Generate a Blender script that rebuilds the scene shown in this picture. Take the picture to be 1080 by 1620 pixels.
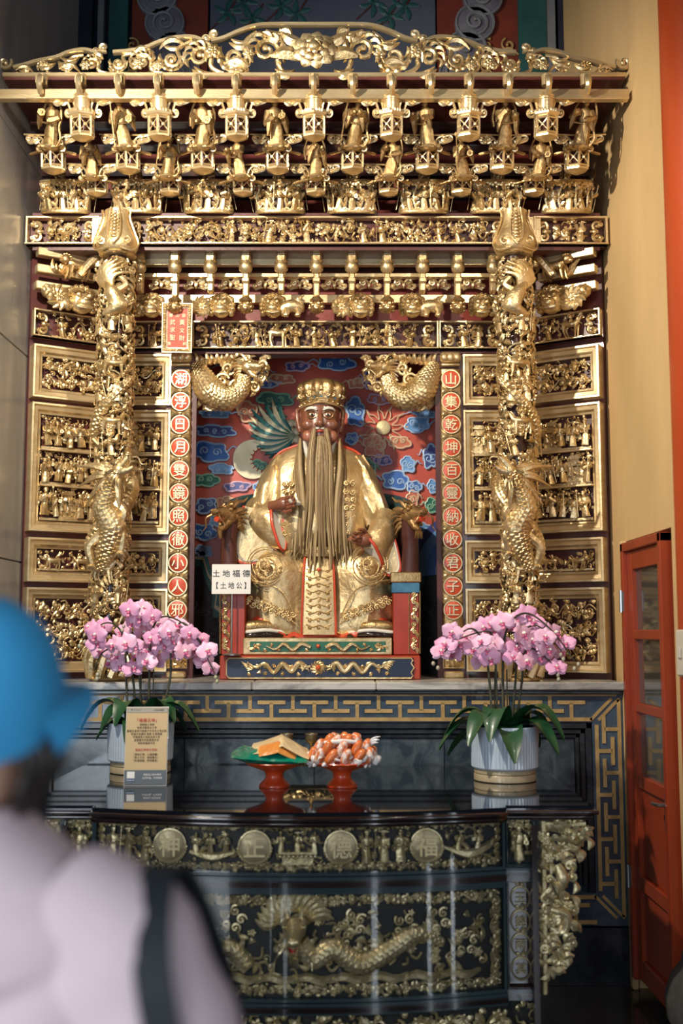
import bpy, math, random
import numpy as np
from mathutils import Vector, Matrix, Euler

for _o in list(bpy.data.objects):
    bpy.data.objects.remove(_o)
scene = bpy.context.scene
COL = scene.collection
PI = math.pi
sin, cos, rad = math.sin, math.cos, math.radians

# ------------------------------------------------------------------ camera
FPX, TILT = 1750.0, rad(6.2)
CAM = (0.125, 0.0, 1.58)
cam_d = bpy.data.cameras.new('camera')
cam = bpy.data.objects.new('camera', cam_d)
COL.objects.link(cam)
cam.location = CAM
cam.rotation_euler = (PI / 2 + TILT, 0, 0)
cam_d.sensor_fit = 'VERTICAL'
cam_d.sensor_height = 36.0
cam_d.sensor_width = 24.0
cam_d.lens = 36.0 * FPX / 1620.0
cam_d.clip_start = 0.05
cam_d.dof.use_dof = True
cam_d.dof.focus_distance = 5.35
cam_d.dof.aperture_fstop = 1.8
scene.camera = cam

# ------------------------------------------------------------------ world, lamps, exposure
world = bpy.data.worlds.new('world')
scene.world = world
world.use_nodes = True
_bg = world.node_tree.nodes['Background']
_bg.inputs[0].default_value = (0.62, 0.75, 1.0, 1)
_bg.inputs[1].default_value = 0.09


def lamp(name, kind, loc, target, energy, color, **kw):
    d = bpy.data.lights.new(name, kind)
    o = bpy.data.objects.new(name, d)
    COL.objects.link(o)
    o.location = loc
    o.rotation_euler = (Vector(target) - Vector(loc)).to_track_quat('-Z', 'Y').to_euler()
    d.energy = energy
    d.color = color
    for k, v in kw.items():
        setattr(d, k, v)
    return o


# ceiling spotlights aimed at the shrine, and the daylight from the open temple front behind the visitor
lamp('spot_left', 'SPOT', (-1.25, 3.1, 3.95), (0.15, 5.4, 2.75), 430, (1.0, 0.89, 0.72), spot_size=rad(104), spot_blend=0.7, shadow_soft_size=0.05)
lamp('spot_right', 'SPOT', (1.1, 2.7, 4.0), (-0.05, 5.3, 2.3), 75, (1.0, 0.89, 0.72), spot_size=rad(84), spot_blend=0.7, shadow_soft_size=0.05)
for _x, _w, _e in ((-2.3, .9, 70), (-.6, .5, 32), (1.56, .14, 16), (2.96, .10, 12), (3.65, .10, 12)):      # tall door openings of the temple front, behind the camera
    lamp('daylight_doorway', 'AREA', (_x, -1.3, 1.9), (_x * .5, 4.0, 1.5), _e, (0.82, 0.91, 1.0), shape='RECTANGLE', size=_w, size_y=3.0)

scene.view_settings.view_transform = 'Standard'
scene.view_settings.look = 'None'
scene.view_settings.gamma = 1.0
scene.view_settings.use_curve_mapping = False
scene.view_settings.exposure = 0.18


def W(x, y, D):
    """photo direction (1080x1620 frame) met at depth D -> world X, Z; used to survey real positions"""
    a, b = (x - 540) / FPX, (810 - y) / FPX
    dy, dz = cos(TILT) - b * sin(TILT), sin(TILT) + b * cos(TILT)
    s = D / dy
    return CAM[0] + a * s, CAM[2] + dz * s


# ------------------------------------------------------------------ materials
MATS = {}


def mat(name, c1, c2=None, rough=0.5, metal=0.0, nscale=8.0, bump=0.0, bscale=60.0, detail=4.0, coat=0.0, trans=0.0,
        spec=0.5, wave=None, contrast=(0.35, 0.65), emit=None, dist=0.0, stretch=(1, 1, 1), rough2=None, alpha=None, ior=None, sss=0.0):
    m = bpy.data.materials.new(name)
    m.use_nodes = True
    nt = m.node_tree
    b = nt.nodes['Principled BSDF']
    L = nt.links.new
    b.inputs['Roughness'].default_value = rough
    b.inputs['Metallic'].default_value = metal
    b.inputs['Coat Weight'].default_value = coat
    b.inputs['Coat Roughness'].default_value = 0.06
    b.inputs['Transmission Weight'].default_value = trans
    b.inputs['Specular IOR Level'].default_value = spec
    if ior:
        b.inputs['IOR'].default_value = ior
    if alpha is not None:
        b.inputs['Alpha'].default_value = alpha
    if sss:
        b.inputs['Subsurface Weight'].default_value = sss
        b.inputs['Subsurface Radius'].default_value = (0.02, 0.01, 0.008)
    c1 = tuple(c1) + (1,)
    b.inputs['Base Color'].default_value = c1
    need = c2 is not None or bump > 0 or wave
    if need:
        tc = nt.nodes.new('ShaderNodeTexCoord')
        mp = nt.nodes.new('ShaderNodeMapping')
        mp.inputs['Scale'].default_value = stretch
        L(tc.outputs['Object'], mp.inputs['Vector'])
    if c2 is not None:
        c2 = tuple(c2) + (1,)
        if wave:
            n = nt.nodes.new('ShaderNodeTexWave')
            n.inputs['Scale'].default_value = nscale
            n.inputs['Distortion'].default_value = wave
            n.inputs['Detail'].default_value = detail
            n.inputs['Detail Scale'].default_value = 1.6
            src = n.outputs['Fac']
        else:
            n = nt.nodes.new('ShaderNodeTexNoise')
            n.inputs['Scale'].default_value = nscale
            n.inputs['Detail'].default_value = detail
            n.inputs['Roughness'].default_value = 0.62
            n.inputs['Distortion'].default_value = dist
            src = n.outputs['Fac']
        L(mp.outputs['Vector'], n.inputs['Vector'])
        r = nt.nodes.new('ShaderNodeValToRGB')
        r.color_ramp.elements[0].position, r.color_ramp.elements[1].position = contrast
        r.color_ramp.elements[0].color, r.color_ramp.elements[1].color = c1, c2
        L(src, r.inputs['Fac'])
        L(r.outputs['Color'], b.inputs['Base Color'])
        if rough2 is not None:
            mr = nt.nodes.new('ShaderNodeMapRange')
            mr.inputs['To Min'].default_value = rough
            mr.inputs['To Max'].default_value = rough2
            L(src, mr.inputs['Value'])
            L(mr.outputs['Result'], b.inputs['Roughness'])
    if bump > 0:
        n2 = nt.nodes.new('ShaderNodeTexNoise')
        n2.inputs['Scale'].default_value = bscale
        n2.inputs['Detail'].default_value = 3
        L(mp.outputs['Vector'], n2.inputs['Vector'])
        bp = nt.nodes.new('ShaderNodeBump')
        bp.inputs['Strength'].default_value = bump
        bp.inputs['Distance'].default_value = 0.01
        L(n2.outputs['Fac'], bp.inputs['Height'])
        L(bp.outputs['Normal'], b.inputs['Normal'])
    if emit:
        b.inputs['Emission Color'].default_value = tuple(emit[:3]) + (1,)
        b.inputs['Emission Strength'].default_value = emit[3]
    MATS[name] = m
    return m


mat('gold', (0.50, 0.345, 0.15), (0.82, 0.65, 0.38), 0.30, 0.85, 9, 0.3, 70, rough2=0.42)
mat('gold_flat', (0.86, 0.70, 0.43), (0.70, 0.53, 0.29), 0.32, 0.8, 5, 0.08, 40, stretch=(1, 1, 4))
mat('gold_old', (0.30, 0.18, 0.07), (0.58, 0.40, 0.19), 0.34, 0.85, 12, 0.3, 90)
mat('gold_robe', (0.50, 0.345, 0.16), (0.74, 0.57, 0.32), 0.32, 0.78, 8, 0.35, 38, rough2=0.46)
mat('gold_emboss', (0.50, 0.34, 0.15), (0.72, 0.53, 0.27), 0.42, 0.7, 20, 0.5, 120)
mat('gold_pale', (0.80, 0.66, 0.38), (0.66, 0.52, 0.27), 0.5, 0.35, 14, 0.25, 120)
mat('maroon', (0.055, 0.012, 0.012), (0.10, 0.022, 0.018), 0.45, 0, 4, 0.1, 40, coat=0.2)
mat('dark_red', (0.15, 0.017, 0.012), (0.22, 0.03, 0.02), 0.5, 0, 5, 0.08, 30)
mat('black_lacquer', (0.012, 0.008, 0.008), (0.03, 0.012, 0.012), 0.12, 0, 3, coat=0.8)
mat('dark_wood', (0.030, 0.012, 0.010), (0.055, 0.02, 0.016), 0.22, 0, 3, coat=0.6)
mat('red_paint', (0.62, 0.07, 0.025), (0.52, 0.05, 0.02), 0.4, 0, 6, coat=0.2)
mat('orange_paint', (0.34, 0.045, 0.012), (0.27, 0.034, 0.010), 0.38, 0, 4, 0.05, 20, coat=0.15, stretch=(1, 1, 0.3))
mat('column_red', (0.46, 0.062, 0.010), (0.40, 0.048, 0.008), 0.42, 0, 3, 0.06, 30, stretch=(1, 1, 0.25))
mat('beige_wall', (0.64, 0.43, 0.20), (0.54, 0.36, 0.165), 0.85, 0, 2.2, 0.15, 18, stretch=(1, 1, 0.4), detail=8)

# ------------------------------------------------------------------ mesh building
def rotm(rx=0, ry=0, rz=0):
    return np.array(Euler((rx, ry, rz)).to_matrix())


_SPH = {}


def sphere_ref(seg, ring):
    k = (seg, ring)
    if k not in _SPH:
        v = [(0, 0, 1)]
        for i in range(1, ring):
            t = PI * i / ring
            for j in range(seg):
                p = 2 * PI * j / seg
                v.append((sin(t) * cos(p), sin(t) * sin(p), cos(t)))
        v.append((0, 0, -1))
        f = [(0, 1 + j, 1 + (j + 1) % seg) for j in range(seg)]
        for i in range(ring - 2):
            a = 1 + i * seg
            for j in range(seg):
                j2 = (j + 1) % seg
                f.append((a + j, a + seg + j, a + seg + j2, a + j2))
        a, e = 1 + (ring - 2) * seg, len(v) - 1
        f += [(a + j, e, a + (j + 1) % seg) for j in range(seg)]
        _SPH[k] = (np.array(v, float), f)
    return _SPH[k]


class MB:
    """collects shapes and links them as ONE mesh object"""

    def __init__(s):
        s.v, s.f, s.n = [], [], 0
        s.R, s.T = None, None

    def at(s, loc=(0, 0, 0), rz=0, ry=0, rx=0, sc=1.0, mirror=False):
        R = rotm(rx, ry, rz) * sc
        if mirror:
            R = R @ np.diag((-1, 1, 1))
        s.R, s.T, s.mir = R, np.array(loc, float), mirror
        return s

    def home(s):
        s.R = s.T = None
        return s

    def add(s, v, f):
        v = np.asarray(v, float)
        if s.R is not None:
            v = v @ s.R.T + s.T
            if s.mir:
                f = [t[::-1] for t in f]
        n = s.n
        s.v.append(v)
        s.f.extend([tuple(i + n for i in t) for t in f])
        s.n += len(v)
        return s

    def box(s, c, d, rot=None, bev=0.0):
        hx, hy, hz = d[0] / 2, d[1] / 2, d[2] / 2
        if bev > 0:
            b = min(bev, hx * .9, hy * .9, hz * .9)
            v, f = [], []
            # chamfered box: 24 verts
            for sx in (-1, 1):
                for sy in (-1, 1):
                    for sz in (-1, 1):
                        v += [(sx * hx, sy * (hy - b), sz * (hz - b)), (sx * (hx - b), sy * hy, sz * (hz - b)), (sx * (hx - b), sy * (hy - b), sz * hz)]
            idx = lambda a, b_, c_, k: ((a * 2 + b_) * 2 + c_) * 3 + k
            f += [(idx(0, 0, 0, 0), idx(0, 0, 1, 0), idx(0, 1, 1, 0), idx(0, 1, 0, 0)), (idx(1, 0, 0, 0), idx(1, 1, 0, 0), idx(1, 1, 1, 0), idx(1, 0, 1, 0)),
                  (idx(0, 0, 0, 1), idx(1, 0, 0, 1), idx(1, 0, 1, 1), idx(0, 0, 1, 1)), (idx(0, 1, 0, 1), idx(0, 1, 1, 1), idx(1, 1, 1, 1), idx(1, 1, 0, 1)),
                  (idx(0, 0, 0, 2), idx(0, 1, 0, 2), idx(1, 1, 0, 2), idx(1, 0, 0, 2)), (idx(0, 0, 1, 2), idx(1, 0, 1, 2), idx(1, 1, 1, 2), idx(0, 1, 1, 2))]
            for a in (0, 1):
                for b2 in (0, 1):
                    q = [idx(a, b2, 0, 0), idx(a, b2, 0, 1), idx(a, b2, 1, 1), idx(a, b2, 1, 0)]
                    f.append(q if a == b2 else q[::-1])
                    q = [idx(a, 0, b2, 0), idx(a, 1, b2, 0), idx(a, 1, b2, 2), idx(a, 0, b2, 2)]
                    f.append(q if a == b2 else q[::-1])
                    q = [idx(0, a, b2, 1), idx(0, a, b2, 2), idx(1, a, b2, 2), idx(1, a, b2, 1)]
                    f.append(q if a == b2 else q[::-1])
            for a in (0, 1):
                for b2 in (0, 1):
                    for c2 in (0, 1):
                        t = [idx(a, b2, c2, k) for k in range(3)]
                        f.append(t if (a + b2 + c2) % 2 else t[::-1])
        else:
            v = [(x * hx, y * hy, z * hz) for x in (-1, 1) for y in (-1, 1) for z in (-1, 1)]
            f = [(0, 1, 3, 2), (4, 6, 7, 5), (0, 4, 5, 1), (2, 3, 7, 6), (0, 2, 6, 4), (1, 5, 7, 3)]
        v = np.array(v, float)
        if rot is not None:
            v = v @ rot.T
        return s.add(v + np.array(c, float), f)

    def blob(s, c, r, rot=None, seg=8, ring=6):
        v, f = sphere_ref(seg, ring)
        v = v * (np.array(r, float) if hasattr(r, '__len__') else r)
        if rot is not None:
            v = v @ rot.T
        return s.add(v + np.array(c, float), f)

    def tube(s, pts, r, n=6, cap=True, flat=None, closed=False):
        P = np.array(pts, float)
        m = len(P)
        if not hasattr(r, '__len__'):
            r = [r] * m
        elif len(r) != m:
            r = np.interp(np.linspace(0, 1, m), np.linspace(0, 1, len(r)), r)
        if closed:
            T = np.roll(P, -1, 0) - np.roll(P, 1, 0)
        else:
            T = np.gradient(P, axis=0)
        T /= np.maximum(np.linalg.norm(T, axis=1, keepdims=True), 1e-9)
        t = T[0]
        ref = np.array((0, 1., 0)) if abs(t[1]) < 0.9 else np.array((1., 0, 0))
        u = np.cross(t, ref)
        u /= np.linalg.norm(u)
        ang = np.arange(n) * 2 * PI / n
        ca, sa = np.cos(ang)[:, None], np.sin(ang)[:, None]
        V = []
        for i in range(m):
            t = T[i]
            u = u - t * np.dot(u, t)
            u /= max(np.linalg.norm(u), 1e-9)
            w = np.cross(t, u)
            a, b = (1, 1) if flat is None else flat
            V.append(P[i] + r[i] * (ca * u * a + sa * w * b))
        V = np.concatenate(V)
        f = []
        for i in range(m if closed else m - 1):
            i2 = (i + 1) % m
            for j in range(n):
                j2 = (j + 1) % n
                f.append((i * n + j, i * n + j2, i2 * n + j2, i2 * n + j))
        if cap and not closed:
            f.append(tuple(range(n))[::-1])
            f.append(tuple((m - 1) * n + j for j in range(n)))
        return s.add(V, f)

    def lathe(s, prof, n=16, c=(0, 0, 0), sx=1.0, sy=1.0, rot=None, a0=0.0, lobes=0, lobe_amp=0.0, cap=True):
        V, f = [], []
        for (r, z) in prof:
            for j in range(n):
                a = a0 + 2 * PI * j / n
                rr = r * (1 + lobe_amp * cos(lobes * a)) if lobes else r
                V.append((rr * cos(a) * sx, rr * sin(a) * sy, z))
        m = len(prof)
        for i in range(m - 1):
            for j in range(n):
                j2 = (j + 1) % n
                f.append((i * n + j, i * n + j2, (i + 1) * n + j2, (i + 1) * n + j))
        if cap:
            f.append(tuple(range(n))[::-1])
            f.append(tuple((m - 1) * n + j for j in range(n)))
        V = np.array(V, float)
        if rot is not None:
            V = V @ rot.T
        return s.add(V + np.array(c, float), f)

    def loft(s, rings, cap=True, closed=True):
        """rings: list of equal-length closed rings of 3D points, upward order, ccw seen from above"""
        n, m = len(rings[0]), len(rings)
        f = []
        for i in range(m - 1):
            for j in range(n if closed else n - 1):
                j2 = (j + 1) % n
                f.append((i * n + j, i * n + j2, (i + 1) * n + j2, (i + 1) * n + j))
        if cap and closed:
            f.append(tuple(range(n))[::-1])
            f.append(tuple((m - 1) * n + j for j in range(n)))
        return s.add(np.array(rings, float).reshape(-1, 3), f)

    def prism(s, poly, y0, y1):
        """polygon in XZ extruded from y0 (front) to y1 (back)"""
        n = len(poly)
        a = sum(poly[i][0] * poly[(i + 1) % n][1] - poly[(i + 1) % n][0] * poly[i][1] for i in range(n))
        if a < 0:
            poly = poly[::-1]
        V = [(x, y0, z) for x, z in poly] + [(x, y1, z) for x, z in poly]
        f = [tuple(range(n)), tuple(range(2 * n - 1, n - 1, -1))]
        f += [(i, i + n, (i + 1) % n + n, (i + 1) % n) for i in range(n)]
        return s.add(V, f)

    def leaf(s, p0, p1, w, bend=0.0, lift=0.0, th=0.4, n=5):
        """ridged leaf lying in the XZ plane, front towards -Y"""
        p0, p1 = np.array(p0, float), np.array(p1, float)
        d = p1 - p0
        ln = max(np.linalg.norm(d), 1e-6)
        side = np.array((-d[2], 0, d[0])) / ln
        V, f = [], []
        for i in range(n + 1):
            t = i / n
            c = p0 + d * t + side * (bend * ln * sin(PI * t)) + np.array((0, -lift * sin(PI * t * 0.9), 0))
            ww = w * (0.12 + sin(PI * min(1, t * 0.92 + 0.05)) ** 0.8) * 0.5
            V += [c + side * ww, c + np.array((0, -w * th, 0)) * (1 - 0.6 * t), c - side * ww, c + np.array((0, w * th * 0.5, 0))]
        for i in range(n):
            a = i * 4
            for j in range(4):
                j2 = (j + 1) % 4
                f.append((a + j, a + j2, a + 4 + j2, a + 4 + j))
        f += [(3, 2, 1, 0), tuple(n * 4 + j for j in range(4))]
        return s.add(V, f)

    def spiral(s, c, r, a0=0.0, turns=1.25, sgn=1, t=0.006, tail=None, n=5, steps=None, ball=True):
        """scroll in the XZ plane winding inwards from radius r; tail = start point of the stem"""
        pts = []
        if tail is not None:
            s0 = np.array((c[0] + r * cos(a0), c[1], c[2] + r * sin(a0)))
            tl = np.array(tail, float)
            tg = np.array((-sin(a0) * sgn, 0, cos(a0) * sgn))
            ctrl = s0 - tg * np.linalg.norm(s0 - tl) * 0.5
            for k in range(6):
                q = k / 6
                pts.append(tl * (1 - q) ** 2 + ctrl * 2 * q * (1 - q) + s0 * q * q)
        steps = steps or int(10 * turns) + 3
        for k in range(steps + 1):
            q = k / steps
            a = a0 + sgn * 2 * PI * turns * q
            rr = r * (1 - 0.82 * q)
            pts.append(np.array((c[0] + rr * cos(a), c[1] - t * 0.6 * q, c[2] + rr * sin(a))))
        s.tube(pts, [t * 1.0, t * 1.15, t * 0.75], n)
        if ball:
            s.blob(pts[-1], t * 1.35, seg=6, ring=4)
        return s

    def flower(s, c, r, n=6, tilt=0.0, lay=1):
        c = np.array(c, float)
        for l in range(lay):
            rr = r * (1 - 0.32 * l)
            for k in range(n):
                a = 2 * PI * k / n + l * PI / n
                d = np.array((cos(a), 0, sin(a)))
                rm = np.stack([d, np.array((-d[2], 0, d[0])), np.array((0, -1, 0))], 1)
                s.blob(c + d * rr * 0.55 + np.array((0, -r * 0.12 * l, 0)), (rr * 0.48, rr * 0.36, rr * 0.2), rm, 6, 4)
        s.blob(c + np.array((0, -r * 0.2, 0)), (r * 0.28, r * 0.28, r * 0.28), None, 6, 4)
        return s

    def mesh(s, name, m, smooth=None):
        me = bpy.data.meshes.new(name)
        V = np.concatenate(s.v) if s.v else np.zeros((0, 3))
        me.from_pydata(V.tolist(), [], s.f)
        for mm in (m if isinstance(m, (list, tuple)) else [m]):
            me.materials.append(MATS[mm])
        if smooth is not None:
            me.polygons.foreach_set('use_smooth', [True] * len(me.polygons))
            if smooth < 179:
                me.set_sharp_from_angle(angle=rad(smooth))
        me.update()
        return me

    def build(s, name, m, parent=None, smooth=45, loc=None, rot=None):
        return link(name, s.mesh(name, m, smooth), parent, loc, rot)


def link(name, data, parent=None, loc=None, rot=None):
    o = bpy.data.objects.new(name, data)
    COL.objects.link(o)
    if parent is not None:
        o.parent = parent
    if loc is not None:
        o.location = loc
    if rot is not None:
        o.rotation_euler = rot
    return o


def tag(o, label, cat, group=None, kind=None):
    o['label'] = label
    if cat:
        o['category'] = cat
    if group:
        o['group'] = group
    if kind:
        o['kind'] = kind
    return o


def thing(name, label, cat, loc=(0, 0, 0), rz=0.0, group=None, kind=None):
    o = link(name, None, None, loc, (0, 0, rz))
    o.empty_display_size = 0.05
    return tag(o, label, cat, group, kind)


def struct(o, label=None, cat=None):
    o['kind'] = 'structure'
    if label:
        o['label'] = label
    if cat:
        o['category'] = cat
    return o


def copy_tree(o, parent=None):
    c = o.copy()
    COL.objects.link(c)
    c.parent = parent
    for ch in list(o.children):
        copy_tree(ch, c)
    return c


_TXT = {}


def text_part(name, s, size, m, parent, loc, rot=(PI / 2, 0, 0), bold=0.0, ext=0.02, sx=1.0, align='CENTER', spacing=1.0):
    """lettering as a thin raised mesh"""
    key = (s, round(bold, 4), round(ext, 4), align, spacing, m)
    if key not in _TXT:
        c = bpy.data.curves.new('lettering', 'FONT')
        c.body, c.extrude, c.offset, c.resolution_u = s, ext, bold, 2
        c.align_x, c.align_y = align, 'CENTER'
        c.space_character = spacing
        o = bpy.data.objects.new('lettering_source', c)
        me = bpy.data.meshes.new_from_object(o)
        bpy.data.objects.remove(o)
        bpy.data.curves.remove(c)
        a = np.empty(len(me.vertices) * 3)
        me.vertices.foreach_get('co', a)
        a = a.reshape(-1, 3)
        if len(a):
            a[:, 1] -= (a[:, 1].min() + a[:, 1].max()) / 2
            if align == 'CENTER':
                a[:, 0] -= (a[:, 0].min() + a[:, 0].max()) / 2
        me.vertices.foreach_set('co', a.ravel())
        me.materials.clear()
        me.materials.append(MATS[m])
        me.name = name
        _TXT[key] = me
    o = link(name, _TXT[key], parent, loc, rot)
    o.scale = (size * sx, size, size)
    return o


ORD = ['first', 'second', 'third', 'fourth', 'fifth', 'sixth', 'seventh', 'eighth', 'ninth', 'tenth', 'eleventh', 'twelfth']


def ordinal(i, n):
    """place of the i-th of n counted from the left"""
    if i == 0:
        return 'leftmost'
    if i == n - 1:
        return 'rightmost'
    if n % 2 and i == n // 2:
        return 'middle'
    return ORD[i] + ' from left' if i < n / 2 else ORD[n - 1 - i] + ' from right'


def ring_pts(cx, cy, z, rx, ry, n=16, p=2.0, a0=0.0):
    out = []
    for j in range(n):
        a = a0 + 2 * PI * j / n
        c_, s_ = cos(a), sin(a)
        out.append((cx + rx * math.copysign(abs(c_) ** (2 / p), c_), cy + ry * math.copysign(abs(s_) ** (2 / p), s_), z))
    return out


def bez(p, n=10):
    """smooth curve through the points p (Catmull-Rom)"""
    P = [np.array(q, float) for q in p]
    P = [2 * P[0] - P[1]] + P + [2 * P[-1] - P[-2]]
    out = []
    for i in range(1, len(P) - 2):
        for k in range(n):
            t = k / n
            a, b, c, d = P[i - 1], P[i], P[i + 1], P[i + 2]
            out.append(0.5 * ((2 * b) + (c - a) * t + (2 * a - 5 * b + 4 * c - d) * t * t + (3 * b - a - 3 * c + d) * t ** 3))
    out.append(P[-2])
    return out

# ------------------------------------------------------------------ carving motifs
def figurine(mb, base, h, seed=0, turn=0.0, lean=0.0, detail=1, scarf=False, staff=False):
    """small robed figure, front towards -Y, standing at base"""
    rg = random.Random(seed)
    Rm = rotm(0, lean, 0) @ rotm(0, 0, turn)
    b = np.array(base, float)
    T = lambda p: b + h * (Rm @ np.array(p, float))
    n = 10 if detail else 7
    hip = rg.uniform(-.04, .04)
    prof = [(0.0, .165, .13, 0), (.03, .17, .135, 0), (.16, .15, .125, hip * .5), (.34, .145, .12, hip), (.46, .115, .10, hip), (.52, .125, .10, hip * .8), (.66, .165, .11, 0), (.745, .16, .10, 0), (.79, .09, .07, 0), (.83, .045, .045, 0)]
    rings = []
    for z, rx, ry, ox in prof:
        rr = []
        for j in range(n):
            a = 2 * PI * j / n
            fold = 1 + (0.10 * cos(3 * a + seed) if z < .4 else 0)
            rr.append(T((ox + rx * fold * cos(a), ry * fold * sin(a), z)))
        rings.append(rr)
    mb.loft(rings)
    hd = (rg.uniform(-.02, .02), -.02, .89)
    mb.blob(T(hd), np.array((.072, .078, .09)) * h, None, 8, 6)
    mb.blob(T((hd[0], -.105, .885)), .016 * h, None, 5, 4)                      # nose
    k = seed % 3
    if k == 0:
        mb.blob(T((hd[0], 0, .985)), (.055 * h, .05 * h, .05 * h), None, 7, 5)   # topknot
        mb.tube([T((hd[0] + .09 * cos(a), .09 * sin(a) - .01, .93)) for a in np.linspace(0, 2 * PI, 9)[:-1]], .018 * h, 4, closed=True)
    elif k == 1:
        mb.lathe([(.085 * h, 0), (.10 * h, .05 * h), (.075 * h, .10 * h), (.02 * h, .13 * h)], 8, T((hd[0], 0, .92)))
    else:
        mb.box(T((hd[0], 0, .975)), (.15 * h, .12 * h, .07 * h))
        for sx in (-1, 1):
            mb.blob(T((hd[0] + sx * .13, 0, .96)), (.07 * h, .02 * h, .03 * h), None, 6, 4)
    mb.tube([T((-.17, -.08, .50)), T((0, -.125, .485)), T((.17, -.08, .50))], .022 * h, 5)   # sash
    for sx in (-1, 1):
        sh = T((sx * .15, 0, .735))
        ex, ez = rg.uniform(.17, .25), rg.uniform(.48, .62)
        hx, hz = rg.uniform(.02, .20), rg.uniform(.48, .82)
        el, ha = T((sx * ex, -.08, ez)), T((sx * hx, -.22, hz))
        mb.tube([sh, (sh + el) / 2, el, (el + ha) / 2, ha], np.array((.062, .065, .07, .075, .085)) * h, 6)
        mb.blob(ha, .04 * h, None, 6, 4)
        if detail:
            mb.tube([(el + ha) / 2, T((sx * ex * .9, -.12, ez - .14)), T((sx * ex, -.1, ez - .25))], np.array((.07, .05, .012)) * h, 5)
    if scarf:
        pts = [T((sx_, sy_, sz_)) for sx_, sy_, sz_ in ((-.24, -.02, .42), (-.26, .02, .62), (-.2, .05, .86), (-.08, .06, 1.02), (.08, .06, 1.02), (.2, .05, .86), (.26, .02, .62), (.24, -.02, .42), (.3, -.04, .2), (.22, -.06, .04))]
        mb.tube(bez(pts, 3), .026 * h, 5)
    if staff:
        sx = rg.choice((-1, 1))
        mb.tube([T((sx * .26, -.2, .02)), T((sx * .2, -.22, 1.02))], .016 * h, 5)
        mb.blob(T((sx * .2, -.22, 1.03)), (.05 * h, .03 * h, .07 * h), None, 6, 4)
    return mb


def beast(mb, c, L, d=1, seed=0, horse=False, rider=False):
    """four-legged animal seen from the side, facing d along X, feet at c"""
    rg = random.Random(seed)
    c = np.array(c, float)
    T = lambda x, y, z: c + L * np.array((d * x, y, z))
    hz = .62 if horse else .50
    mb.tube([T(-.42, 0, hz), T(-.30, 0, hz + .03), T(0, 0, hz - .02), T(.26, 0, hz + .02), T(.36, 0, hz + .05)], np.array((.10, .17, .145, .175, .12)) * L, 8)
    for x, y in ((-.30, -.08), (-.22, .06), (.24, -.08), (.32, .06)):
        k = rg.uniform(-.06, .1)
        mb.tube([T(x, y, hz - .05), T(x + k * .4 - (.05 if x < 0 else 0), y, hz * .5), T(x + k, y, .04), T(x + k + .04, y, 0)], np.array((.085, .055, .04, .05)) * L, 6)
    if horse:
        mb.tube([T(.30, 0, hz + .06), T(.44, -.01, hz + .28), T(.52, -.02, hz + .34)], np.array((.13, .085, .08)) * L, 7)
        mb.tube([T(.50, -.02, hz + .34), T(.66, -.04, hz + .20)], np.array((.075, .05)) * L, 6)
        mb.tube([T(.28, .02, hz + .14), T(.36, .02, hz + .30), T(.46, 0, hz + .43)], .035 * L, 5)
    else:
        mb.blob(T(.46, -.03, hz + .14), (.17 * L, .15 * L, .16 * L), None, 8, 6)
        mb.blob(T(.60, -.06, hz + .07), (.08 * L, .08 * L, .07 * L), None, 6, 4)
        for k in range(7):
            a = -0.6 + k * .55
            mb.blob(T(.42 - .15 * cos(a), -.04, hz + .15 + .17 * sin(a)), .055 * L, None, 5, 4)
    mb.tube([T(-.42, 0, hz + .03), T(-.56, 0, hz + .12), T(-.58, 0, hz - .06), T(-.66, 0, hz - .16)], np.array((.035, .045, .06, .015)) * L, 5)
    if rider:
        figurine(mb, T(-.02, 0, hz - .02), .62 * L, seed + 3, turn=d * .7, detail=0)
    return mb


def vine(mb, x0, x1, z0, z1, y, seed, step=0.05, t=0.005, leafw=0.018):
    """undulating stem with side scrolls, leaves and blossoms filling the strip x0..x1, z0..z1"""
    rg = random.Random(seed)
    n = max(2, int(round((x1 - x0) / step)))
    zm, am = (z0 + z1) / 2, (z1 - z0) / 2
    dx = (x1 - x0) / n
    pts = []
    for k in range(n * 6 + 1):
        x = x0 + dx * k / 6
        pts.append((x, y - .004 * sin(k), zm + am * .55 * sin(PI * k / 6)))
    mb.tube(pts, t, 5)
    for i in range(n):
        xm = x0 + dx * (i + .5)
        s_ = 1 if i % 2 == 0 else -1
        cz = zm - s_ * am * .15
        r = min(dx * .34, am * .5)
        mb.spiral((xm, y - .004, cz), r, a0=-PI / 2 * s_ + rg.uniform(-.5, .5), turns=rg.uniform(.9, 1.4), sgn=s_, t=t * .85, n=4)
        for q in range(4):
            a = rg.uniform(0, 2 * PI)
            ln = rg.uniform(.6, 1.1) * leafw * 1.9
            p = np.array((xm + rg.uniform(-.5, .5) * dx, y - rg.uniform(0, .012), zm + rg.uniform(-.75, .75) * am))
            e = p + ln * np.array((cos(a), 0, sin(a)))
            e[0] = min(max(e[0], x0), x1)
            e[2] = min(max(e[2], z0), z1)
            mb.leaf(p, e, leafw, rg.uniform(-.25, .25), leafw * .3)
        if rg.random() < .45:
            mb.flower((xm, y - .010, zm + s_ * am * .45), leafw * .95, 5)
    return mb


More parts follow.
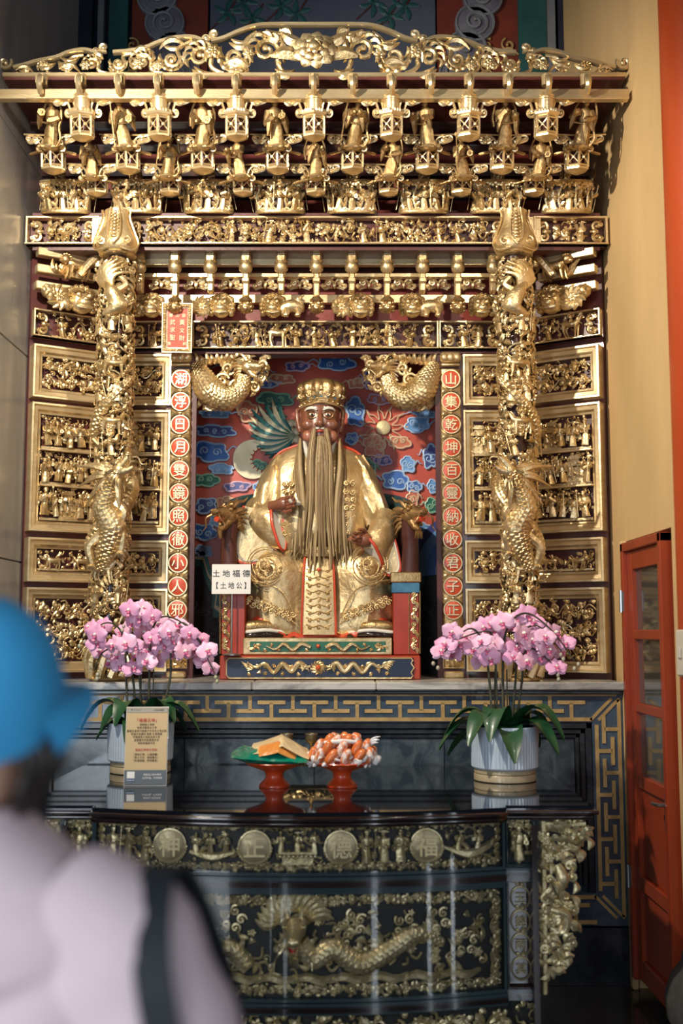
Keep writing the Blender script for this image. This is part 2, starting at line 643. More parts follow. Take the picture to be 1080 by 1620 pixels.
def foliage(mb, x0, x1, z0, z1, y, seed, dens=900, ln=0.032, depth=0.02):
    """dense random twigs and leaves (openwork filler); dens = pieces per square metre"""
    rg = random.Random(seed)
    n = int((x1 - x0) * (z1 - z0) * dens)
    for k in range(n):
        x, z = rg.uniform(x0, x1), rg.uniform(z0, z1)
        a = rg.uniform(0, 2 * PI)
        L = ln * rg.uniform(.6, 1.3)
        yy = y - rg.uniform(0, depth)
        ex = min(max(x + L * cos(a), x0), x1)
        ez = min(max(z + L * sin(a), z0), z1)
        q = rg.random()
        if q < .45:
            mb.leaf((x, yy, z), (ex, yy - .004, ez), ln * .42, rg.uniform(-.35, .35), ln * .15)
        elif q < .8:
            mx, mz = (x + ex) / 2 - (ez - z) * .35, (z + ez) / 2 + (ex - x) * .35
            mb.tube(bez([(x, yy, z), (mx, yy - .006, mz), (ex, yy, ez)], 3), ln * .11, 4)
        elif q < .92:
            mb.flower((x, yy, z), ln * .32, 5)
        else:
            mb.spiral((x, yy, z), ln * .4, a, 1.1, rg.choice((-1, 1)), ln * .1, n=4)
    return mb


def pavilion(mb, c, w, h):
    """little temple building in relief"""
    x, y, z = c
    mb.box((x, y, z + h * .04), (w, .02, h * .08))
    for k in range(4):
        mb.box((x - w * .4 + w * .8 * k / 3, y, z + h * .34), (w * .07, .014, h * .55))
    mb.box((x, y + .006, z + h * .34), (w * .8, .004, h * .5))
    for q, (ww, zz) in enumerate(((1.1, .62), (.7, .86))):
        W2 = w * ww / 2
        hh = h * .14
        mb.prism([(x - W2, z + h * zz + hh * .35), (x - W2 * .8, z + h * zz), (x + W2 * .8, z + h * zz), (x + W2, z + h * zz + hh * .35), (x + W2 * .55, z + h * zz + hh), (x - W2 * .55, z + h * zz + hh)], y - .016, y + .01)
    mb.box((x, y, z + h * .8), (w * .45, .016, h * .12))
    return mb


def carve(mb, x0, x1, z0, z1, y, seed, kind='floral', depth=0.03):
    """fill a framed panel with openwork carving"""
    rg = random.Random(seed)
    w, h = x1 - x0, z1 - z0
    if kind == 'floral':
        rows = max(1, int(round(h / .09)))
        for r in range(rows):
            vine(mb, x0, x1, z0 + h * r / rows, z0 + h * (r + 1) / rows, y - .006, seed * 7 + r, step=.06, t=.0045, leafw=.02)
        foliage(mb, x0, x1, z0, z1, y, seed + 1, 1500, .034, depth)
    elif kind == 'figures':
        mb.box(((x0 + x1) / 2, y - .004, z0 + .006), (w, .03, .012))
        foliage(mb, x0, x1, z0 + h * .2, z1, y + .006, seed + 1, 2600, .028, depth * .5)
        n = max(2, int(round(w / (h * .36))))
        for k in range(n):
            if rg.random() < .22 and w > .15:
                pavilion(mb, (x0 + w * (k + .5) / n, y, z0 + .01), h * .6, h * .85)
            else:
                figurine(mb, (x0 + w * (k + .5) / n + rg.uniform(-.01, .01), y - .022, z0 + .008 + rg.uniform(0, h * .1)), h * rg.uniform(.66, .82), seed * 11 + k, rg.uniform(-.7, .7), rg.uniform(-.14, .14), detail=0, staff=rg.random() < .5)
        for k in range(n - 1):
            figurine(mb, (x0 + w * (k + 1) / n, y - .002, z0 + h * .3), h * .55, seed * 13 + k, rg.uniform(-.7, .7), rg.uniform(-.2, .2), detail=0)
    elif kind == 'animals':
        foliage(mb, x0, x1, z0, z1, y + .004, seed + 1, 2000, .03, depth * .6)
        mb.box(((x0 + x1) / 2, y - .004, z0 + .005), (w, .03, .01))
        n = max(1, int(round(w / (h * 1.25))))
        for k in range(n):
            beast(mb, (x0 + w * (k + .5) / n, y - .022, z0 + .008), h * .85, 1 if (k + seed) % 2 else -1, seed + k)
    elif kind == 'mixed':
        mb.box(((x0 + x1) / 2, y - .004, z0 + .004), (w, .024, .008))
        n = max(2, int(round(w / (h * .75))))
        for k in range(n):
            xa, xb = x0 + w * k / n, x0 + w * (k + 1) / n
            q = rg.random()
            xm = (xa + xb) / 2
            if q < .5:
                figurine(mb, (xm, y - .018, z0 + .004), h * rg.uniform(.78, .92), seed * 5 + k, rg.uniform(-.8, .8), rg.uniform(-.2, .2), detail=0, staff=rg.random() < .4)
                foliage(mb, xa, xb, z0, z1, y, seed * 3 + k, 1700, .034, depth * .6)
            elif q < .62:
                beast(mb, (xm, y - .018, z0 + .004), h * .9, rg.choice((-1, 1)), seed + k, horse=True, rider=True)
                foliage(mb, xa, xb, z0 + h * .4, z1, y, seed * 3 + k, 2200, .03, depth * .6)
            else:
                vine(mb, xa, xb, z0, z1, y - .006, seed * 13 + k, .055, .005, .02)
                foliage(mb, xa, xb, z0, z1, y, seed * 3 + k, 1300, .034, depth * .6)
    return mb


def ruyi_end(mb, x, z, w, h, y, sgn=1):
    """pierced scroll ornament that closes the end of a frieze"""
    for sz in (-1, 1):
        mb.spiral((x - sgn * w * .05, y, z + sz * h * .24), h * .22, a0=-sz * PI / 2, turns=1.1, sgn=sz * sgn, t=h * .06, n=5, tail=(x + sgn * w * .45, y, z))
        mb.spiral((x - sgn * w * .32, y, z + sz * h * .3), h * .12, a0=sz * PI / 2, turns=.9, sgn=-sz * sgn, t=h * .05, n=5)
    mb.blob((x + sgn * w * .1, y - .004, z), (h * .12, .008, h * .12), None, 6, 4)
    return mb


def moulding(mb, x0, x1, z0, z1, w, y, d=0.03, steps=((0, 0), (0, 1), (.18, 1), (.3, .72), (.62, .6), (.8, .25), (1, .15), (1, -.3))):
    """picture-frame moulding round a rectangle (outer edge x0..x1, z0..z1), width w, rising d in front of y"""
    rings = []
    for u, hgt in steps:
        o = u * w
        rings.append([(x0 + o, y - d * hgt, z0 + o), (x1 - o, y - d * hgt, z0 + o), (x1 - o, y - d * hgt, z1 - o), (x0 + o, y - d * hgt, z1 - o)])
    n = len(rings)
    V = np.array(rings, float).reshape(-1, 3)
    f = []
    for i in range(n - 1):
        for j in range(4):
            j2 = (j + 1) % 4
            f.append((i * 4 + j, i * 4 + j2, (i + 1) * 4 + j2, (i + 1) * 4 + j))
    return mb.add(V, f)


def dragon_head(mb, c, s, rz=0.0, ry=0.0, mouth=0.35):
    """dragon head looking along local +X, tilted in the XZ plane by ry, turned by rz"""
    c = np.array(c, float)
    Rm = rotm(0, 0, rz) @ rotm(0, ry, 0)
    T = lambda *p: c + s * (Rm @ np.array(p, float))
    mb.blob(T(-.1, 0, .05), (.34 * s, .27 * s, .28 * s), Rm, 10, 8)
    mb.tube([T(.0, 0, .12), T(.28, 0, .12), T(.5, 0, .14), T(.62, 0, .17)], np.array((.25, .19, .15, .12)) * s, 8, flat=None)
    mb.blob(T(.62, 0, .2), (.12 * s, .16 * s, .11 * s), Rm, 8, 6)                         # nose
    mb.tube([T(-.02, 0, -.08), T(.25, 0, -.14 - mouth * .3), T(.48, 0, -.16 - mouth * .4)], np.array((.18, .12, .07)) * s, 8)   # jaw
    mb.tube([T(.1, 0, -.02), T(.35, 0, -.06 - mouth * .12), T(.52, 0, -.02 - mouth * .12)], np.array((.07, .06, .02)) * s, 6)   # tongue
    for sy in (-1, 1):
        mb.blob(T(.08, sy * .2, .24), .085 * s, None, 8, 6)
        mb.blob(T(.14, sy * .23, .25), .04 * s, None, 6, 4)
        mb.tube([T(-.02, sy * .2, .33), T(.1, sy * .22, .37), T(.2, sy * .2, .33)], .045 * s, 5)     # brow
        mb.blob(T(.68, sy * .08, .24), .05 * s, None, 6, 4)
        mb.tube(bez([T(-.1, sy * .14, .28), T(-.35, sy * .2, .48), T(-.6, sy * .2, .5), T(-.8, sy * .22, .62)], 4), np.array((.07, .055, .045, .015)) * s, 6)   # horn
        mb.tube(bez([T(.6, sy * .14, .12), T(.75, sy * .3, .0), T(.65, sy * .4, -.25), T(.8, sy * .42, -.4)], 4), np.array((.035, .03, .025, .01)) * s, 5)       # whisker
        mb.leaf(T(-.12, sy * .25, .12), T(-.42, sy * .45, .22), .16 * s)
        for k in range(4):
            mb.tube([T(.3 + .08 * k, sy * .13, .0), T(.31 + .08 * k, sy * .13, -.1)], np.array((.025, .006)) * s, 4)
        for k in range(6):                                                              # mane
            a = k / 5
            p0 = T(-.2 - .06 * a, sy * (.2 - .05 * a), .2 - .5 * a)
            p1 = T(-.62 - .1 * sin(a * 5), sy * (.3 - .1 * a), .22 - .85 * a)
            mb.tube(bez([p0, (p0 + p1) / 2 + s * np.array((0, sy * .05, .05)), p1], 3), np.array((.08, .06, .012)) * s, 5)
    for k in range(5):
        mb.tube([T(.42 + .02 * k, -.08 + .04 * k, -.2 - mouth * .4), T(.4 + .03 * k, -.1 + .05 * k, -.45 - mouth * .4)], np.array((.03, .006)) * s, 4)
    return mb


def scaly_tube(mb, pts, radii, n=12, scale=0.02, amp=0.16):
    """body covered with overlapping raised scales laid in staggered rows"""
    P = np.array(pts, float)
    seg = np.linalg.norm(np.diff(P, axis=0), axis=1)
    L = np.concatenate([[0], np.cumsum(seg)])
    m = max(8, int(L[-1] / (scale * .22)))
    q = np.linspace(0, L[-1], m)
    P2 = np.stack([np.interp(q, L, P[:, k]) for k in range(3)], 1)
    R = np.interp(q / L[-1], np.linspace(0, 1, len(radii)), radii)
    T = np.gradient(P2, axis=0)
    T /= np.maximum(np.linalg.norm(T, axis=1, keepdims=True), 1e-9)
    ref = np.array((0, 1., 0)) if abs(T[0][1]) < .9 else np.array((1., 0, 0))
    u = np.cross(T[0], ref)
    u /= np.linalg.norm(u)
    C = max(6, int(round(2 * PI * max(radii) / scale / 2)) * 2)
    N = C * 3
    j = np.arange(N)
    col, fx = j // 3, (j % 3) / 3 + 1 / 6
    across = 1 - (2 * fx - 1) ** 2 * .8
    ca, sa = np.cos(2 * PI * j / N)[:, None], np.sin(2 * PI * j / N)[:, None]
    V = []
    for i in range(m):
        u = u - T[i] * np.dot(u, T[i])
        u /= np.linalg.norm(u)
        w = np.cross(T[i], u)
        ph = (q[i] / scale + .5 * (col % 2)) % 1
        rr = (R[i] + scale * amp * 1.6 * ph * across)[:, None]
        V.append(P2[i] + rr * (ca * u + sa * w))
    f = []
    for i in range(m - 1):
        for k in range(N):
            k2 = (k + 1) % N
            f.append((i * N + k, i * N + k2, (i + 1) * N + k2, (i + 1) * N + k))
    f.append(tuple(range(N))[::-1])
    f.append(tuple((m - 1) * N + k for k in range(N)))
    return mb.add(np.concatenate(V), f)

# ------------------------------------------------------------------ setting
mat('floor_stone', (0.030, 0.028, 0.028), (0.05, 0.045, 0.042), 0.07, 0, 3)
mat('marble_grey', (0.30, 0.31, 0.32), (0.52, 0.50, 0.47), 0.3, 0, 1.6, dist=2.5, detail=8, contrast=(0.3, 0.75), stretch=(1, 1, .5))
mat('marble_blue', (0.035, 0.055, 0.085), (0.10, 0.14, 0.18), 0.16, 0, 3.5, dist=2.0, detail=9, contrast=(0.4, 0.85))
mat('marble_slab', (0.035, 0.052, 0.07), (0.14, 0.17, 0.195), 0.14, 0, 4.5, dist=3.0, detail=10, contrast=(0.42, 0.8))
mat('marble_ledge', (0.52, 0.50, 0.46), (0.20, 0.19, 0.19), 0.25, 0, 2.2, dist=2.0, detail=8, contrast=(0.4, 0.62), stretch=(1,1,3))
mat('marble_black', (0.012, 0.014, 0.018), (0.03, 0.035, 0.045), 0.2, 0, 6, dist=2)
mat('fret_gold', (0.50, 0.33, 0.13), (0.34, 0.21, 0.08), 0.5, 0.25, 14, 0.2, 80, contrast=(0.4, 0.7))
mat('paint_navy', (0.011, 0.015, 0.033), (0.019, 0.025, 0.050), 0.5, 0, 4)
mat('paint_slate', (0.055, 0.066, 0.105), (0.083, 0.094, 0.132), 0.55, 0, 2.2, detail=8)
mat('paint_teal', (0.011, 0.066, 0.066), (0.022, 0.094, 0.094), 0.5, 0, 5)
mat('paint_pale', (0.198, 0.209, 0.231), (0.143, 0.154, 0.182), 0.55, 0, 8)
mat('paint_rust', (0.187, 0.033, 0.017), (0.138, 0.025, 0.014), 0.5, 0, 8)
mat('paint_lilac', (0.165, 0.154, 0.198), (0.121, 0.110, 0.149), 0.55, 0, 8)
mat('ceil_dark', (0.03, 0.025, 0.025), None, 0.8)
mat('plaster', (0.30, 0.27, 0.23), (0.25, 0.22, 0.19), 0.9, 0, 3)
mat('stone_base', (0.07, 0.066, 0.06), (0.11, 0.10, 0.09), 0.7, 0, 12, 0.3, 60)
mat('door_glass', (0.05, 0.05, 0.045), (0.09, 0.085, 0.07), 0.10, 0, 3, coat=0.5, stretch=(1, 1, 0.4))
mat('steel', (0.35, 0.35, 0.35), None, 0.3, 0.9)
mat('plastic_white', (0.62, 0.56, 0.46), None, 0.4)

DP = 5.16            # front face of the marble plinth
DB = 5.59            # plane of the flat screens and the inner frame
XW = 1.43            # side walls
ZL = W(500, 1079, DP - .03)[1]    # top of the ledge

fl = thing('floor', 'dark polished stone paving of the temple hall', None, kind='structure')
m = MB()
m.box((0, 1.0, -.06), (12, 13, .1))
m.build('floor_bed', 'ceil_dark', fl, None)
tile = MB().box((0, 0, -.01), (.594, .594, .02), bev=.003).mesh('floor_tile', 'floor_stone')
for i in range(-5, 7):
    for j in range(0, 12):
        link('floor_tile', tile, fl, (i * .6, -.5 + j * .6, 0))
struct(MB().box((0, 1.0, 5.75), (12, 13, .1)).build('ceiling', 'ceil_dark', None, None), 'dark timber ceiling above the shrine')

# left pier clad with grey marble slabs
wl = thing('wall_left', 'grey veined marble cladding left of the shrine', None, kind='structure')
MB().box((-XW - .42, 5.55, 2.8), (.78, 2.04, 5.6)).build('wall_core', 'plaster', wl, None)
zs = [0, 1.0, 1.92, 2.95, 3.95, 5.6]
for k in range(5):
    MB().box((-XW - .025, 5.54, (zs[k] + zs[k + 1]) / 2), (.02, 2.08, zs[k + 1] - zs[k] - .006), bev=.003).build('marble_slab', 'marble_grey', wl, None)
    MB().box((-XW - .42, 4.51, (zs[k] + zs[k + 1]) / 2), (.78, .02, zs[k + 1] - zs[k] - .006), bev=.003).build('marble_slab', 'marble_grey', wl, None)
# right wall with the door
wr = thing('wall_right', 'ochre plastered side wall right of the shrine', None, kind='structure')
m = MB()
m.box((XW + .12, 5.90, 2.8), (.2, 1.52, 5.6))
m.box((XW + .12, 4.785, 3.8), (.2, .71, 3.6))
m.box((XW + .12, 4.1, 2.8), (.2, .66, 5.6))
m.box((XW + .17, 4.785, 1.0), (.1, .71, 2.0))
m.build('plaster_face', 'beige_wall', wr, None)
struct(wl), struct(wr)

# painted wall high above the shrine
DU = 6.3
wb = thing('wall_back', 'dark painted wall with cloud borders high above the crest', None, kind='structure')
MB().box((0, DU + .1, 2.9), (2.96, .16, 5.6)).build('wall_core', 'paint_navy', wb, None)


def px_board(x0, y0, x1, y1, D, th, name, mt, parent, bev=0.0):
    a, b = W(x0, y1, D), W(x1, y0, D)
    return MB().box(((a[0] + b[0]) / 2, D + th / 2, (a[1] + b[1]) / 2), (b[0] - a[0], th, b[1] - a[1]), bev=bev).build(name, mt, parent, None)


for (x0, x1, mt, off) in ((330, 690, 'paint_slate', .0), (205, 330, 'paint_rust', .0), (690, 822, 'paint_rust', .0), (168, 204, 'paint_teal', -.03), (823, 862, 'paint_teal', -.03),
                          (150, 166, 'paint_pale', -.02), (864, 880, 'paint_pale', -.02), (95, 148, 'paint_navy', -.02), (882, 940, 'paint_navy', -.02), (40, 93, 'maroon', -.03), (942, 985, 'maroon', -.03)):
    px_board(x0, -60, x1, 210, DU + off - .03, .05, 'painted_board', mt, wb)
m = MB()
for sx in (-1, 1):
    for row, z in enumerate((4.78, 4.92, 5.06)):
        for k in range(3):
            x = sx * (.86 + .13 * k)
            m.spiral((x, DU - .045, z), .045, k, 1.2, sx, .007, n=5)
            m.tube(bez([(x - .06, DU - .045, z - .05), (x, DU - .05, z - .02), (x + .06, DU - .045, z - .06)], 4), .006, 5)
m.build('painted_scrollwork', 'fret_gold', wb, 60)
for sx in (-1, 1):                                     # scalloped cloud borders
    xc = W(300, 30, DU)[0] if sx < 0 else W(712, 30, DU)[0]
    m, m2 = MB(), MB()
    for k in range(6):
        z = 4.55 + .16 * k
        xx = xc + sx * (-.06 + .05 * k)
        m.lathe([(.12, 0), (.12, .03), (.10, .045)], 18, (xx, DU - .02, z), rot=rotm(PI / 2))
        m2.spiral((xx, DU - .075, z), .08, 1.2 * k, 1.5, sx, .010, n=5)
        m2.tube([(xx + .112 * cos(a), DU - .068, z + .112 * sin(a)) for a in np.linspace(0, 2 * PI, 20)[:-1]], .009, 5, closed=True)
    m.build('cloud_border', 'paint_lilac', wb, 50)
    m2.build('cloud_swirls', 'paint_pale', wb, 60)
m, m2 = MB(), MB()
for k, (x, y) in enumerate(((360, 20), (385, 5), (400, 30), (445, 10), (470, 22), (640, 10), (615, 25), (590, 5))):
    a = W(x, y, DU - .04)
    m.tube(bez([(a[0] - .1, DU - .035, a[1] - .1), (a[0], DU - .037, a[1]), (a[0] + .06, DU - .035, a[1] + .1)], 4), .006, 5)
    for q in range(5):
        an = q * 1.3 + k
        m2.leaf((a[0], DU - .036, a[1]), (a[0] + .09 * cos(an), DU - .04, a[1] + .09 * sin(an)), .03, .1)
m.build('painted_branch', 'maroon', wb, 60)
m2.build('painted_leaves', 'paint_teal', wb, 60)

# marble plinth with key-fret border
pl = thing('altar_plinth', 'blue-grey marble altar plinth with gold key-fret border behind the table', 'altar', (0, 0, 0))
zb0, zb1 = W(500, 1143, DP)[1], W(500, 1093, DP)[1]
zt_ = W(500, 1465, DP)[1]
hb = zb1 - zb0
MB().box((0, DP + .55, ZL / 2 - .02), (2 * XW - .02, 1.0, ZL - .05)).build('plinth_core', 'marble_blue', pl, None)
for k in range(5):
    w = (2 * XW - .01) / 5
    MB().box((-XW + .005 + w * (k + .5), DP + .52, ZL - .019), (w - .002, 1.12, .038), bev=.006).build('ledge_slab', 'marble_ledge', pl, 30)
MB().box((0, DP + .0, ZL - .047), (2 * XW - .02, .06, .018), bev=.004).build('ledge_moulding', 'marble_black', pl, None)
# frame band faces
m = MB()
m.box((0, DP + .02, (zb0 + zb1) / 2), (2 * XW - .02, .04, hb))
for sx in (-1, 1):
    m.box((sx * (XW - .01 - hb / 2), DP + .021, (zb0 + zt_) / 2), (hb, .04, zb0 - zt_))
m.box((0, DP + .022, zt_ + hb / 2), (2 * XW - .02, .04, hb))
m.build('border_band', 'marble_blue', pl, None)
m = MB()
for k, (d, w) in enumerate(((.004, .030), (.014, .024), (.026, .02))):
    o = hb + sum((.030, .024, .02)[:k])
    xa = XW - .01 - o
    m.box((0, DP + d + .02, zb1 - o - w / 2), (2 * xa, .04, w), bev=.004)
    for sx in (-1, 1):
        m.box((sx * (xa - w / 2), DP + d + .02, (zb1 + zt_) / 2), (w, .04, zb1 - zt_ - 2 * o), bev=.004)
m.build('panel_moulding', 'marble_black', pl, None)
o = hb + .074
for k in range(4):
    w = (2 * (XW - .01 - o)) / 4
    MB().box((-(XW - .01 - o) + w * (k + .5), DP + .06, (zb1 - o + zt_ + o) / 2), (w - .003, .05, zb1 - zt_ - 2 * o), bev=.003).build('panel_slab', 'marble_slab', pl, None)
MB().box((0, DP + .06, zt_ / 2 - .005), (2 * XW - .02, .1, zt_ - .012)).build('plinth_foot', 'marble_black', pl, None)
# gold key fret: border lines and T-shaped keys
T_ = .017
P_ = .0985
m = MB()
for z in (zb1 - T_ / 2 - .006, zb0 + T_ / 2 + .006):
    inset = hb if z < (zb0 + zb1) / 2 else .03
    m.box((0, DP - .001, z), (2 * (XW - .01 - inset), .006, T_))
for sx in (-1, 1):
    for q, x in enumerate((XW - .01 - .02, XW - .01 - hb + .02)):
        m.box((sx * x, DP - .001, (zb1 + zt_) / 2), (T_, .006, zb1 - zt_ - 2 * ((.03, hb)[q]) - .02))
    L_ = math.hypot(hb - .03, hb - .03)
    for zz, sg in ((zb1, 1), (zt_, -1)):
        for off in (-.018, .018):
            m.box((sx * (XW - .01 - hb / 2 - .012 + off), DP - .001, zz - sg * (hb / 2 + .012 + off * -.0) + 0), (L_ * .86, .006, T_ * .8), rotm(0, -sx * sg * PI / 4, 0))
for z in (zt_ + T_, zt_ + hb - T_):
    m.box((0, DP - .001, z), (2 * (XW - .01 - hb), .006, T_))
m.build('fret_border', 'fret_gold', pl, None)
kz = hb - 2 * (T_ + .006)
key = MB()
key.box((0, 0, kz * .5 - kz * .30), (.128, .007, T_))
key.box((0, 0, -kz * .15 - .002), (T_, .007, kz * .7))
key = key.mesh('fret_key', 'fret_gold')
for k in range(-12, 13):
    o = link('fret_key', key, pl, (k * P_, DP - .001, (zb0 + zb1) / 2))
    if k % 2:
        o.rotation_euler = (0, PI, 0)
    if abs(k) > 7:
        o = link('fret_key', key, pl, (k * P_, DP - .001, zt_ + hb / 2))
        if k % 2:
            o.rotation_euler = (0, PI, 0)
nv = int((zb0 - zt_ - hb) / P_)
for sx in (-1, 1):
    for k in range(nv + 1):
        link('fret_key', key, pl, (sx * (XW - .01 - hb / 2), DP - .001, zb0 - .03 - P_ * k), (0, PI / 2 if k % 2 else -PI / 2, 0))

# door in the right wall
dr = thing('door_1', 'narrow orange wooden door with three dark glass panes in the right wall', 'door', (XW + .015, 0, 0), kind='structure')
y0, y1, zt, zb = 4.46, 5.10, 1.985, .06
m = MB()
for y in (y0 + .02, y1 - .02):
    m.box((.0, y, (zt + zb) / 2), (.07, .04, zt - zb), bev=.004)
m.box((0, (y0 + y1) / 2, zt - .02), (.07, y1 - y0, .04), bev=.004)
m.build('door_frame', 'orange_paint', dr, None)
ya, yb = y0 + .045, y1 - .045
zr = [1.945, 1.86, 1.59, 1.548, 1.268, 1.228, .955, .90, .52, .46, .16, .07]
m = MB()
for y in (ya + .035, yb - .035):
    m.box((.005, y, (zr[0] + zr[-1]) / 2), (.04, .07, zr[0] - zr[-1]), bev=.003)
for a, b in ((0, 1), (2, 3), (4, 5), (6, 7), (8, 9), (10, 11)):
    m.box((.005, (ya + yb) / 2, (zr[a] + zr[b]) / 2), (.036, yb - ya - .1, zr[a] - zr[b]), bev=.003)
m.build('door_rails', 'orange_paint', dr, None)
for a, b in ((1, 2), (3, 4), (5, 6)):
    MB().box((.012, (ya + yb) / 2, (zr[a] + zr[b]) / 2), (.008, yb - ya - .13, zr[a] - zr[b] + .004)).build('pane', 'door_glass', dr, None)
for a, b in ((7, 8), (9, 10)):
    MB().box((.012, (ya + yb) / 2, (zr[a] + zr[b]) / 2), (.014, yb - ya - .13, zr[a] - zr[b] + .004), bev=.006).build('door_panel', 'orange_paint', dr, None)
m = MB()
m.box((-.02, ya + .03, .86), (.006, .028, .16), bev=.002)
m.tube([(-.02, ya + .03, .89), (-.05, ya + .03, .89), (-.055, ya + .06, .888), (-.05, ya + .12, .885)], .008, 6)
m.build('door_handle', 'steel', dr, 40)
for z in (1.72, .5):
    m = MB()
    m.lathe([(.009, -.05), (.009, .05)], 8, (-.04, y1 - .02, z))
    m.box((-.034, y1 - .02, z), (.004, .04, .09))
    m.build('hinge', 'steel', dr, 40)
MB().box((XW - .012, 5.135, 1.0), (.03, .05, 2.0), bev=.006).build('door_casing', 'beige_wall', dr, None, loc=(-XW, 0, 0))

# red round column standing against the wall
rc = thing('round_column', 'tall red lacquered round column on a carved stone base at right edge', 'column', (1.585, 4.12, 0))
MB().lathe([(.205, .42), (.205, 5.7)], 40).build('shaft', 'column_red', rc, 60)
MB().lathe([(.30, 0), (.30, .09), (.27, .11), (.265, .15), (.29, .2), (.295, .27), (.27, .34), (.235, .385), (.228, .42)], 32).build('stone_base', 'stone_base', rc, 40)
MB().lathe([(.236, .325), (.246, .34), (.236, .355)], 32).build('base_band', 'stone_base', rc, 40)
sw = thing('light_switch', 'ivory light switch plate on the red column', 'switch', (1.375, 4.085, W(1067, 1033, 4.1)[1]))
sw.rotation_euler = (0, 0, rad(-80))
MB().box((0, 0, 0), (.07, .02, .17), bev=.006).build('plate', 'plastic_white', sw, None)
MB().box((0, -.013, 0), (.022, .01, .04), bev=.003).build('rocker', 'plastic_white', sw, None)

# ------------------------------------------------------------------ carved screens either side of the deity
ZP = [[W(500, y, DB)[1] for y in p] for p in ((643, 563), (846, 651), (923, 856), (1062, 932))]
ZF = (W(500, 551, DB)[1], W(500, 509, DB)[1])
ZTOP = W(500, 385, 5.45)[1]


def panel(parent, x0, x1, z0, z1, kind, seed, cells=1, fw=.052):
    fr = moulding(MB(), x0, x1, z0, z1, fw, .004, .04, ((0, -.8), (0, 1), (.18, 1), (.3, .72), (.62, .6), (.8, .25), (1, .15), (1, -.8))).build('panel_frame', 'gold_flat', parent, 30)
    a, b, c, d = x0 + fw, x1 - fw, z0 + fw, z1 - fw
    m = MB()
    hh = (d - c) / cells
    for k in range(cells):
        carve(m, a + .004, b - .004, c + hh * k + .004, c + hh * (k + 1) - .008, .004, seed + k * 17, kind, .03)
    m.build('carving', 'gold', fr, 50)
    for k in range(1, cells):
        MB().box(((a + b) / 2, -.01, c + hh * k), (b - a, .03, .012), bev=.003).build('divider', 'gold_flat', fr, None)


def frieze(parent, x0, x1, z0, z1, seed, ends=True, kind='mixed', rail=.009, name='frieze', y=0.0):
    """long gilded frieze: backing, rails, pierced carving"""
    MB().box(((x0 + x1) / 2, y + .045, (z0 + z1) / 2), (x1 - x0, .02, z1 - z0)).build(name + '_board', 'maroon', parent, None)
    m = MB()
    for z in (z0 + rail / 2, z1 - rail / 2):
        m.box(((x0 + x1) / 2, y, z), (x1 - x0, .045, rail), bev=.002)
    m.box(((x0 + x1) / 2, y - .008, z0 + rail * .3), (x1 - x0, .05, rail * .6), bev=.002)
    for x in (x0 + rail / 2, x1 - rail / 2):
        m.box((x, y, (z0 + z1) / 2), (rail, .044, z1 - z0), bev=.002)
    m.build(name + '_rails', 'gold_flat', parent, None)
    h = z1 - z0 - 2 * rail
    zc = (z0 + z1) / 2
    m = MB()
    a, b = x0 + rail, x1 - rail
    if ends:
        ruyi_end(m, a + h * .34, zc, h * .6, h, y, 1)
        ruyi_end(m, b - h * .34, zc, h * .6, h, y, -1)
        a, b = a + h * .72, b - h * .72
    carve(m, a, b, z0 + rail, z1 - rail, y + .012, seed, kind, .028)
    m.build(name + '_carving', 'gold', parent, 50)


def screen(name, label, loc, rz, L, seed, kinds, fx0, fx1, full=True):
    t = thing(name, label, 'carved screen', loc, rz)
    MB().box((L / 2, .06, (ZL + ZTOP) / 2), (L - .02, .05, ZTOP - ZL)).build('backing_board', 'maroon', t, None)
    for k, (z0, z1) in enumerate(ZP):
        panel(t, fx0, fx1, z0, z1, kinds[k], seed + k, cells=3 if k == 1 else 1)
    if full:
        frieze(t, fx0 - .005, fx1 + .012, ZF[0], ZF[1], seed + 9, True, 'mixed', .009, 'frieze', -.012)
    return t


WA = math.atan2(.23, .375)
WL = math.hypot(.23, .375)
XF = .735
sc_l = screen('carved_screen', 'angled gilded screen of carved panels beside the left marble wall', (-1.42, 5.36, 0), WA, WL, 100, ('floral', 'figures', 'animals', 'floral'), .014, WL - .02)
sc_r = screen('carved_screen', 'angled gilded screen of carved panels beside the ochre right wall', (1.045, 5.59, 0), -WA, WL, 140, ('floral', 'figures', 'animals', 'floral'), .02, WL - .014)
sf_l = screen('carved_screen', 'flat gilded screen behind the left dragon column', (-1.045, DB, 0), 0, 1.045 - XF, 180, ('floral', 'figures', 'floral', 'floral'), .02, 1.045 - XF - .012, False)
sf_r = screen('carved_screen', 'flat gilded screen behind the right dragon column', (XF, DB, 0), 0, 1.045 - XF, 220, ('floral', 'figures', 'floral', 'floral'), .012, 1.045 - XF - .02, False)
sc_l['label'] = 'angled gilded screen of carved panels between left dragon column and grey marble wall'
sc_r['label'] = 'angled gilded screen of carved panels between right dragon column and ochre wall'

